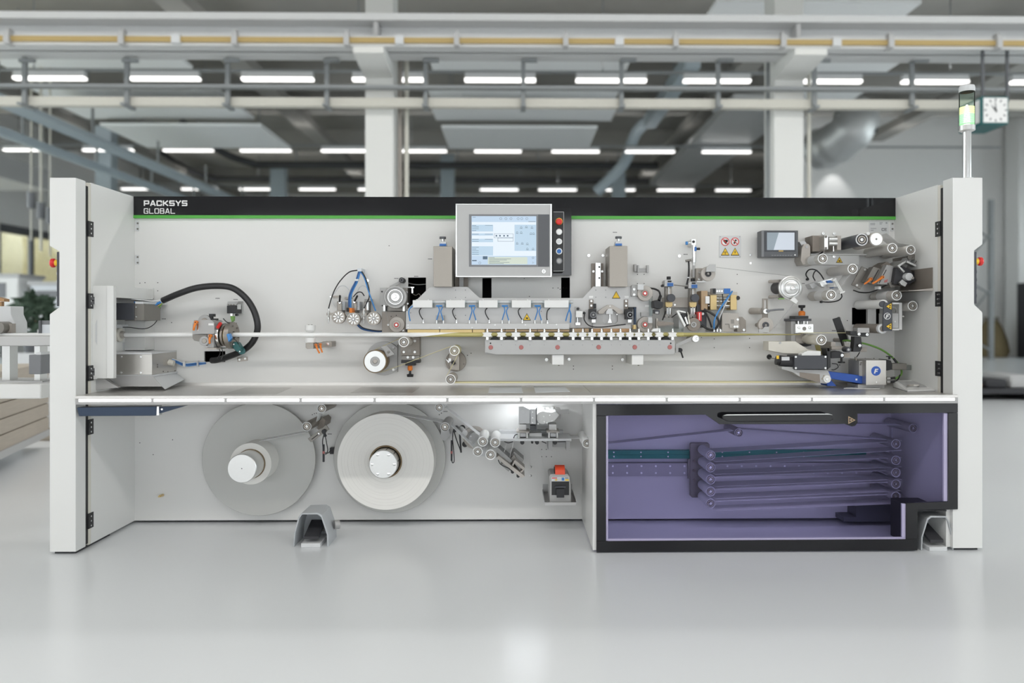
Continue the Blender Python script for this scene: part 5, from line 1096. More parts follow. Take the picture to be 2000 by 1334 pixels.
for k, x in enumerate((1078.5, 1234)):
    t = Thing('rack_mount', ('white square mount under the guide rack between two bolts', 'white square mount under the guide rack with one bolt')[k], 'mount', 'white mounts under the guide rack')
    t.part('block', mb().pbox(x, 693, x + 22.5, 712.5, OR_ - .01, .0), 'white_plastic', bevel=.001)
    t.part('base_pad', mb().pbox(x - 18, 693, x - (1 if k == 0 else 12), 712, .003, .0), 'panel'); t.part('bolt', mb().screw(x - (11 if k == 0 else 18), 702.5, 3.6, .003, .01), 'alu')
    if k == 0: t.part('bolt', mb().screw(x + 33, 701.5, 3.2, .0, .01), 'alu')
    t.part('set_screw', mb().cyl(P(x + 13, 712.8, OR_ - .04), P(x + 13, 714.3, OR_ - .04), S(1.6), 8), 'dark_steel')
t = Thing('end_lever', 'grey angled arm with a round eccentric at the end of the guide rack', 'lever')
t.part('arm', mb().pprism([(1320, 672), (1352, 657), (1355, 663), (1325, 676), (1325, 686), (1320, 689)], OR_ - .02, OR_ - .028), 'plate_grey')
t.part('eccentric', mb().pcyl(1359, 661.5, 7, OR_ - .005, OR_ - .04, 24), 'alu'); t.part('centre_screw', mb().pcyl(1362, 661, 2.6, OR_ + .002, OR_ - .0048, 12), 'chrome'); t.part('spacer', mb().pcyl(1359, 661.5, 4, OR_ - .041, .0, 16), 'steel')
t = Thing('clamping_lever', 'black clamping handle hanging below the end of the guide rack', 'handle')
t.part('grip', mb().ptube([(1329, 685, .12), (1331, 690, .125), (1334, 699, .13)], 1.6, 8), 'black'); t.part('head', mb().pcyl(1329, 684, 4.3, .13, .1, 16), 'black'); t.part('stud', mb().pcyl(1329, 684, 2.0, .0995, .0, 10), 'steel')
# ================================================================ lower unwinder, guide block, dancer
t = Thing('unwind_reel', 'silver faced reel with brown rim on a rounded plate under the tube', 'reel')
m = []; 
for k in range(25):
    a = math.pi * .22 + k / 24 * math.pi * 1.56; m.append((749 + 34 * math.cos(a), 700 - 34 * math.sin(a) * .97))
m += [(776, 727), (776, 673)]
bp = t.part('base_plate', mb().pprism(m, .03, .0), 'light_grey', bevel=.001)
for x, y in ((768, 679.5), (768, 722)): t.part('bolt', mb().screw(x, y, 2.8, .03, .006), 'alu', sub=bp)
o = .15
t.part('face', mb().plathe(732.5, 706, o, [(o - .006, 8.8), (o, 9.4), (o, 20.7), (o - .004, 21.2), (o - .006, 21.2)], 40), 'alu'); t.part('rim', mb().ring(732.5, 706, 22.6, 21.3, o + .001, o - .055, 40), 'core_brown')
t.part('drum', mb().pcyl(732.5, 706, 21.2, o - .0062, .0305, 36), 'stone_dark'); h = t.part('hub_ring', mb().ring(732.5, 706, 9, 4.6, o - .0005, o - .0058, 24), 'plate_grey'); t.part('hub_plug', mb().pcyl(732.5, 705.5, 4.4, o + .002, o - .0058, 18), 'stone_light', sub=h)
t.part('guard', mb().pprism([(742, 677), (756, 675), (771, 692), (755, 698), (750, 684)], .12, .105), 'plate_grey', bevel=.001); t.part('guard_screw', mb().screw(759, 687.5, 2.8, .12, .003), 'dark_steel')
def guide_block(dirn, x0, y0, lab):
    pass
t = Thing('guide_block', 'stone coloured adjusting block with an orange knob hanging under the tube', 'adjuster')
b = t.part('plate', mb().pbox(782.5, 658.5, 819.5, 694.5, .06, .0), 'stone', bevel=.001)
for x, y in ((788.5, 687.5), (810, 687.5), (810, 666)): t.part('screw', mb().screw(x, y, 2.6, .06, .004), 'alu', sub=b)
t.part('bore', mb().pcyl(799.5, 685.5, 4, .0606, .06, 18), 'dark_steel', sub=b)
t.part('lower_slide', mb().pbox(784, 695, 819, 703, .05, .0), 'dark_steel'); 
for x in (796.5, 807): t.part('guide_pin', mb().pcyl(x, 698, 2.9, .056, .0505, 14), 'alu')
t.part('end_plate', mb().pbox(783.5, 703.4, 819.5, 709, .06, .0), 'black'); t.part('knob_plate', mb().pbox(791.5, 709.3, 810.5, 714, .055, .01), 'black')
c = P(801, 714.3, .035); z = lambda y: P(801, y, .035).z
t.part('orange_knob', mb().lathe((c.x, c.y, z(724)), (0, 0, 1), [(0, S(3.4)), (z(721) - z(724), S(5)), (z(714.3) - z(724), S(4.6))], 18), 'orange'); t.part('star_knob', mb().lathe((c.x, c.y, z(736)), (0, 0, 1), [(0, S(6)), (z(731) - z(736), S(6.5)), (z(730) - z(736), S(2.2)), (z(724.3) - z(736), S(2))], 16), 'black')
roller(788.7, 668, 10, .24, .085, 'roller with white end ring mounted on the stone adjusting block', 'stone_light', shaft_to=.0605)
t = Thing('dancer_disc', 'round stone coloured dancer disc with a lever between two rollers', 'dancer')
t.part('disc', mb().pcyl(890, 706, 20, .03, .0, 40), 'stone'); t.part('lever_arm', mb().pprism([(878, 690), (897, 688), (897, 724), (880, 722), (876, 706)], .05, .0305), 'warm_plate', bevel=.001)
t.part('sensor', mb().pprism([(880, 707), (886, 704), (890, 711), (884, 714)], .08, .0505), 'black'); t.part('sensor_clip', mb().pprism([(870, 701), (878, 706), (876, 709)], .07, .0505).pbox(876, 700, 881, 706, .075, .0505), 'chrome'); t.part('screw', mb().screw(906, 711, 1.8, .03, .002), 'dark_steel')
roller(887.5, 685, 10, .22, .075, 'roller with white end ring at the raised end of the dancer lever', 'gold_pale', shaft_to=.0505); roller(880, 741, 10, .22, .075, 'roller with white end ring hanging under the dancer disc', 'stone_light', shaft_to=.0305)
for i, (pts, r, m_, lab) in enumerate((
    ([(732, 683.5, .10), (786, 658.5, .15)], .55, 'gold_pale', 'pale cord from the unwind reel up to the adjusting block roller'),
    ([(742, 728, .10), (773, 717, .13), (880.5, 676.5, .15)], .6, 'gold_pale', 'pale cord slanting from the unwind reel to the dancer roller'),
    ([(897, 689, .15), (889, 703, .15), (872, 735, .15)], .6, 'gold_pale', 'pale cord crossing the dancer disc between its rollers'))):
    one('cord', lab, 'cord', mb().ptube(pts, r, 5, smooth=False), m_)
one('return_web', 'pale gold web strip running just above the worktop', 'web', mb().box(P(885, 748, .14).x, P(1600, 744, .14).x, YB - .17, YB - .12, P(1200, 747, .14).z, P(1200, 744.6, .14).z), 'gold_pale')
# sheets on the worktop
def tablet(pts, label, m_='sheet', th=.0012):
    q = []
    for x, y in pts:
        d = ray(x, y); tt = (ZW - H) / d.z; q.append(Vector((d.x * tt, d.y * tt, 0)))
    n = len(q); b = mb().add([(p.x, p.y, ZW + .0003) for p in q] + [(p.x, p.y, ZW + .0003 + th) for p in q], [list(range(n)), list(range(2 * n - 1, n - 1, -1))] + [(i, (i + 1) % n, n + (i + 1) % n, n + i) for i in range(n)])
    return one('paper_sheet', label, 'sheet', b, m_)
tablet([(954, 767), (957, 755), (1018, 755), (1021, 767)], 'pale blue sheet lying on the worktop in front of the guide rack')
tablet([(1046, 767), (1042, 755), (1102, 755), (1113, 765)], 'pale blue sheet with a skewed corner lying beside the other one')
tablet([(684, 768), (707, 756), (820, 756), (805, 768)], 'thin steel cover plate let into the worktop below the unwind reel', 'steel_h', .0006)
tablet([(430, 771), (480, 757), (570, 757), (540, 770)], 'thin steel cover plate let into the worktop beside the stainless housing', 'steel_h', .0006)
# ================================================================ slides and cylinder right of the sealing unit
t = Thing('cross_bar', 'stone coloured cross bar carrying two vertical slides', 'bar')
t.part('bar', mb().pbox(1296, 581, 1372, 600.5, .05, .0), 'stone_light', bevel=.001); t.part('screw', mb().screw(1318, 595.5, 2.2, .05, .004), 'alu')
for k, (x, yk) in enumerate(((1306, 540), (1353, 543.5))):
    t = Thing('vertical_slide', ('vertical micrometer slide with black hand knob beside the black camera', 'vertical micrometer slide with black hand knob below the chrome cylinder')[k], 'slide', 'two vertical micrometer slides')
    o = .12
    t.part('housing', mb().pbox(x - 6.5, yk + 20, x + 6.5, 620, .085, .0505), 'dark_steel', bevel=.001)
    t.part('glass_cover', mb().pbox(x - 4, yk + 24, x + 4.5, 575, .09, .0853), 'steel')
    for dx in (-3, 3): t.part('guide_rod', mb().cyl(P(x + dx, 602, .1), P(x + dx, 619, .1), S(1.2), 10), 'chrome')
    t.part('spindle', mb().cyl(P(x, yk + 21, .1), P(x, 618, .1), S(1), 10), 'alu')
    t.part('head', mb().pprism([(x - 8, yk + 19.5), (x - 8, yk + 9), (x - 5, yk + 6.5), (x + 8, yk + 6.5), (x + 9.5, yk + 11), (x + 9.5, yk + 19.5)], o, .0505), 'light_grey', bevel=.001); t.part('counter', mb().pbox(x - 2.5, yk + 12.5, x + 9, yk + 19, o + .003, o + .0002), 'blue_cap', bevel=.0008)
    for j in range(3): t.part('digit_window', mb().pbox(x - 1.5 + j * 3.5, yk + 14.3, x + .8 + j * 3.5, yk + 17.2, o + .0036, o + .003), 'dark_blue_hose')
    t.part('top_window', mb().pbox(x - 2, yk + 8, x + 5.5, yk + 11.3, o + .0012, o + .0002), 'black')
    t.part('top_knob', mb().cyl(P(x, yk + 6.2, .09), P(x, yk + .2, .09), S(4), 16), 'black'); t.part('lock_screw', mb().pcyl(x - 11, yk + 18, 2.6, .1, .07, 12), 'black')
    t.part('brass_nut', mb().pprism([(x - 6, 590), (x + 7.5, 590), (x + 7.5, 597), (x + 5, 600), (x - 4, 600), (x - 6, 597)], .112, .0905), 'brass', bevel=.001)
    t.part('hand_knob', mb().pcyl(x + 5.3, 582, 8, .15, .125, 28), 'anthracite'); t.part('knob_shaft', mb().pcyl(x + 5.3, 582, 3, .1245, .0905, 12), 'steel')
    for dx in (-4, 4): t.part('foot', mb().pbox(x + dx - 3, 614, x + dx + 3, 620.5, .11, .0855), 'dark_steel')
one('connecting_rod', 'thin dark rod linking the two blue slide counters', 'rod', mb().ptube([(1316, 556.5, .1), (1344, 560, .1)], .9, 6, smooth=False), 'dark_steel')
t = Thing('lift_cylinder', 'upright chrome lift cylinder with blue fittings on the panel', 'cylinder')
c = P(1355, 490, .07); z = lambda y: P(1355, y, .07).z
t.part('barrel', mb().lathe((c.x, c.y, z(504)), (0, 0, 1), [(0, S(3.8)), (z(479) - z(504), S(3.8))], 20), 'chrome')
t.part('end_block', mb().pbox(1350.5, 467, 1359.5, 479, .085, .0), 'alu', bevel=.001); t.part('port', mb().pcyl(1355, 472, 2.6, .09, .0852, 14), 'black')
t.part('lower_block', mb().lathe((c.x, c.y, z(518)), (0, 0, 1), [(0, S(2)), (z(513) - z(518), S(2)), (z(512.5) - z(518), S(4.4)), (z(504.2) - z(518), S(4.4))], 18), 'alu')
t.part('blue_fitting', mb().cyl(P(1339, 475, .08), P(1343, 475, .08), S(3.4), 12), 'blue_hose'); t.part('fitting', mb().cyl(P(1343.2, 474.5, .08), P(1350, 474.5, .08), S(2.4), 12), 'chrome')
t.part('side_valve', mb().cyl(P(1360, 486, .08), P(1367, 486, .08), S(2.3), 12), 'black'); t.part('blue_band', mb().pbox(1357, 482, 1360.5, 490, .09, .075), 'blue_cap'); t.part('elbow', mb().cyl(P(1339, 510, .08), P(1350, 508, .08), S(2.4), 12), 'dark_steel')
t.part('hose', mb().ptube([(1345, 511, .09), (1345.5, 522, .1), (1345, 538, .1), (1343, 548, .1), (1341, 556, .1)], 1.8, 8), 'black'); t.part('hose_band', mb().pbox(1342.6, 541, 1347, 543, .118, .085), 'pale_grey')
t.part('rod', mb().cyl(P(1355, 518.4, .07), P(1355, 542, .07), S(2.6), 14), 'light_grey')
def stone_disc(x, y, r, o, label, hub='black', body='stone_light', o1=None, hr=.42):
    t = Thing('deflection_disc', label, 'disc')
    d = t.part('disc', mb().plathe(x, y, o, [(o, r * .8), (o - .001, r * .97), (o - .003, r), (o - .02, r)], 36), body)
    t.part('hub', mb().ring(x, y, r * hr, r * .22, o + .006, o + .0002, 22), hub, sub=d); t.part('hub_bolt', mb().pcyl(x, y, r * .2, o + .004, o + .0002, 12), 'dark_steel', sub=d)
    c = P(x, y, o); b1 = .0 if o1 is None else o1
    t.part('axle', mb().lathe((c.x, YB - o + .0205, c.z), (0, 1, 0), [(0, .01), (o - .0205 - b1, .01)], 12), 'steel')
    return t
t = stone_disc(1383.5, 534.5, 14.3, .15, 'round beige disc with a grey corner guard beside the lift cylinder')
t.part('guard', mb().pprism([(1379, 531), (1380, 522.5), (1386.5, 516.5), (1398, 516), (1398, 530.5), (1384, 531)], .165, .157), 'light_grey', bevel=.001)
t.part('bracket', mb().pbox(1360, 524, 1372, 550, .1, .0), 'stone', bevel=.001); t.part('bracket_foot', mb().pbox(1361, 549, 1378, 551.5, .14, .1002), 'pale_grey')
for y in (532, 545): t.part('screw', mb().screw(1366, y, 2.6, .1, .004), 'alu')
stone_disc(1355, 634, 13.3, .16, 'round brown disc with dark hub at the foot of the second slide', 'plate_grey', 'stone_dark')
t = Thing('tilted_sensor', 'tilted white sensor frame with a cable between the two slides', 'sensor')
t.part('frame', mb().pprism([(1321, 607.5), (1325, 606), (1340, 635), (1337, 639)], .17, .14).pprism([(1325, 605.5), (1342, 609), (1343, 612), (1327, 609)], .17, .14), 'white_plastic', bevel=.001)
t.part('body', mb().pprism([(1330, 612), (1342, 612.5), (1347.5, 634), (1341, 637)], .165, .13), 'black', bevel=.002); t.part('lens_tube', mb().cyl(P(1338, 619, .17), P(1343, 633, .17), S(2.4), 12), 'chrome'); t.part('side_frame', mb().pprism([(1341.5, 610), (1344, 610), (1348.5, 632), (1346, 634)], .172, .14), 'cream')
t.part('base', mb().pprism([(1290, 640), (1310, 637), (1335, 640), (1335, 648), (1290, 648)], .15, .1), 'clear'); t.part('cable', mb().ptube([(1312, 620, .13), (1322, 613, .15), (1333, 608.5, .16), (1341, 610, .17), (1343, 618, .17)], 1.0, 7), 'black')
t.part('mount', mb().pbox(1326, 618, 1336, 642, .129, .0), 'pale_grey')
t = Thing('clamp_block', 'brown steel clamping block under the first slide', 'block')
t.part('block', mb().pprism([(1284, 627), (1308, 629), (1316, 630), (1316, 634), (1305, 635), (1288, 637), (1284, 636)], .17, .12), 'stone_dark', bevel=.001); t.part('bolt', mb().pbox(1282, 622, 1285, 641, .165, .14), 'steel'); t.part('pad', mb().pprism([(1272, 647), (1276, 642), (1290, 641), (1290, 648)], .2, .17), 'white_plastic'); t.part('rod', mb().ptube([(1294, 625, .13), (1300, 608, .1)], 1.2, 6, smooth=False), 'black'); t.part('support', mb().pbox(1290, 629, 1303, 635, .1199, .0), 'steel')
t = Thing('red_valve', 'small red valve block below the second slide', 'valve')
t.part('body', mb().pbox(1363, 609, 1370.5, 627, .14, .09), 'red', bevel=.001); t.part('port', mb().pcyl(1373, 613, 2.6, .13, .1), 'pale_grey'); t.part('plate', mb().pbox(1361, 595, 1380, 640, .0895, .0), 'anthracite'); t.part('stripe', mb().pbox(1365.5, 611, 1367, 625, .1405, .14), 'white_plastic')
t = Thing('spring_unit', 'brass block unit with paired guide rods and a small manifold', 'spring unit')
t.part('resin_plate', mb().pbox(1369.5, 568, 1382, 605.5, .11, .02), 'wood_resin', bevel=.001)
for x0, x1 in ((1387.5, 1400), (1427, 1439)): t.part('brass_block', mb().pbox(x0, 576, x1, 605, .1, .03), 'brass', bevel=.001)
for y in (582, 588.5, 597): t.part('guide_rod', mb().cyl(P(1383, y, .085), P(1438, y, .085), S(1.7), 12), 'chrome')
t.part('piston', mb().cyl(P(1400, 600, .08), P(1426.8, 600, .08), S(2.4), 12), 'dark_steel'); t.part('white_block', mb().pbox(1378, 578.5, 1386, 593, .12, .09), 'white_plastic', bevel=.001); t.part('end_knob', mb().pcyl(1441.5, 582, 4.2, .1, .07, 16), 'black')
mf = t.part('manifold', mb().pbox(1392, 563, 1427, 574, .11, .06), 'light_grey', bevel=.001)
for x0, x1, m_ in ((1392, 1398, 'black'), (1414, 1426.5, 'blue_cap')): t.part('manifold_end', mb().pbox(x0, 563.5, x1, 573.5, .1135, .1102), m_, sub=mf)
for x in (1401, 1405.5, 1410): t.part('manifold_screw', mb().screw(x, 568.5, 1.7, .11, .003), 'chrome', sub=mf)
t.part('back_plate', mb().pbox(1384, 570, 1440, 606, .02, .0), 'cream')
t = Thing('bearing_plate', 'stepped stone coloured bearing plate beside the gold web', 'plate')
t.part('plate', mb().pprism([(1440, 648), (1440, 619), (1450, 619), (1457, 626), (1457, 648)], .06, .0), 'stone', bevel=.001); t.part('block', mb().pprism([(1410, 648), (1410, 611), (1425, 611), (1425, 612), (1443, 612), (1443, 634), (1438, 640), (1430, 648)], .1, .0605), 'stone_light', bevel=.001)
t.part('slot', mb().pbox(1427.5, 624, 1434, 632, .1006, .1), 'dark_steel'); t.part('step', mb().pprism([(1425, 634), (1444, 634), (1444, 641), (1436, 642), (1425, 640)], .11, .1002), 'stone_light'); t.part('notch', mb().pbox(1416, 632, 1424.5, 634.5, .1006, .1), 'dark_steel')
for x, y in ((1453, 644.5), (1441, 624), (1435, 638), (1440, 638)): t.part('bolt', mb().screw(x, y, 2.6, .06 if x > 1450 else .1 if x > 1440.5 else .11, .004), 'alu')
for i, (pts, r, m_, lab) in enumerate((
    ([(1430, 569, .1), (1424, 578, .12), (1411, 596, .14), (1400, 614, .14), (1395, 628, .14), (1394.5, 642, .13)], 1.7, 'blue_hose', 'bright blue hose curving down past the brass blocks'),
    ([(1423, 581, .12), (1414, 600, .13), (1405, 622, .13), (1401.5, 642, .12)], 1.4, 'pale_grey', 'pale grey hose running beside the bright blue one'),
    ([(1375, 604, .12), (1388, 611, .13), (1400, 620, .14), (1404, 631, .14), (1396, 643, .13), (1384, 643, .13), (1370, 635, .12)], 2.3, 'rubber', 'black hose looping below the brass blocks'),
    ([(1411, 574, .11), (1412, 590, .12), (1410, 610, .12), (1406, 640, .12)], 1.2, 'black', 'thin black cable dropping from the manifold'),
    ([(1376, 607, .12), (1384, 622, .12), (1390, 640, .12)], 1.8, 'black', 'short black hose beside the red valve'))):
    one('air_hose', lab, 'hose', mb().ptube(pts, r, 8), m_)
t = Thing('hose_socket', 'row of chrome hose sockets above the gold web', 'fitting')
for x in (1394.5, 1401, 1407): t.part('socket', mb().cyl(P(x, 648, .13), P(x, 642.5, .13), S(2), 10), 'chrome')
t.part('base', mb().pbox(1390, 644, 1412, 648.5, .12, .0), 'plate_grey')
# warning sign
t = Thing('warning_sign', 'square white safety sign with two prohibition circles and two yellow triangles', 'sign')
pl = t.part('plate', mb().pbox(1405, 460.5, 1447, 503, .004, .0), 'pale_grey', bevel=.0006)
for i, (x, y) in enumerate(((1416.5, 472), (1435.5, 472))):
    t.part('prohibition_disc', mb().pcyl(x, y, 8.2, .0046, .004, 28), 'white_plastic', sub=pl)
    g = mb()
    if i == 0: g.pcyl(x - 1.2, y - 1.5, 2.6, .0052, .0046, 14).pcyl(x + 2.8, y - 1.5, 2.6, .0052, .0046, 14).pprism([(x - 3.4, y - .5), (x + 5, y - .5), (x + .8, y + 5)], .0052, .0046)
    else: g.pcyl(x + 1.5, y - 2.5, 2, .0052, .0046, 12).pprism([(x - 1, y - 1), (x + 2, y + 1), (x - 1, y + 5), (x - 3, y + 3)], .0052, .0046)
    t.part('pictogram', g, 'black', sub=pl)
    c = 0; r = 7; t.part('red_ring', mb().ring(x, y, 8.2, 6.7, .0058, .0052, 30), 'red', sub=pl); t.part('red_bar', mb().pprism([(x - 5.4, y - 4.4), (x - 4.4, y - 5.4), (x + 5.4, y + 4.4), (x + 4.4, y + 5.4)], .0058, .0052), 'red', sub=pl)
tri_sign(t, 1416.5, 492.2, 15.5, .004, 'wave', sub=pl); tri_sign(t, 1435.7, 492.2, 15.5, .004, 'bolt', sub=pl)
for x, y in ((1407, 462.5), (1445, 462.5), (1407, 501), (1445, 501)): t.part('rivet', mb().pcyl(x, y, .8, .005, .004, 8), 'mid_grey', sub=pl)
# small monitor
t = Thing('small_monitor', 'small dark grey monitor with a reflecting screen on the panel', 'monitor')
o = .10
t.part('case', mb().pbox(1487.5, 450, 1559, 502, o, .03), 'dark_grey', bevel=.002); t.part('side_grip', mb().pbox(1487.5, 450.5, 1492, 501.5, o + .002, o + .0002), 'mid_grey'); t.part('screen_frame', mb().pbox(1494, 452, 1554, 491, o + .002, o + .0002), 'anthracite')
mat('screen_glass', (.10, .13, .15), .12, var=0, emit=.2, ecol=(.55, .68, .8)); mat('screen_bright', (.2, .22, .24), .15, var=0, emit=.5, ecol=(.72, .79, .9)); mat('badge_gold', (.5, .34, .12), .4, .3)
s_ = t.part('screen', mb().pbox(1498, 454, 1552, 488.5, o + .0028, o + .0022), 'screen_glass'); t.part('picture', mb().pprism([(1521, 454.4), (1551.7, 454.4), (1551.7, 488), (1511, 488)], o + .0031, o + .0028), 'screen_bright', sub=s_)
t.part('badge', mb().pbox(1521, 488.8, 1530, 491.5, o + .0035, o + .002), 'badge_gold'); t.part('power_light', mb().pcyl(1553, 498, 1.6, o + .002, o, 12), 'white_plastic')
for k in range(8): t.part('button', mb().pbox(1507 + k * 5.2, 498, 1510.6 + k * 5.2, 499.6, o + .001, o), 'mid_grey')
t.part('wall_arm', mb().pbox(1510, 465, 1535, 485, .0295, .0), 'black')
# nameplate
t = Thing('name_plate', 'pale machine name plate with conformity mark beside the header', 'plate')
pl = t.part('plate', mb().pbox(1698, 432, 1736, 460, .002, .0), 'pale_grey')
t.part('conformity_mark', word(mb(), 'CE', 1722, 445.5, 1732, 451, .002, .9, .25, .0005), 'print_dark', sub=pl)
tm = mb()
for y, n in ((434.5, 9), (437, 8)): smalltext(tm, 1718, y - .2, n - 5, .0026, 1.2); smalltext(tm, 1700, y + 1, 6, .0026, 1.2)
smalltext(tm, 1701, 445.5, 6, .0026, 1.4); smalltext(tm, 1701, 449, 3, .0026, 1.4); tm.pbox(1730, 434, 1733, 437, .0026, .002)
t.part('small_print', tm, 'print_grey', sub=pl, kind='stuff')
# ================================================================ web rollers, upper right
OF2 = .28
t = Thing('roller_support', 'pale roller arm with a slim cover bar under the small monitor', 'arm')
t.part('arm', mb().pprism([(1566, 485), (1570, 477), (1579, 476), (1583, 481), (1583, 500), (1580, 516), (1568, 517), (1564, 508)], .09, .0), 'stone_light', bevel=.002); t.part('pin', mb().pcyl(1576, 482, 3, .093, .0902, 14), 'light_grey'); t.part('end_stop', mb().pprism([(1561, 472), (1572, 471), (1576, 476), (1566, 480)], .07, .0), 'pale_grey')
b = t.part('cover_bar', mb().pbox(1583.5, 497, 1678, 517, .03, .0), 'white'); t.part('cover_lip', mb().pbox(1583.5, 496, 1740, 498, .06, .0), 'white')
tri_sign(t, 1639.5, 508, 12, .03, 'hand', sub=b); t.part('bolt', mb().screw(1629, 501, 3.2, .03, .005), 'alu', sub=b)
t = Thing('nip_block', 'steel bearing block with two alu cylinders in front of the black roller', 'bearing block')
t.part('steel_plate', mb().pbox(1587, 460, 1609.5, 491, .1, .0), 'stone_dark', bevel=.001); t.part('alu_plate', mb().pbox(1610, 460, 1617.5, 487, .16, .0), 'alu', bevel=.001)
for y in (467, 476): t.part('cylinder', mb().cyl(P(1618, y, .15), P(1634.5, y, .15), S(4.2), 16), 'alu')
t.part('end_block', mb().pbox(1635, 460.5, 1643, 488, .15, .0), 'stone_light', bevel=.001); t.part('stem', mb().cyl(P(1628, 481, .15), P(1628, 491, .15), S(1.5), 10), 'chrome')
for x, y in ((1613.5, 462.5), (1613.5, 484.5)): t.part('screw', mb().screw(x, y, 2.4, .16, .003), 'dark_steel')
for x, y in ((1608, 456), (1629.5, 456)): t.part('wall_bolt', mb().screw(x, y, 3, .0, .006), 'alu')
t.part('hose', mb().ptube([(1607, 492, .1), (1600, 497, .08), (1591, 500, .04)], 1.6, 7), 'black')
roller(1683.5, 468, 12.0, .26, .03, 'roller with black rubber sleeve behind the name plate', 'anthracite', 'pale_grey', name='nip_roller')
t = Thing('drive_roller', 'thick roller with a plain brushed end face next to the black roller', 'roller')
t.part('sleeve', mb().plathe(1711.6, 467, .255, [(.255, 12.5), (.254, 13.7), (.05, 13.7)], 36), 'stone_light'); t.part('end_face', mb().plathe(1711.6, 467, .258, [(.2555, 1.8), (.258, 2), (.258, 12), (.2552, 12.4)], 34), 'alu'); c = P(1711.6, 467, .255)
t.part('shaft', mb().lathe((c.x, YB - .0495, c.z), (0, 1, 0), [(0, .012), (.0495, .012)], 14), 'steel'); t.part('centre_bore', mb().pcyl(1711.6, 467, 1.8, .2565, .2556, 12), 'dark_steel')
one('stop_pin', 'small white stop pin above the black roller', 'pin', mb().pcyl(1696, 456, 3.3, .26, .0, 16), 'white_plastic')
roller(1743, 484.5, 10, OF2, .03, 'web roller with white end ring right of the brushed drive roller'); roller(1779, 488, 9.2, OF2, .03, 'web roller with white end ring above the dark strap')
roller(1607, 505, 9.8, .25, .035, 'web roller with a white band under the nip block', band=(.20, .12)); roller(1665.4, 525, 10, OF2, .04, 'long web roller under the cover bar')
roller(1623.5, 576, 10, .27, .04, 'web roller with a white band above the orange adjuster', band=(.21, .12)); roller(1751.5, 577, 10, .26, .04, 'web roller wrapped with film below the inspection head', band=(.2, .1)); roller(1782.7, 597.5, 9.8, .24, .04, 'web roller with white end ring beside the white inspection frame')
def ribbon(p, q, o0, o1, label, m_='web_white', dz=0):
    a = P(p[0], p[1], (o0 + o1) / 2); b = P(q[0], q[1], (o0 + o1) / 2)
    return one('web_strip', label, 'web', mb().sheet((a.x, a.z), (b.x, b.z), YB - o0, YB - o1), m_)
ribbon((1722, 458), (1745, 476), .2, .1, 'web strip falling from the brushed drive roller', 'film'); ribbon((1744, 476), (1776, 482), .2, .1, 'web strip between the two white ringed rollers', 'film')
ribbon((1776, 498), (1755, 532), .2, .1, 'pale web strip falling from the roller above the strap'); ribbon((1616, 586), (1655, 535), .2, .12, 'web strip slanting between two web rollers', 'film'); ribbon((1740, 570), (1730, 590), .2, .1, 'film strip wrapped under the inspection head', 'film')
# reel disc
t = Thing('supply_disc', 'large silver supply disc with rods behind it under the small monitor', 'disc')
o = .16
t.part('rim', mb().plathe(1545.7, 562, o, [(o - .004, 15.5), (o, 16.5), (o - .002, 20), (o - .006, 20.4), (o - .004, 21.3), (o - .006, 23.3), (o - .02, 23.3)], 44), 'alu'); h = t.part('hub', mb().plathe(1547, 562, o + .012, [(o + .012, 11.8), (o + .01, 13), (o - .0038, 13)], 34), 'alu'); t.part('nut', mb().plathe(1549.5, 563, o + .03, [(o + .03, 3.2), (o + .028, 4.4), (o + .0122, 4.4)], 18), 'chrome', sub=h)
t.part('back_plate', mb().pbox(1523, 546, 1550, 582, o - .03, o - .045), 'dark_steel', bevel=.001); t.part('motor', mb().pcyl(1532, 561, 12, o - .0455, .0, 24), 'black')
for y in (549, 579): 
    q = P(1521, y, .1); t.part('spacer_rod', mb().cyl(P(1521, y, .11), P(1503, y + 1, .01), S(3), 14), 'stone_light')
t.part('white_fitting', mb().pprism([(1543, 586), (1551, 579), (1559, 588), (1555, 594)], o + .01, o + .0005), 'white_plastic', bevel=.001); t.part('clip', mb().pbox(1522, 582.5, 1532, 584.5, o - .01, o - .03), 'cable_green')
one('wire', 'thin dark wire stretched from the beige disc to the silver supply disc', 'wire', mb().ptube([(1399, 522, .14), (1543, 539, .145)], .45, 5, smooth=False), 'plate_grey'); one('wire', 'thin dark wire stretched from the supply disc down to the lower beige disc', 'wire', mb().ptube([(1550, 593, .16), (1511.5, 641, .14)], .55, 5, smooth=False), 'plate_grey')
t = Thing('web_tensioner', 'slotted tension arm with a grey handle above a beige disc', 'arm')
t.part('slotted_bar', mb().pbox(1489.5, 583, 1492.5, 622, .08, .072).pbox(1497, 583, 1500, 622, .08, .072).pbox(1492.6, 583, 1496.9, 586, .08, .072).pbox(1492.6, 606, 1496.9, 622, .08, .072), 'stone'); t.part('boom', mb().cyl(P(1467, 607.5, .0), P(1489, 607.5, .07), S(6.3), 20), 'stone_light')
t.part('grip', mb().ptube([(1500, 607, .1), (1516, 605, .105), (1531, 604.3, .11)], 1.9, 10), 'mid_grey'); t.part('grip_hub', mb().pcyl(1496, 608, 5.2, .105, .0805, 20), 'alu'); t.part('grip_cap', mb().pcyl(1501, 607.5, 3.2, .115, .1, 16), 'mid_grey')
t = stone_disc(1496, 635, 15, .14, 'round beige disc with dark hub on the slotted tension arm', 'anthracite', o1=.0)
t.part('guard', mb().pprism([(1482, 643), (1490, 643), (1494, 638), (1502, 638), (1502, 649), (1482, 649)], .155, .147), 'light_grey')
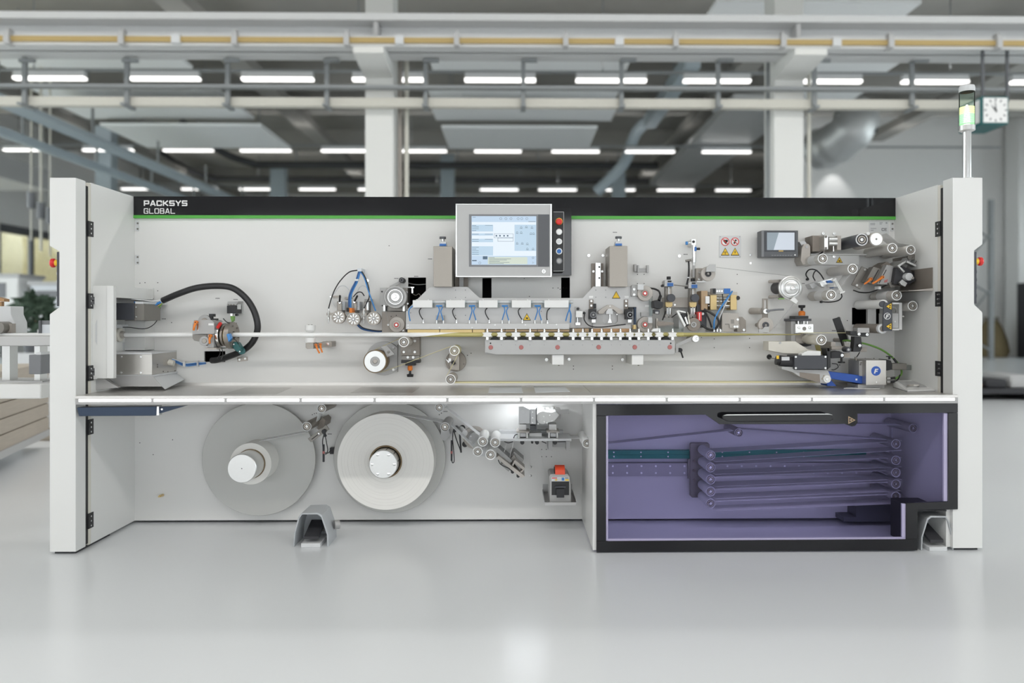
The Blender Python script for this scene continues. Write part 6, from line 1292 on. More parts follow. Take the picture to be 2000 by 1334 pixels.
# sensor with rods between rollers
t = Thing('edge_sensor', 'web edge sensor with blue plugs and looped black cable', 'sensor')
t.part('bracket', mb().pprism([(1581, 555), (1600, 549), (1604, 556), (1586, 564)], .06, .0), 'pale_grey', bevel=.001); t.part('rail', mb().pprism([(1596, 552), (1626, 543), (1628, 547), (1610, 562)], .1, .061), 'alu'); t.part('plate', mb().pprism([(1601, 552), (1612, 550), (1616, 556), (1605, 560)], .12, .1005), 'alu')
for x, y in ((1621, 550), (1632, 560)): t.part('blue_plug', mb().pprism([(x - 6, y - 2), (x + 5, y - 3), (x + 6, y + 2), (x - 5, y + 3)], .11, .07), 'blue_cap')
for d in (0, 3.2): t.part('guide_rod', mb().cyl(P(1629 + d, 546, .2), P(1644 + d, 572, .2), S(1.2), 10), 'white_plastic')
t.part('rod_foot', mb().pprism([(1626, 547), (1633, 543), (1634, 546), (1628, 549)], .21, .19).pprism([(1640, 572), (1650, 568), (1651, 570), (1642, 574)], .21, .19).pbox(1629, 553, 1636, 560, .19, .105), 'white_plastic')
CB = mb().ptube([(1579, 545, .01), (1574, 536, .06), (1580, 527, .09), (1592, 527, .1), (1602, 535, .1), (1609, 546, .1)], 1.3, 7); t.part('cable', CB, 'black'); CB = mb().ptube([(1592, 548, .08), (1588, 540, .1), (1591, 531, .1), (1596, 528, .09)], 1.1, 7); t.part('cable', CB, 'black'); CB = mb().ptube([(1643, 573, .1), (1644, 580, .1), (1637, 587, .08), (1622, 590, .05), (1606, 589.5, .01)], 1.2, 7); t.part('cable', CB, 'black')
for x, y in ((1578, 545.5), (1605.5, 589.5)): t.part('cable_gland', mb().pcyl(x, y, 2.4, .015, .0, 12), 'black')
# inspection head
t = Thing('inspection_unit', 'tilted dark inspection head with two orange levers and white frame', 'inspection head')
t.part('rear_plate', mb().pprism([(1683.4, 520), (1701.4, 528), (1680.7, 565), (1663.6, 556)], .10, .09), 'dark_steel', bevel=.001)
for x, y in ((1690, 526.5), (1674, 557)): t.part('plate_screw', mb().screw(x, y, 2.2, .1, .003), 'alu')
t.part('slide_plate', mb().pprism([(1706, 521), (1724, 526), (1708, 556), (1690, 550)], .15, .1005), 'dark_steel', bevel=.001); t.part('upper_block', mb().pprism([(1721, 518), (1732, 511), (1748, 520), (1738, 532), (1722, 527)], .14, .05), 'stone_dark', bevel=.001)
t.part('front_plate', mb().pprism([(1732, 517), (1755, 521), (1737, 556), (1714, 555)], .19, .1505), 'plate_grey', bevel=.001)
for (a, b) in (((1716, 527), (1702, 552)), ((1731, 527), (1717, 553))): t.part('slot', mb().ptube([(a[0], a[1], .152 if a[0] < 1720 else .191), (b[0], b[1], .152 if a[0] < 1720 else .191)], .7, 6, smooth=False), 'black')
lever(t, 1701, 545, 1688, 555, 2.6, .16); lever(t, 1723.5, 541.5, 1704, 554, 2.8, .2)
t.part('camera_body', mb().pprism([(1750, 523), (1762, 519), (1778, 527), (1790, 547), (1776, 556), (1745, 555)], .22, .12), 'black_soft', bevel=.002); t.part('cradle', mb().pprism([(1735, 552), (1770, 548), (1778, 556), (1740, 562)], .2, .12), 'dark_steel')
t.part('top_frame', mb().pprism([(1752, 519), (1770, 508), (1773, 510), (1757, 521)], .24, .1).pprism([(1770, 508), (1791, 518), (1788, 521), (1768, 511.5)], .24, .2).pprism([(1755, 521), (1757, 519), (1768, 530), (1765, 533)], .24, .2), 'alu', bevel=.001)
t.part('lens_shroud', mb().plathe(1776.5, 540.5, .25, [(.25, 5), (.248, 7.5), (.22, 8)], 24), 'pale_grey'); t.part('lens_knob', mb().pcyl(1783, 543, 3, .265, .2502, 14), 'chrome'); t.part('cap', mb().pcyl(1789, 536, 6.5, .2, .12, 20), 'black')
t.part('foot_bracket', mb().pprism([(1757, 551), (1762, 546), (1772, 553), (1768, 560), (1760, 556)], .245, .23), 'alu'); t.part('painted_red_glow', mb().pprism([(1727, 548), (1734, 545), (1733, 551), (1727, 552)], .1915, .1902), 'dull_red')  # red glow on the front plate, painted as a dull red patch
t.part('cable', mb().ptube([(1667, 567, .01), (1680, 571, .06), (1698, 571, .1), (1715, 565, .15), (1735, 554, .19)], 1.3, 7), 'black'); t.part('cable_clip', mb().pbox(1716, 559, 1721, 565, .17, .13), 'white_plastic'); t.part('carrier_arm', mb().pbox(1715, 522, 1740, 548, .0895, .0), 'dark_steel')
t = Thing('waste_tray', 'dark steel tray let into the right side cabinet behind the inspection head', 'tray')
xw = XBR - .0005; z0, z1 = P(1822, 569, .3).z, P(1822, 524, .3).z; ya, yb = YB - .36, YB - .06
t.part('floor_sheet', mb().box(xw - .11, xw, ya, yb, z0, z0 + .003), 'dark_steel'); t.part('side_sheet', mb().box(xw - .002, xw, ya, yb, z0 + .0035, z1), 'stone_dark'); t.part('front_sheet', mb().prism([(xw - .11, z0), (xw, z0), (xw, z0 + .012)], ya - .003, ya - .0005), 'stone_light')
t = Thing('strap', 'dark rounded strap plate hanging over the inspection head', 'plate')
m = [(1773, 500), (1778, 497), (1800, 495.5), (1804, 498), (1803, 504), (1799, 507), (1776, 507.5), (1773, 504)]
t.part('plate', mb().pprism(m, .2, .19), 'dark_steel', bevel=.001); t.part('link', mb().ptube([(1794, 503, .2), (1788, 513, .22), (1785, 516, .23)], .8, 6), 'dark_steel'); t.part('post', mb().pbox(1781, 499, 1787, 505, .1899, .0), 'steel')
# ================================================================ adjuster, F frame, reader
t = Thing('web_adjuster', 'aluminium web adjuster with black star knob and orange collar', 'adjuster')
c = P(1566, 605, .06); z = lambda y: P(1566, y, .06).z
t.part('star_knob', mb().lathe((c.x, c.y, z(607)), (0, 0, 1), [(0, S(2.2)), (z(602) - z(607), S(2.4)), (z(601) - z(607), S(6)), (z(597) - z(607), S(6.8)), (z(596) - z(607), S(6))], 18), 'black'); t.part('orange_collar', mb().lathe((c.x, c.y, z(616.5)), (0, 0, 1), [(0, S(6.2)), (z(610) - z(616.5), S(6.6)), (z(607.3) - z(616.5), S(4.2))], 20), 'orange')
t.part('knob_plate', mb().pbox(1553, 617, 1579, 622.3, .09, .01), 'black'); t.part('top_plate', mb().pbox(1545, 622.6, 1585, 627, .1, .0), 'anthracite', bevel=.001); t.part('housing', mb().pbox(1545, 627.3, 1554, 671, .08, .0), 'plate_grey', bevel=.001); t.part('lower_body', mb().pbox(1554.2, 651.5, 1570, 671, .07, .0), 'stone_light')
for x in (1559, 1570, 1577): t.part('guide_pin', mb().cyl(P(x, 627.3, .08), P(x, 633, .08), S(2), 10), 'chrome')
b = t.part('block', mb().pbox(1553.5, 633, 1589, 651, .1, .0), 'alu', bevel=.001)
for x, y in ((1561, 640), (1582, 640)): t.part('screw', mb().screw(x, y, 2.6, .1, .003), 'alu', sub=b)
t.part('bore', mb().pcyl(1571, 642, 3.8, .1006, .1, 18), 'dark_steel', sub=b); t.part('base_plate', mb().pprism([(1548, 671.4), (1586, 671.4), (1584, 675), (1575, 677), (1556, 674)], .09, .0), 'black')
roller(1604.4, 664, 10.2, .26, .0705, 'cream roller mounted on the aluminium web adjuster', 'cream', shaft_to=.0705)
ribbon((1596, 674), (1601, 692), .2, .14, 'short gold web strip falling from the cream roller', 'gold_film')
t = Thing('inspection_gantry', 'black end plate with two warning triangles holding two cross rollers', 'frame')
o = .30
ep = t.part('end_plate', mb().pprism([(1727, 591), (1742.5, 591), (1742.5, 646.5), (1725, 646.5), (1725.5, 620)], o, o - .012), 'anthracite', bevel=.001)
for y in (598.5, 637.5):
    sx, sy = 1735, y; tri = [(1729, y), (1742, y - 8), (1742, y + 8)]
    tt = t.part('warning_triangle', mb().pprism(tri, o + .0008, o), 'black', sub=ep); t.part('triangle_face', mb().pprism([(1731, y), (1741, y - 6.2), (1741, y + 6.2)], o + .0012, o + .0008), 'yellow', sub=ep); t.part('pictogram', mb().pcyl(1738.5, y - 1.8, 1.5, o + .0016, o + .0012, 10).pcyl(1738, y + 2, 1.4, o + .0016, o + .0012, 10), 'black', sub=ep)
t.part('badge_ring', mb().ring(1733, 617.5, 6.6, 5.6, o + .0012, o, 26), 'white_plastic', sub=ep)
def fmark(m, cx, cy, r, o):
    k = r / 6.0
    return m.pprism([(cx - 3.2 * k, cy + 4 * k), (cx - 1.2 * k, cy - 3.4 * k), (cx + 3.8 * k, cy - 3.4 * k), (cx + 3.2 * k, cy - 1.6 * k), (cx + .4 * k, cy - 1.6 * k), (cx, cy - .2 * k), (cx + 2.6 * k, cy - .2 * k), (cx + 2.1 * k, cy + 1.4 * k), (cx - .5 * k, cy + 1.4 * k), (cx - 1.2 * k, cy + 4 * k)], o + .0016, o)
t.part('badge_letter', fmark(mb(), 1733, 617.5, 6, o), 'white_plastic', sub=ep)
t.part('upper_roller', mb().plathe(1726, 594, o - .0125, [(o - .0125, 8), (o - .014, 9), (.02, 9)], 28), 'white_plastic'); t.part('roller_cap', mb().plathe(1725, 594, o - .002, [(o - .002, 5), (o - .004, 6.5), (o - .012, 6.5)], 22), 'anthracite'); t.part('lower_roller', mb().plathe(1724, 642, o - .0125, [(o - .0125, 8.6), (o - .03, 9.4), (.02, 9.4)], 28), 'stone_dark'); t.part('roller_end', mb().ring(1724, 642, 9.6, 6, o - .0122, o - .03, 26), 'pale_grey')
t.part('white_frame', mb().pbox(1756, 591, 1762, 644, .2, .0), 'white_plastic', bevel=.001); t.part('frame_beam', mb().pbox(1743, 591, 1756, 594, .25, .1), 'white_plastic'); t.part('frame_beam', mb().pbox(1743, 642, 1756, 645, .25, .1), 'white_plastic'); t.part('cover_plate', mb().pbox(1743.5, 612, 1755, 641, .24, .1), 'light_grey', bevel=.001); t.part('hose', mb().ptube([(1744, 600, .26), (1750, 603, .24), (1751, 608, .22), (1747, 614, .21)], 2, 8), 'plate_grey'); t.part('knob', mb().screw(1748, 628, 2, .24, .003), 'alu'); t.part('peg', mb().pbox(1762.4, 617, 1766, 619, .19, .17), 'white_plastic')
one('white_backing', 'white strip behind the black opening of the inspection frame', 'strip', mb().pbox(1695, 601, 1711, 634, .02, .0005), 'white_plastic')
t = Thing('arm_plate', 'long black tilted plate beside the inspection frame', 'plate')
t.part('plate', mb().pprism([(1627, 623), (1640, 619), (1656, 663), (1646, 677)], .13, .12), 'black', bevel=.001); t.part('edge', mb().pprism([(1640.5, 619), (1643, 620), (1659, 663), (1656.5, 664)], .13, .1), 'plate_grey'); t.part('stud', mb().pcyl(1650, 665, 4, .1195, .0, 12), 'steel')
t = Thing('nozzle_mount', 'black clamp mount with steel bar and chrome screws', 'mount')
t.part('steel_cap', mb().pbox(1675, 640.5, 1698, 650, .25, .2), 'plate_grey', bevel=.001); t.part('cross_bar', mb().pprism([(1660.5, 646.5), (1674, 647), (1674, 650.3), (1697, 650.3), (1698.5, 654), (1695, 658), (1670, 656), (1660.5, 653)], .24, .19), 'black', bevel=.001)
for x, y in ((1678, 652.5), (1694, 653.5), (1679.5, 675)): t.part('screw', mb().screw(x, y, 3.2, .24, .005), 'chrome')
t.part('upright', mb().pprism([(1669, 657), (1682, 658), (1684, 680), (1680, 687), (1666, 687), (1668, 672)], .23, .19), 'black', bevel=.001); t.part('round_clamp', mb().pcyl(1657.7, 683, 5.2, .25, .2, 18), 'anthracite'); t.part('clamp_disc', mb().pcyl(1657.7, 683, 2.5, .253, .2502, 12), 'light_grey')
t.part('steel_bar', mb().pbox(1624, 676.5, 1652, 683, .2, .17).pbox(1652.2, 679, 1693, 687, .195, .165), 'stone', bevel=.001); t.part('wall_bracket', mb().pbox(1623, 668, 1632, 684, .169, .0), 'stone_light'); t.part('hook', mb().pprism([(1648, 667), (1658, 670), (1660, 678), (1650, 676)], .21, .19), 'dark_steel'); t.part('cable', mb().ptube([(1679, 688, .2), (1674, 696, .2), (1670, 699, .2)], 1, 6), 'black'); t.part('tip', mb().cyl(P(1671, 697, .2), P(1672, 704, .2), S(2), 10), 'dark_steel')
t = Thing('cable_sleeve', 'bright green cable sweeping down to the steel laser box', 'cable')
t.part('cable', mb().ptube([(1644, 666, .12), (1656, 665, .16), (1670, 668, .17), (1688, 671, .15), (1708, 677, .13), (1727, 686, .12), (1746, 701, .12), (1758, 716, .13), (1761, 729, .15), (1755, 736, .17), (1748, 740, .19)], 1.9, 9), 'cable_green'); t.part('sleeve', mb().cyl(P(1745, 700, .12), P(1752, 709, .125), S(2.2), 10), 'black')
# gluing unit
t = Thing('glue_head', 'black box with round motor on a white and grey swing arm', 'glue head')
o = .26
t.part('white_funnel', mb().pprism([(1501, 667), (1546, 667), (1553, 666.5), (1578, 682.5), (1603.5, 685.5), (1603.5, 694), (1566, 691), (1530, 690), (1501, 684.5)], .2, .12), 'cream', bevel=.001); t.part('funnel_screw', mb().screw(1524, 669.5, 2.4, .2, .003), 'light_grey')
t.part('white_cap', mb().pprism([(1566, 691), (1578, 685), (1603, 686), (1603, 695), (1566, 695)], .25, .205), 'white_plastic')
bx = t.part('box', mb().pbox(1551.5, 694.5, 1616, 721.5, o, .16), 'anthracite', bevel=.002)
for x, y in ((1554.5, 697), (1612.5, 697), (1554.5, 719), (1612.5, 719)): t.part('screw', mb().screw(x, y, 2.2, o, .003), 'alu', sub=bx)
A = P(1516, 703, .22); Bq = P(1551, 708, .22)
t.part('motor', mb().cyl(P(1522, 704, .22), Bq, S(10.5, .22), 22), 'black_soft'); t.part('motor_cap', mb().cyl(A, P(1521.7, 704, .22), S(9.5, .22), 22), 'black'); t.part('motor_label', mb().pbox(1527, 697, 1542, 704, .294, .289), 'pale_grey'); t.part('warning_label', mb().pbox(1517, 694.5, 1521.5, 701, .288, .283), 'yellow')
t.part('cable', mb().ptube([(1502.5, 699, .005), (1510, 700, .12), (1516, 701, .21)], .9, 6), 'dark_steel'); t.part('cable_hole', mb().pcyl(1502.5, 697, 5, .002, .0, 18), 'black')
t.part('side_plate', mb().pprism([(1613.5, 681), (1616, 679.7), (1616, 686), (1620, 686), (1620, 680), (1622.5, 680), (1622.5, 717), (1616.3, 722), (1616.3, 694)], o + .003, .2), 'black', bevel=.001); t.part('rear_body', mb().pprism([(1623, 688), (1640, 686), (1648, 690), (1648, 699), (1623, 700)], .22, .16), 'black_soft', bevel=.002)
t.part('star_knob', mb().cyl(P(1643.5, 699.4, .2), P(1643.5, 706, .2), S(2), 10).cyl(P(1643.5, 706.2, .2), P(1643.5, 709, .2), S(6.3), 16), 'black'); t.part('chrome_screw', mb().screw(1645, 694, 3.4, .22, .006), 'chrome'); t.part('hook_cable', mb().ptube([(1625, 710, .2), (1634, 711, .2), (1637, 717, .2), (1630, 722, .2), (1624, 722.5, .2)], .9, 6), 'black'); t.part('steel_link', mb().pbox(1648.3, 690, 1660, 698, .21, .17), 'stone'); t.part('rail_mount', mb().pbox(1590, 696, 1612, 716, .1595, .0), 'dark_steel')
t.part('swing_arm', mb().pprism([(1526.5, 716), (1550, 717), (1551, 722), (1600, 722.5), (1617, 723), (1622, 735), (1620, 745), (1614, 749.5), (1601.5, 748), (1562, 736), (1548, 727), (1527, 721)], .24, .17), 'light_grey', bevel=.001)
aw = t.part('arm_plate', mb().pprism([(1561.5, 727), (1601, 731), (1602, 748), (1562, 736)], .2405, .2402), 'stone_dark'); tri_sign(t, 1609.5, 737, 8.5, .2403, 'bolt', sub=aw)
t.part('end_roller', mb().pcyl(1616, 740.5, 7.4, .255, .1, 24), 'white_plastic'); t.part('end_hub', mb().pcyl(1616, 740.5, 3.4, .258, .2552, 16), 'alu')
t = Thing('blue_ramp', 'glossy blue angled guide ramp standing on the worktop', 'ramp')
rm = t.part('beam', mb().pprism([(1616.5, 725), (1690, 734.5), (1696.5, 744), (1694, 747), (1681, 749.5), (1618, 739)], .2, .08), 'blue', bevel=.002); t.part('foot', mb().pprism([(1612, 739), (1622, 741), (1634, 754), (1616, 754)], .18, .1), 'blue', bevel=.001); t.part('marker', mb().pbox(1671, 739.5, 1674.5, 743, .2006, .2), 'white_plastic', sub=rm)
# laser box
t = Thing('laser_box', 'brushed steel box with a round blue badge on the worktop', 'box')
o = .24; xb0, xb1 = P(1691.5, 730, o).x, P(1731, 730, o).x
fb = t.part('case', mb().pbox(1691.5, 703.5, 1731, 752, o, .06), 'steel_h', bevel=.001); t.part('side_module', mb().pbox(1678, 704.5, 1691, 735, .2, .08), 'plate_grey', bevel=.001)
t.part('badge', mb().pcyl(1711, 724.5, 9.4, o + .001, o, 32), 'logo_blue', sub=fb, label='round blue badge with a white letter'); t.part('badge_letter', fmark(mb(), 1711, 724.5, 7.6, o + .0011), 'white_plastic', sub=fb)
for x, y in ((1682, 708.5), (1681, 712)): t.part('screw', mb().screw(x, y, 1.6, .2, .003), 'dark_steel')
t.part('plinth', mb().box(xb0 - .02, xb1 + .01, YB - .2, YB - .08, ZW, P(1700, 752, o).z - .0005), 'plate_grey'); t.part('aperture', mb().pbox(1711, 745, 1713, 748, o + .0008, o), 'white_plastic', sub=fb)
t.part('flange', mb().pprism([(1731.3, 702), (1740, 704), (1742, 709), (1742, 722), (1731.3, 724)], .2, .12), 'black', bevel=.001); t.part('knob', mb().cyl(P(1737, 702, .17), P(1737, 697, .17), S(2), 10).cyl(P(1737, 697, .17), P(1737, 695.5, .17), S(6), 14), 'black'); t.part('motor', mb().pbox(1742.3, 710, 1771.5, 722.5, .19, .13), 'dark_steel', bevel=.003); t.part('light_tip', mb().pbox(1772, 713, 1780, 723, .18, .14), 'clear')
for y in (739, 746): t.part('connector', mb().cyl(P(1731.5, y, .2), P(1738, y, .2), S(2.6), 12), 'chrome'); t.part('plug', mb().cyl(P(1738.3, y, .2), P(1748, y - 1, .2), S(2.4), 12), 'black')
t.part('cable', mb().ptube([(1748, 745, .2), (1754, 741, .19), (1758, 732, .17)], 1.2, 6), 'black')
def tab_pt(x, y, z=0):
    d = ray(x, y); tt = (ZW + z - H) / d.z; return Vector((d.x * tt, d.y * tt, ZW + z))
tablet([(1648, 759), (1665, 753), (1722, 757), (1718, 760)], 'white sheet curling on the worktop in front of the laser box', 'white_plastic')
t = Thing('desk_terminal', 'white wedge shaped desk terminal with a grey display on the worktop', 'terminal')
fl, fr_, bl, br = tab_pt(1772, 766), tab_pt(1826, 765), tab_pt(1744, 757), tab_pt(1798, 756); up_ = Vector((0, 0, 1)); b0 = .004; hF, hB = .008, .034
vs = [fl + up_ * b0, fr_ + up_ * b0, br + up_ * b0, bl + up_ * b0, fl + up_ * hF, fr_ + up_ * hF, br + up_ * hB, bl + up_ * hB]
t.part('case', mb().add(vs, [(3, 2, 1, 0), (4, 5, 6, 7), (0, 1, 5, 4), (1, 2, 6, 5), (2, 3, 7, 6), (3, 0, 4, 7)]), 'white_plastic', bevel=.0015)
def bil(u, v, d): return vs[4].lerp(vs[5], u).lerp(vs[7].lerp(vs[6], u), v) + up_ * d
t.part('display', mb().add([bil(.12, .25, .0016), bil(.85, .25, .0016), bil(.85, .85, .0016), bil(.12, .85, .0016), bil(.12, .25, .0004), bil(.85, .25, .0004), bil(.85, .85, .0004), bil(.12, .85, .0004)], [(0, 1, 2, 3), (0, 4, 5, 1), (1, 5, 6, 2), (2, 6, 7, 3), (3, 7, 4, 0), (7, 6, 5, 4)]), 'light_grey')
t.part('foot_rim', mb().add([v - up_ * (b0 - .0002) if i < 4 else vs[i - 4] for i, v in enumerate(vs[:4] + vs[:4])], [(3, 2, 1, 0), (0, 1, 5, 4), (1, 2, 6, 5), (2, 3, 7, 6), (3, 0, 4, 7)]), 'plate_grey')
one('cable_loop', 'pale coiled cable loop behind the desk terminal', 'cable', mb().tube([tab_pt(1774, 752.5, .004), tab_pt(1774, 752.5, .03), tab_pt(1784, 752.5, .045), tab_pt(1793, 752.5, .03), tab_pt(1793, 752.5, .004)], .004, 7), 'stone_light')
# signal tower
t = Thing('signal_tower', 'signal tower on a chrome pole glowing green on the right post', 'signal lamp')
zt_ = P(1888, 347.5, OF).z; b = P(1888.5, 347.5, OF - .038); z = lambda y: P(1888, y, OF - .038).z
mat('lens_green', (.45, .75, .5), .15, emit=.6, var=0, ecol=(.6, 1.0, .6)); mat('lens_yellow', (.8, .85, .4), .15, emit=.7, var=0, ecol=(.95, 1.0, .55)); mat('lamp_glow', (.9, 1, .9), .3, emit=2.0, var=0, ecol=(.92, 1.0, .85)); glass('lens_clear', (.86, .94, .88), .12)
Z0 = zt_ + .0002
t.part('foot', mb().lathe((b.x, b.y, Z0), (0, 0, 1), [(0, .028), (.004, .028), (.006, .022)], 24), 'chrome'); t.part('pole', mb().lathe((b.x, b.y, Z0 + .006), (0, 0, 1), [(0, S(8, OF)), (z(258) - Z0 - .006, S(8, OF))], 24), 'chrome')
t.part('collar', mb().lathe((b.x, b.y, z(258)), (0, 0, 1), [(0, S(10, OF)), (.006, S(15, OF)), (z(246) - z(258), S(15, OF))], 26), 'alu')
core = t.part('lamp_core', mb().lathe((b.x, b.y, z(243)), (0, 0, 1), [(0, S(6, OF)), (z(222) - z(243), S(5, OF)), (z(205) - z(243), S(2, OF))], 16), 'lamp_glow')
t.part('clear_lens', mb().lathe((b.x, b.y, z(246)), (0, 0, 1), [(.0005, S(14.2, OF)), (z(180) - z(246), S(14.2, OF))], 28), 'lens_clear')
for k in range(10): t.part('lens_ring', mb().lathe((b.x, b.y, z(243 - k * 3.6)), (0, 0, 1), [(0, S(13.4, OF)), (.0022, S(13.4, OF))], 26), 'lens_green' if k < 6 else 'lens_yellow')
t.part('top_cap', mb().lathe((b.x, b.y, z(180)), (0, 0, 1), [(.0004, S(14.6, OF)), (.018, S(14.6, OF)), (.026, S(13.5, OF))], 28), 'pale_grey')
# ================================================================ open reel bay
def xz(px, py, o): p = P(px, py, o); return p.x, p.z
def reel(cx, cy, r, roll_r, o_roll, sp_r, o_sp, label, full, bolts):
    t = Thing('film_reel', label, 'reel'); o = .05
    t.part('flange_disc', mb().plathe(cx, cy, o, [(o, r - .6), (o - .002, r), (o - .008, r)], 90), 'disc_grey')
    c = P(cx, cy, o); R_ = lambda px: S(px, o)
    core = R_(28) if not full else R_(31)
    def tor(m, ra, rb, y0, y1, seg=80):
        vs = []; fs = []
        for (y, rr) in ((y0, rb), (y0, ra), (y1, ra), (y1, rb)):
            for k in range(seg): a = 2 * math.pi * k / seg; vs.append((c.x + rr * math.cos(a), y, c.z + rr * math.sin(a)))
        for i in range(4):
            for k in range(seg): fs.append((i * seg + k, i * seg + (k + 1) % seg, ((i + 1) % 4) * seg + (k + 1) % seg, ((i + 1) % 4) * seg + k))
        return m.add(vs, fs)
    y0 = YB - o_roll; y1 = YB - o - .0005
    t.part('web_roll', tor(mb(), R_(roll_r), core, y0, y1, 90), 'paper')
    if full:
        for k in range(14):
            rr = core + (R_(roll_r) - core) * (k + .6 + .5 * math.sin(k * 2.3)) / 15; t.part('winding_line', tor(mb(), rr + .0004, rr - .0004, y0 - .0005, y0 - .0001, 80), 'winding')
    t.part('cardboard_core', tor(mb(), core - .0004, core - R_(2.8), y0 - .002, y1, 60), 'core_brown')
    sp = t.part('spindle', mb().lathe((c.x, YB - o_sp, c.z), (0, 1, 0), [(0, R_(sp_r - 1.2)), (.003, R_(sp_r)), (o_sp - o - .0005, R_(sp_r))], 60), 'alu')
    if bolts:
        for k in range(6):
            a = math.pi / 3 * k + .0; t.part('bolt', mb().lathe((c.x + R_(20.5) * math.cos(a), YB - o_sp - .0025, c.z + R_(20.5) * math.sin(a)), (0, 1, 0), [(0, R_(2)), (.0008, R_(2.9)), (.0025, R_(2.9))], 14), 'chrome', sub=sp)
        for a in (math.radians(45), math.radians(80), math.radians(10)):
            t.part('chuck_jaw', mb().lathe((c.x + R_(sp_r) * math.cos(a), YB - o_sp + .012, c.z + R_(sp_r) * math.sin(a)), (0, 1, 0), [(0, .002), (.06, .002)], 8), 'black', sub=sp)
    else: t.part('centre_hole', mb().lathe((c.x, YB - o_sp - .0006, c.z), (0, 1, 0), [(0, .0024), (.0006, .0024)], 10), 'black', sub=sp)
    return t
reel(505.5, 897, 110, 39, .17, 26.5, .29, 'nearly empty film reel with a small white roll on a grey disc', False, False)
reel(761, 893, 109, 91, .17, 26.5, .24, 'nearly full film reel with a wide white roll on a grey disc', True, True)
roller(599, 833, 9.2, .27, .03, 'roller with grey bore beside the nearly empty reel', 'steel', 'light_grey'); roller(628, 798, 8.8, .25, .03, 'roller tucked under the worktop above the nearly empty reel', 'steel', 'pale_grey')
roller(858, 796, 8.8, .25, .03, 'roller tucked under the worktop beside the nearly full reel', 'pale_grey', 'pale_grey'); roller(869, 834, 9.3, .25, .03, 'roller above the hanging black cables', 'plate_grey', 'light_grey')
for x, y, r, lab in ((943, 862, 10, 'white roller at the top left of the four roller cluster'), (967, 864, 10, 'white roller at the top right of the four roller cluster'), (933, 882, 9.6, 'white roller at the lower left of the four roller cluster'), (958, 888, 10.2, 'white roller at the lower right of the four roller cluster')):
    roller(x, y, r, .28, .06, lab, 'white_plastic', 'white_plastic', shaft_to=.0505)
t = Thing('cluster_flange', 'round steel flange plate behind the four white rollers', 'flange')
t.part('ring', mb().ring(927, 855, 22, 15.5, .02, .0, 44), 'stone_light'); d = t.part('plate', mb().pcyl(930, 858, 15, .04, .0, 36), 'light_grey')
for k in range(6): a = k * math.pi / 3 + .5; t.part('bolt', mb().screw(930 + 12 * math.cos(a), 858 + 12 * math.sin(a), 1.7, .04, .003), 'alu', sub=d)
t.part('carrier', mb().pprism([(925, 868), (941, 850), (972, 852), (972, 880), (950, 892), (932, 890)], .05, .0405), 'pale_grey')
for k, (x, y) in enumerate(((903, 836), (908, 868))): one('cable_duct', ('dark oval cable outlet with white sleeve above the black cables', 'dark oval cable outlet beside the lower left cluster roller')[k], 'outlet', mb().pcyl(x, y, 5.5, .012, .0, 20), 'black')
one('web_sleeve', 'white sleeve tube beside the steel flange plate', 'tube', mb().cyl(P(900, 837, .0), P(908, 846, .1), S(5.5), 18), 'white_plastic')
def band(p, q, label, o0=.19, o1=.10, m_='web_white', pm=None):
    om = (o0 + o1) / 2; a = P(p[0], p[1], om); b = P(q[0], q[1], om); return one('web_strip', label, 'web', mb().sheet((a.x, a.z), (b.x, b.z), YB - o0, YB - o1, .0008), m_)
band((513, 859), (603, 842), 'white web strip from the nearly empty reel to its first roller', .17, .07); band((619, 836), (626, 806), 'white web strip rising from the sensor plate under the worktop', .17, .08)
band((770, 806), (872, 824), 'white web strip from the nearly full reel to the upper roller', .17, .07); band((877, 824), (929, 876), 'lower white web strip slanting to the roller cluster', .18, .10); band((865, 790), (945, 855), 'upper white web strip slanting to the roller cluster', .18, .10)
band((970, 854), (1146, 854), 'level white web strip running from the cluster to the partition', .2, .11)
t = Thing('sensor_plate', 'steel sensor plate with black sensors tilted below two rollers', 'sensor')
t.part('plate', mb().pprism([(601, 857), (637, 830), (643, 839), (607, 864)], .16, .15), 'dark_steel', bevel=.001); t.part('arm', mb().pprism([(614, 832), (630, 815), (636, 821), (634, 832), (622, 840)], .12, .0), 'stone_dark', bevel=.002); t.part('slot', mb().ptube([(609, 858, .1605), (622, 848, .1605)], .8, 6, smooth=False), 'black')
t.part('sensor', mb().pcyl(632, 843, 4.2, .18, .1605, 16), 'black'); t.part('sensor_lens', mb().pcyl(622.5, 847, 1.8, .165, .1605, 12), 'chrome'); t.part('fibre_holder', mb().cyl(P(633, 845, .17), P(636, 853, .17), S(2.6), 10), 'black')
t = Thing('hanging_cables', 'bundle of black sensor cables with a red clip hanging beside the nearly empty reel', 'cable')
t.part('loop', mb().ptube([(633, 848, .16), (630, 862, .14), (632, 880, .12), (636, 885, .1), (642, 884, .06), (648, 878, .01)], 1.0, 7), 'black'); t.part('loop', mb().ptube([(635, 850, .16), (638, 866, .14), (640, 880, .12), (636, 888, .1)], .9, 7), 'black'); t.part('connector', mb().cyl(P(632, 868, .15), P(632, 902, .15), S(2), 10), 'black_soft'); t.part('red_clip', mb().cyl(P(632, 881, .151), P(632, 886, .151), S(2.3), 10), 'dull_red'); t.part('gland', mb().pbox(644, 875, 652, 887, .03, .0), 'black')
t = Thing('hanging_cables', 'pair of black sensor cables with a red clip hanging beside the nearly full reel', 'cable')
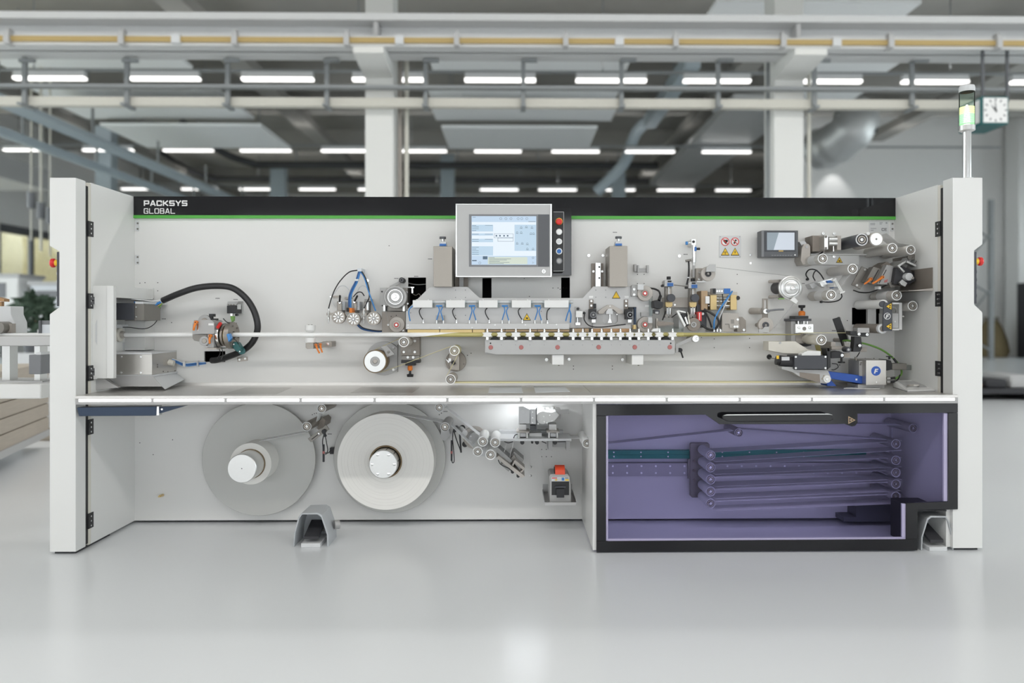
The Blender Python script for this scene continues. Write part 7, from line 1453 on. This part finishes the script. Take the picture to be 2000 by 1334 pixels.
t.part('loop', mb().ptube([(885, 842, .1), (884, 858, .12), (886, 880, .12), (887, 900, .12), (884, 904, .12), (882, 898, .12)], .9, 7), 'black'); t.part('loop', mb().ptube([(887, 843, .1), (892, 860, .12), (898, 876, .12), (900, 884, .12)], 1.0, 7), 'black'); t.part('connector', mb().cyl(P(882, 860, .13), P(882, 900, .13), S(1.7), 10), 'black_soft'); t.part('connector', mb().cyl(P(898, 848, .12), P(900.5, 884, .12), S(1.7), 10), 'black_soft'); t.part('red_clip', mb().cyl(P(882, 881, .131), P(882, 886, .131), S(2.1), 10), 'dull_red'); t.part('sensor', mb().pcyl(888, 841, 3.6, .12, .0, 14), 'black')
one('roller_bracket', 'pale bracket under the roller above the hanging cables', 'bracket', mb().pprism([(862, 838), (876, 838), (880, 850), (868, 862), (860, 855)], .06, .0), 'light_grey')
# splicing table
t = Thing('splice_table', 'white splicing table with two clamp frames below the worktop', 'table')
t.part('rail', mb().pbox(977, 857, 1116, 861.5, .22, .05), 'pale_grey', bevel=.001); t.part('back_plate', mb().pbox(975, 842, 1100, 856.6, .06, .0), 'pale_grey')
for x0 in (1010, 1069):
    t.part('clamp_leg', mb().pbox(x0 + 2, 845, x0 + 5, 856.8, .2, .17).pbox(x0 + 18, 845, x0 + 21, 856.8, .2, .17), 'white_plastic'); t.part('clamp_top', mb().pbox(x0 - 1, 843, x0 + 24, 845, .21, .1), 'stone_light'); t.part('clamp_block', mb().pbox(x0 + 6, 846, x0 + 17, 853, .19, .12), 'pale_grey'); t.part('rubber_strip', mb().pbox(x0 + 6, 853.4, x0 + 17, 855, .19, .12), 'black'); t.part('clamp_body', mb().pbox(x0 + 3, 829, x0 + 18, 842.6, .15, .06), 'white_plastic', bevel=.001)
t.part('foot', mb().pbox(1071, 862, 1079, 880, .15, .0), 'light_grey'); t.part('foot', mb().pbox(1106, 862, 1113, 880, .15, .0), 'light_grey'); t.part('foot_beam', mb().pbox(1079.3, 862, 1105.7, 873, .1, .0), 'light_grey'); t.part('label', mb().pbox(1081, 857.3, 1089.5, 859.7, .2206, .22), 'white_plastic')
for x, r in ((1020, 4), (1039.5, 2.2), (1049, 3.8), (1084, 4.2)): t.part('knob', mb().pcyl(x, 864.5, r, .2, .16, 14), 'black')
t.part('cable', mb().ptube([(985, 862.5, .2), (993, 865, .2), (1002, 862.5, .2)], .9, 6), 'black'); t.part('cable', mb().ptube([(1003, 856, .21), (1006, 850, .21), (1011, 848, .21)], .9, 6), 'black'); t.part('cable', mb().ptube([(1058, 862, .18), (1067, 866, .18)], .9, 6), 'black'); t.part('cable', mb().ptube([(1088, 863, .18), (1105, 862.5, .18)], .9, 6), 'black'); t.part('white_plate', mb().pbox(1034, 846, 1058, 856.6, .15, .1), 'white_plastic')
t = Thing('splice_press', 'pale press plate with a dark edge above the splicing table', 'press')
t.part('plate', mb().pprism([(1013, 793.5), (1022, 793.5), (1035, 800), (1035, 827.5), (1013, 827.5)], .18, .1), 'pale_grey', bevel=.001); b = t.part('linear_guide', mb().pbox(1036, 799, 1046.5, 828, .17, .1), 'pale_grey'); t.part('dark_edge', mb().pbox(1046.7, 797, 1048.4, 840, .17, .1).pbox(1035.5, 831, 1046.5, 840.5, .14, .1), 'dark_grey'); t.part('mount', mb().pbox(1020, 800, 1045, 826, .0995, .0), 'pale_grey')
for y in (805, 816, 826): t.part('screw', mb().screw(1040, y, 1.5, .17, .002), 'alu', sub=b)
t.part('disc', mb().pcyl(1022, 804, 5, .183, .1802, 20), 'pale_grey')
t = Thing('cutter_drive', 'round white rotary drive on a square plate below the worktop', 'drive')
t.part('plate', mb().pbox(1049.5, 795, 1081, 832, .04, .0), 'white_plastic', bevel=.001); t.part('housing', mb().pprism([(1060 + 0 + 12.5 * math.cos(a), 816 - 12.5 * math.sin(a)) for a in [math.pi * .35 + k * math.pi * 1.3 / 18 for k in range(19)]] + [(1083, 822), (1092, 811), (1086, 804), (1078, 806)], .16, .0405), 'white_plastic', bevel=.001)
for x, y in ((1062, 814), (1074, 811), (1068, 826), (1078, 822), (1063, 824)): t.part('screw', mb().screw(x, y, 1.4, .16, .002), 'alu')
for x, y in ((1051.5, 799), (1064, 797), (1074, 797), (1051, 828)): t.part('plate_screw', mb().screw(x, y, 1.7, .04, .003), 'alu')
t = Thing('tee_bracket', 'grey sheet bracket with a bright window hanging below the worktop', 'bracket')
t.part('sheet', mb().pprism([(1083, 795), (1111, 800), (1111.5, 808), (1100, 808.5), (1098, 819), (1094, 819), (1094, 808.5), (1087, 808)], .1, .09), 'plate_grey'); t.part('window', mb().pprism([(1091, 793), (1107, 793), (1111, 799), (1095, 800)], .104, .1002), 'white_plastic'); t.part('stay', mb().pbox(1095, 800, 1099, 806, .0895, .0), 'light_grey')
roller(1146.5, 866, 9.6, .34, .1, 'white roller half set into the partition opening', 'white_plastic', 'white_plastic', shaft_to=.05)
t = Thing('inclined_table', 'narrow inclined splicing bar with a clamp frame and black knobs', 'bar')
t.part('bar', mb().pprism([(969, 894), (974, 890), (1025, 930), (1019, 934)], .22, .05), 'stone_light', bevel=.001); t.part('upper_bar', mb().pprism([(962, 876), (972, 874), (1001, 900), (996, 906)], .18, .05), 'light_grey', bevel=.001); t.part('lower_plate', mb().pprism([(978, 908), (984, 905), (997, 917), (993, 921)], .17, .05), 'plate_grey')
t.part('clamp_frame', mb().pprism([(1002, 903), (1006, 898), (1025, 914), (1023, 919)], .21, .12).pprism([(1000, 908), (1003, 903), (1005, 905), (1002, 911)], .21, .17).pprism([(1016, 921), (1022, 917), (1023, 919), (1018, 924)], .21, .17), 'stone_light', bevel=.001); t.part('clamp_block', mb().pprism([(1005, 906), (1008, 904), (1018, 913), (1015, 918)], .19, .12), 'light_grey'); t.part('rear_bracket', mb().pprism([(997, 893), (1004, 882), (1023, 898), (1018, 907), (1006, 897)], .12, .0), 'plate_grey'); t.part('dark_block', mb().pprism([(996, 898), (1004, 888), (1010, 898), (1000, 906)], .16, .05), 'dark_steel')
for x, y in ((1001, 922), (1012, 930)): t.part('knob', mb().pcyl(x, y, 3.2, .2, .16, 14), 'black')
t.part('cable', mb().ptube([(973, 898, .2), (977, 906, .2), (985, 911, .2), (994, 915, .2), (999, 920, .2)], .9, 6), 'black')
for x0, x1 in ((990, 984), (1003, 997)): t.part('hook_wire', mb().ptube([(x0, 864, .15), (x1, 886, .15), (x1 - 1, 893, .15)], .6, 6), 'white_plastic')
one('white_stay', 'broad white stay plate on the panel behind the splicing table', 'plate', mb().pprism([(1035, 862), (1052, 862), (1059, 900), (1066, 935), (1036, 935)], .006, .0005), 'panel')
# lamp of the bay
t = Thing('bay_lamp', 'slim light bar under the worktop above the splicing table', 'lamp')
a = P(988, 790, .12); b = P(1062, 790, .12); zz = ZW - .04
t.part('housing', mb().box(a.x, b.x, YB - .145, YB - .105, zz - .016, zz + .002), 'alu'); mat('bay_led', (1, 1, 1), .5, emit=30, var=0, ecol=(.93, .97, 1)); t.part('diffuser', mb().box(a.x + .005, b.x - .005, YB - .14, YB - .11, zz - .02, zz - .0165), 'bay_led'); t.part('bracket', mb().box(a.x + .05, a.x + .07, YB - .105, YB - .001, zz - .01, zz).box(b.x - .07, b.x - .05, YB - .105, YB - .001, zz - .01, zz), 'alu')
# tape dispenser
t = Thing('dispenser_tray', 'grey sheet metal tray holding the tape dispenser', 'tray')
o = .26; x0, z0 = xz(1064, 987, o); x1, z1 = xz(1125, 981, o)
t.part('floor_sheet', mb().box(x0, x1, YB - o, YB - .001, z0, z0 + .002), 'plate_grey'); t.part('front_lip', mb().box(x0, x1, YB - o - .002, YB - o - .0003, z0, z1), 'light_grey'); t.part('side_lip', mb().box(x0 - .002, x0 - .0003, YB - o, YB - .001, z0, z1 + .004), 'light_grey'); t.part('side_lip', mb().box(x1 + .0003, x1 + .002, YB - o, YB - .001, z0, z1 + .004), 'light_grey'); t.part('back_lip', mb().box(x0, x1, YB - .003, YB - .0005, z0 + .0025, z1 + .03), 'light_grey')
t = Thing('tape_dispenser', 'grey electric tape dispenser with a red tape roll on top', 'tape dispenser')
o = .24; zb_ = z0 + .0025
pts = [xz(x, y, o) for x, y in ((1073, 980), (1073.5, 945), (1072, 931), (1075, 926), (1109, 926), (1113, 931), (1115, 945), (1116, 980))]; pts[0] = (pts[0][0], zb_); pts[-1] = (pts[-1][0], zb_)
bd_ = t.part('body', mb().prism(pts, YB - o, YB - .1), 'plate_grey', bevel=.003); t.part('front_panel', mb().pbox(1077.5, 940.5, 1111.5, 967, o + .002, o + .0002), 'black'); t.part('blade_cover', mb().pbox(1084, 950, 1105, 952.5, o + .012, o + .0022), 'anthracite'); t.part('exit_flap', mb().pprism([(1087, 955), (1102.5, 955), (1102, 972), (1087.5, 972)], o + .014, o + .0022), 'black_soft'); t.part('label_strip', mb().pbox(1077, 931.5, 1112, 940, o + .0012, o + .0002), 'pale_grey')
for k, (x, y, w_, h_, m_) in enumerate(((1078, 933, 10, 1.6, 'red'), (1078, 936, 4, 2.4, 'sheet'), (1084, 936, 4.5, 2.4, 'yellow'), (1090, 933, 5, 5.4, 'pale_grey'), (1097, 933, 5, 5.6, 'blue_hose'), (1104, 936, 7, 3, 'yellow'), (1103.5, 933, 7, 1.4, 'dark_grey'))): t.part('key', mb().pbox(x, y, x + w_, y + h_, o + .002, o + .0013), m_, sub=bd_)
c = P(1093, 925, .2); t.part('tape_roll', mb().lathe((c.x - S(9.5, .2), c.y, c.z), (1, 0, 0), [(0, .04), (S(19, .2), .04)], 40), 'tape_red'); t.part('roll_core', mb().lathe((c.x - S(11, .2), c.y, c.z), (1, 0, 0), [(0, .032), (S(1.4, .2), .034)], 32), 'black')
# foot pedals
def pedal(x, y, sx, label, flip=1):
    t = Thing('foot_pedal', label, 'pedal', 'grey foot pedals on the floor')
    b = PF(x, y); s = .0022; f = lambda u, v: (b.x + u * s * sx * flip, v * s)
    outer = [(-37, 0), (-35, 28), (-27, 58), (-21, 66), (12, 67), (20, 62), (32, 26), (33, 0)]; inner = [(30, 0), (29, 25), (18, 58), (11, 63.5), (-19, 63.5), (-24.5, 56), (-32.5, 27), (-34.5, 0)]
    t.part('hood', mb().prism([f(*p) for p in outer + inner], b.y, b.y + .15), 'pedal_grey', bevel=.002); t.part('hood_back', mb().prism([f(*p) for p in outer], b.y + .151, b.y + .157), 'pedal_grey')
    xa, xb = sorted((f(-20, 0)[0], f(18, 0)[0])); t.part('base', mb().box(xa, xb, b.y - .012, b.y + .15, .0, .018), 'pale_grey', bevel=.002)
    za, zb2 = .045, .085; m = mb().add([(xa + .01, b.y + .0, za), (xb - .01, b.y + .0, za), (xb - .01, b.y + .13, zb2), (xa + .01, b.y + .13, zb2), (xa + .01, b.y + .0, za - .012), (xb - .01, b.y + .0, za - .012), (xb - .01, b.y + .13, zb2 - .012), (xa + .01, b.y + .13, zb2 - .012)], [(0, 1, 2, 3), (7, 6, 5, 4), (0, 4, 5, 1), (1, 5, 6, 2), (2, 6, 7, 3), (3, 7, 4, 0)])
    t.part('treadle', m, 'black_soft'); t.part('pivot', mb().cyl((xa + .01, b.y + .1, .05), (xb - .01, b.y + .1, .05), .008, 10), 'dark_steel')
    zz = .07; xs2 = f(34, 0)[0]; t.part('cable_gland', mb().cyl((xs2, b.y + .1, zz), (xs2 + .02 * flip, b.y + .11, zz), .02, 14), 'plate_grey'); return t
pedal(609, 1068, 1.0, 'grey hooded foot pedal with black treadle before the open reel bay'); pedal(1829, 1075, .92, 'grey hooded foot pedal in the notch of the tinted door', -1)
# ================================================================ accumulator behind the tinted door
t = Thing('accumulator_rails', 'green and grey linear rails along the panel behind the tinted door', 'rail')
for y0, y1 in ((880, 887), (888.5, 895)):
    r_ = t.part('green_rail', mb().pbox(1188, y0, 1692, y1, .03, .0), 'rail_green')
    for k in range(9): t.part('screw', mb().screw(1199 + k * 53, (y0 + y1) / 2, 1.4, .03, .002), 'alu', sub=r_)
r_ = t.part('grey_rail', mb().pbox(1188, 905, 1712, 929, .04, .0), 'plate_grey')
for k in range(18):
    for y in (910.5, 924): t.part('bolt', mb().screw(1197 + k * 28, y, 2, .04, .003), 'alu', sub=r_)
t = Thing('dancer_carriage', 'dark carriage plate carrying five stacked rollers behind the tinted door', 'carriage')
t.part('plate', mb().pprism([(1350, 865), (1383, 865), (1386, 868), (1386, 969), (1383, 972), (1352, 972), (1348, 968), (1348, 868)], .06, .0405), 'dark_steel', bevel=.002); t.part('slider', mb().pbox(1344, 897, 1348, 935, .055, .0405), 'dark_steel')
for y in (901, 919, 938): t.part('bolt', mb().screw(1356, y, 2.6, .06, .004), 'stone_dark')
lv = ('topmost', 'second from top', 'middle', 'second from bottom', 'lowest')
for k in range(5):
    y = (889, 913, 936.5, 960, 983.5)[k]; y2 = (867, 899, 923, 945.5, 969.5)[k]
    roller(1388, y, 9.7, .24, .08, lv[k] + ' roller on the dark carriage plate behind the tinted door', 'pale_grey', 'light_grey', 'carriage rollers', shaft_to=.0605); roller(1750, y2, 9.2, .25, .03, lv[k] + ' roller of the fixed stack behind the tinted door', 'plate_grey', 'light_grey', 'fixed stack rollers')
    for j, (dy1, dy2) in enumerate(((-9.3, -9), (9.3, 9))):
        band((1391, y + dy1), (1750, y2 + dy2 if not (j == 1 and k < 4) else (y2 + 9)), ('upper' if j == 0 else 'lower') + ' web strip of the ' + lv[k] + ' roller pair behind the door', .215, .11, 'film')
roller(1443, 845, 8.6, .22, .03, 'single roller above the stacked rollers behind the tinted door', 'plate_grey', 'light_grey'); roller(1784, 836.5, 9, .27, .03, 'single roller beside the warning tab behind the tinted door', 'plate_grey', 'light_grey'); roller(1784, 986, 9, .27, .03, 'roller half hidden by the door notch', 'plate_grey', 'light_grey')
band((1160, 868), (1440, 838), 'dim web strip rising from the partition to the single roller', .2, .13); band((1446, 837), (1748, 858), 'dim web strip sloping down to the fixed stack', .2, .13); band((1640, 826), (1780, 829), 'white web strip below the warning tab', .2, .13)
one('dark_floor_box', 'dark stepped box on the floor behind the door notch', 'box', mb().pprism([(1648, 1010), (1672, 1010), (1672, 988), (1745, 988), (1745, 1019), (1648, 1019)], .1, .0005), 'dark_grey')
# door
OD = .528
t = Thing('tinted_door', 'violet tinted machine door in a black glossy frame with a long handle', 'door')
q = lambda x, y: (x, y)
frm = dict(m='black_gloss')
t.part('frame_top', mb().pprism([(1165, 790.5), (1871, 786.5), (1871, 806), (1675, 808), (1675, 826), (1670, 832), (1664, 833), (1650, 828), (1625, 828.5), (1405, 828.5), (1378, 810), (1165, 812)], OD, OD - .016), 'black_gloss', bevel=.001)
t.part('frame_stile', mb().pbox(1165, 812.3, 1183.5, 1057, OD, OD - .016), 'black_gloss', bevel=.001); t.part('frame_bottom', mb().pprism([(1165, 1057.3), (1770, 1053.3), (1792, 1053), (1792, 1075), (1165, 1079)], OD, OD - .016), 'black_gloss', bevel=.001)
t.part('frame_stile', mb().pprism([(1852, 806.3), (1871, 806.3), (1871, 995), (1792.5, 996), (1792.5, 1052.7), (1770, 1053), (1770, 983), (1852, 980)], OD, OD - .016), 'black_gloss', bevel=.001)
t.part('pane', mb().pprism([(1180, 806), (1858, 803), (1858, 984), (1775, 986), (1775, 1058), (1180, 1061)], OD - .017, OD - .021), 'violet_glass', smooth=False)
glass('pane_edge', (.80, .76, .95), .3)
mat('violet_edge_gleam', (.50, .46, .66), .3, var=0)  # paler violet that paints in the reflection along the pane border
t.part('pane_edge', mb().pbox(1183.8, 812.5, 1187.5, 1056, OD - .006, OD - .0165).pprism([(1187.7, 1053), (1769, 1049.5), (1769, 1053), (1187.7, 1056.6)], OD - .006, OD - .0165).pbox(1843.5, 807, 1851.7, 979, OD - .006, OD - .0165).pbox(1762, 984, 1769.8, 1049, OD - .006, OD - .0165), 'violet_edge_gleam', label='pale violet strips painting the reflecting edge of the pane')
h = [(1413, 812, OD + .001), (1413, 816, OD + .03), (1418, 818, OD + .04), (1440, 819, OD + .042), (1600, 818.5, OD + .042), (1620, 818, OD + .04), (1627, 815, OD + .03), (1627, 811, OD + .001)]
hd_ = t.part('handle', mb().pprism([(1411, 812), (1420, 810), (1618, 808.5), (1628, 811), (1628, 820), (1620, 823), (1424, 824.5), (1411, 819)], OD + .045, OD + .033), 'black', bevel=.004); t.part('handle_post', mb().pbox(1420, 813, 1428, 822, OD + .0325, OD + .0003), 'anthracite'); t.part('handle_post', mb().pbox(1611, 812, 1619, 821, OD + .0325, OD + .0003), 'anthracite'); t.part('handle_trim', mb().pprism([(1412, 811.6), (1420, 809.6), (1618, 808.1), (1627, 810.6), (1618, 809.4), (1420, 811.2)], OD + .0465, OD + .0453), 'alu')
wt = t.part('warning_tab', mb().pprism([(1657, 813), (1657, 828), (1671, 820.5)], OD + .0008, OD), 'wood_resin'); t.part('tab_face', mb().pprism([(1658.5, 815.5), (1658.5, 825.5), (1668, 820.5)], OD + .0012, OD + .0009), 'black', sub=wt)
t.part('pictogram', mb().pbox(1660, 819, 1664, 822, OD + .0016, OD + .0012), 'wood_resin', sub=wt)
# inner liner of the door bay: side sheets
t = Thing('bay_liner', 'pale sheet liner at the right end of the tinted bay', 'panel')
t.part('side_sheet', mb().box(XBR - .018, XBR - .0005, YB - .5, YB - .0005, .012, ZW - .037), 'white'); t.part('post', mb().pbox(1741, 835, 1763, 1010, .02, .0005), 'pale_grey')
t = Thing('notch_box', 'black recess box around the foot pedal in the door notch', 'box')
xa, z1_ = xz(1794, 997, OD - .02); xb = XBR - .0185
t.part('top_sheet', mb().box(xa - .003, xb, YB - OD + .022, YB - OD + .26, z1_ - .004, z1_), 'black'); t.part('side_sheet', mb().box(xa - .006, xa - .0035, YB - OD + .022, YB - OD + .26, .001, z1_), 'black'); t.part('back_sheet', mb().box(xa - .003, xb, YB - OD + .2605, YB - OD + .263, .001, z1_), 'black')
# ================================================================ link everything
for th in THINGS: th.finish()
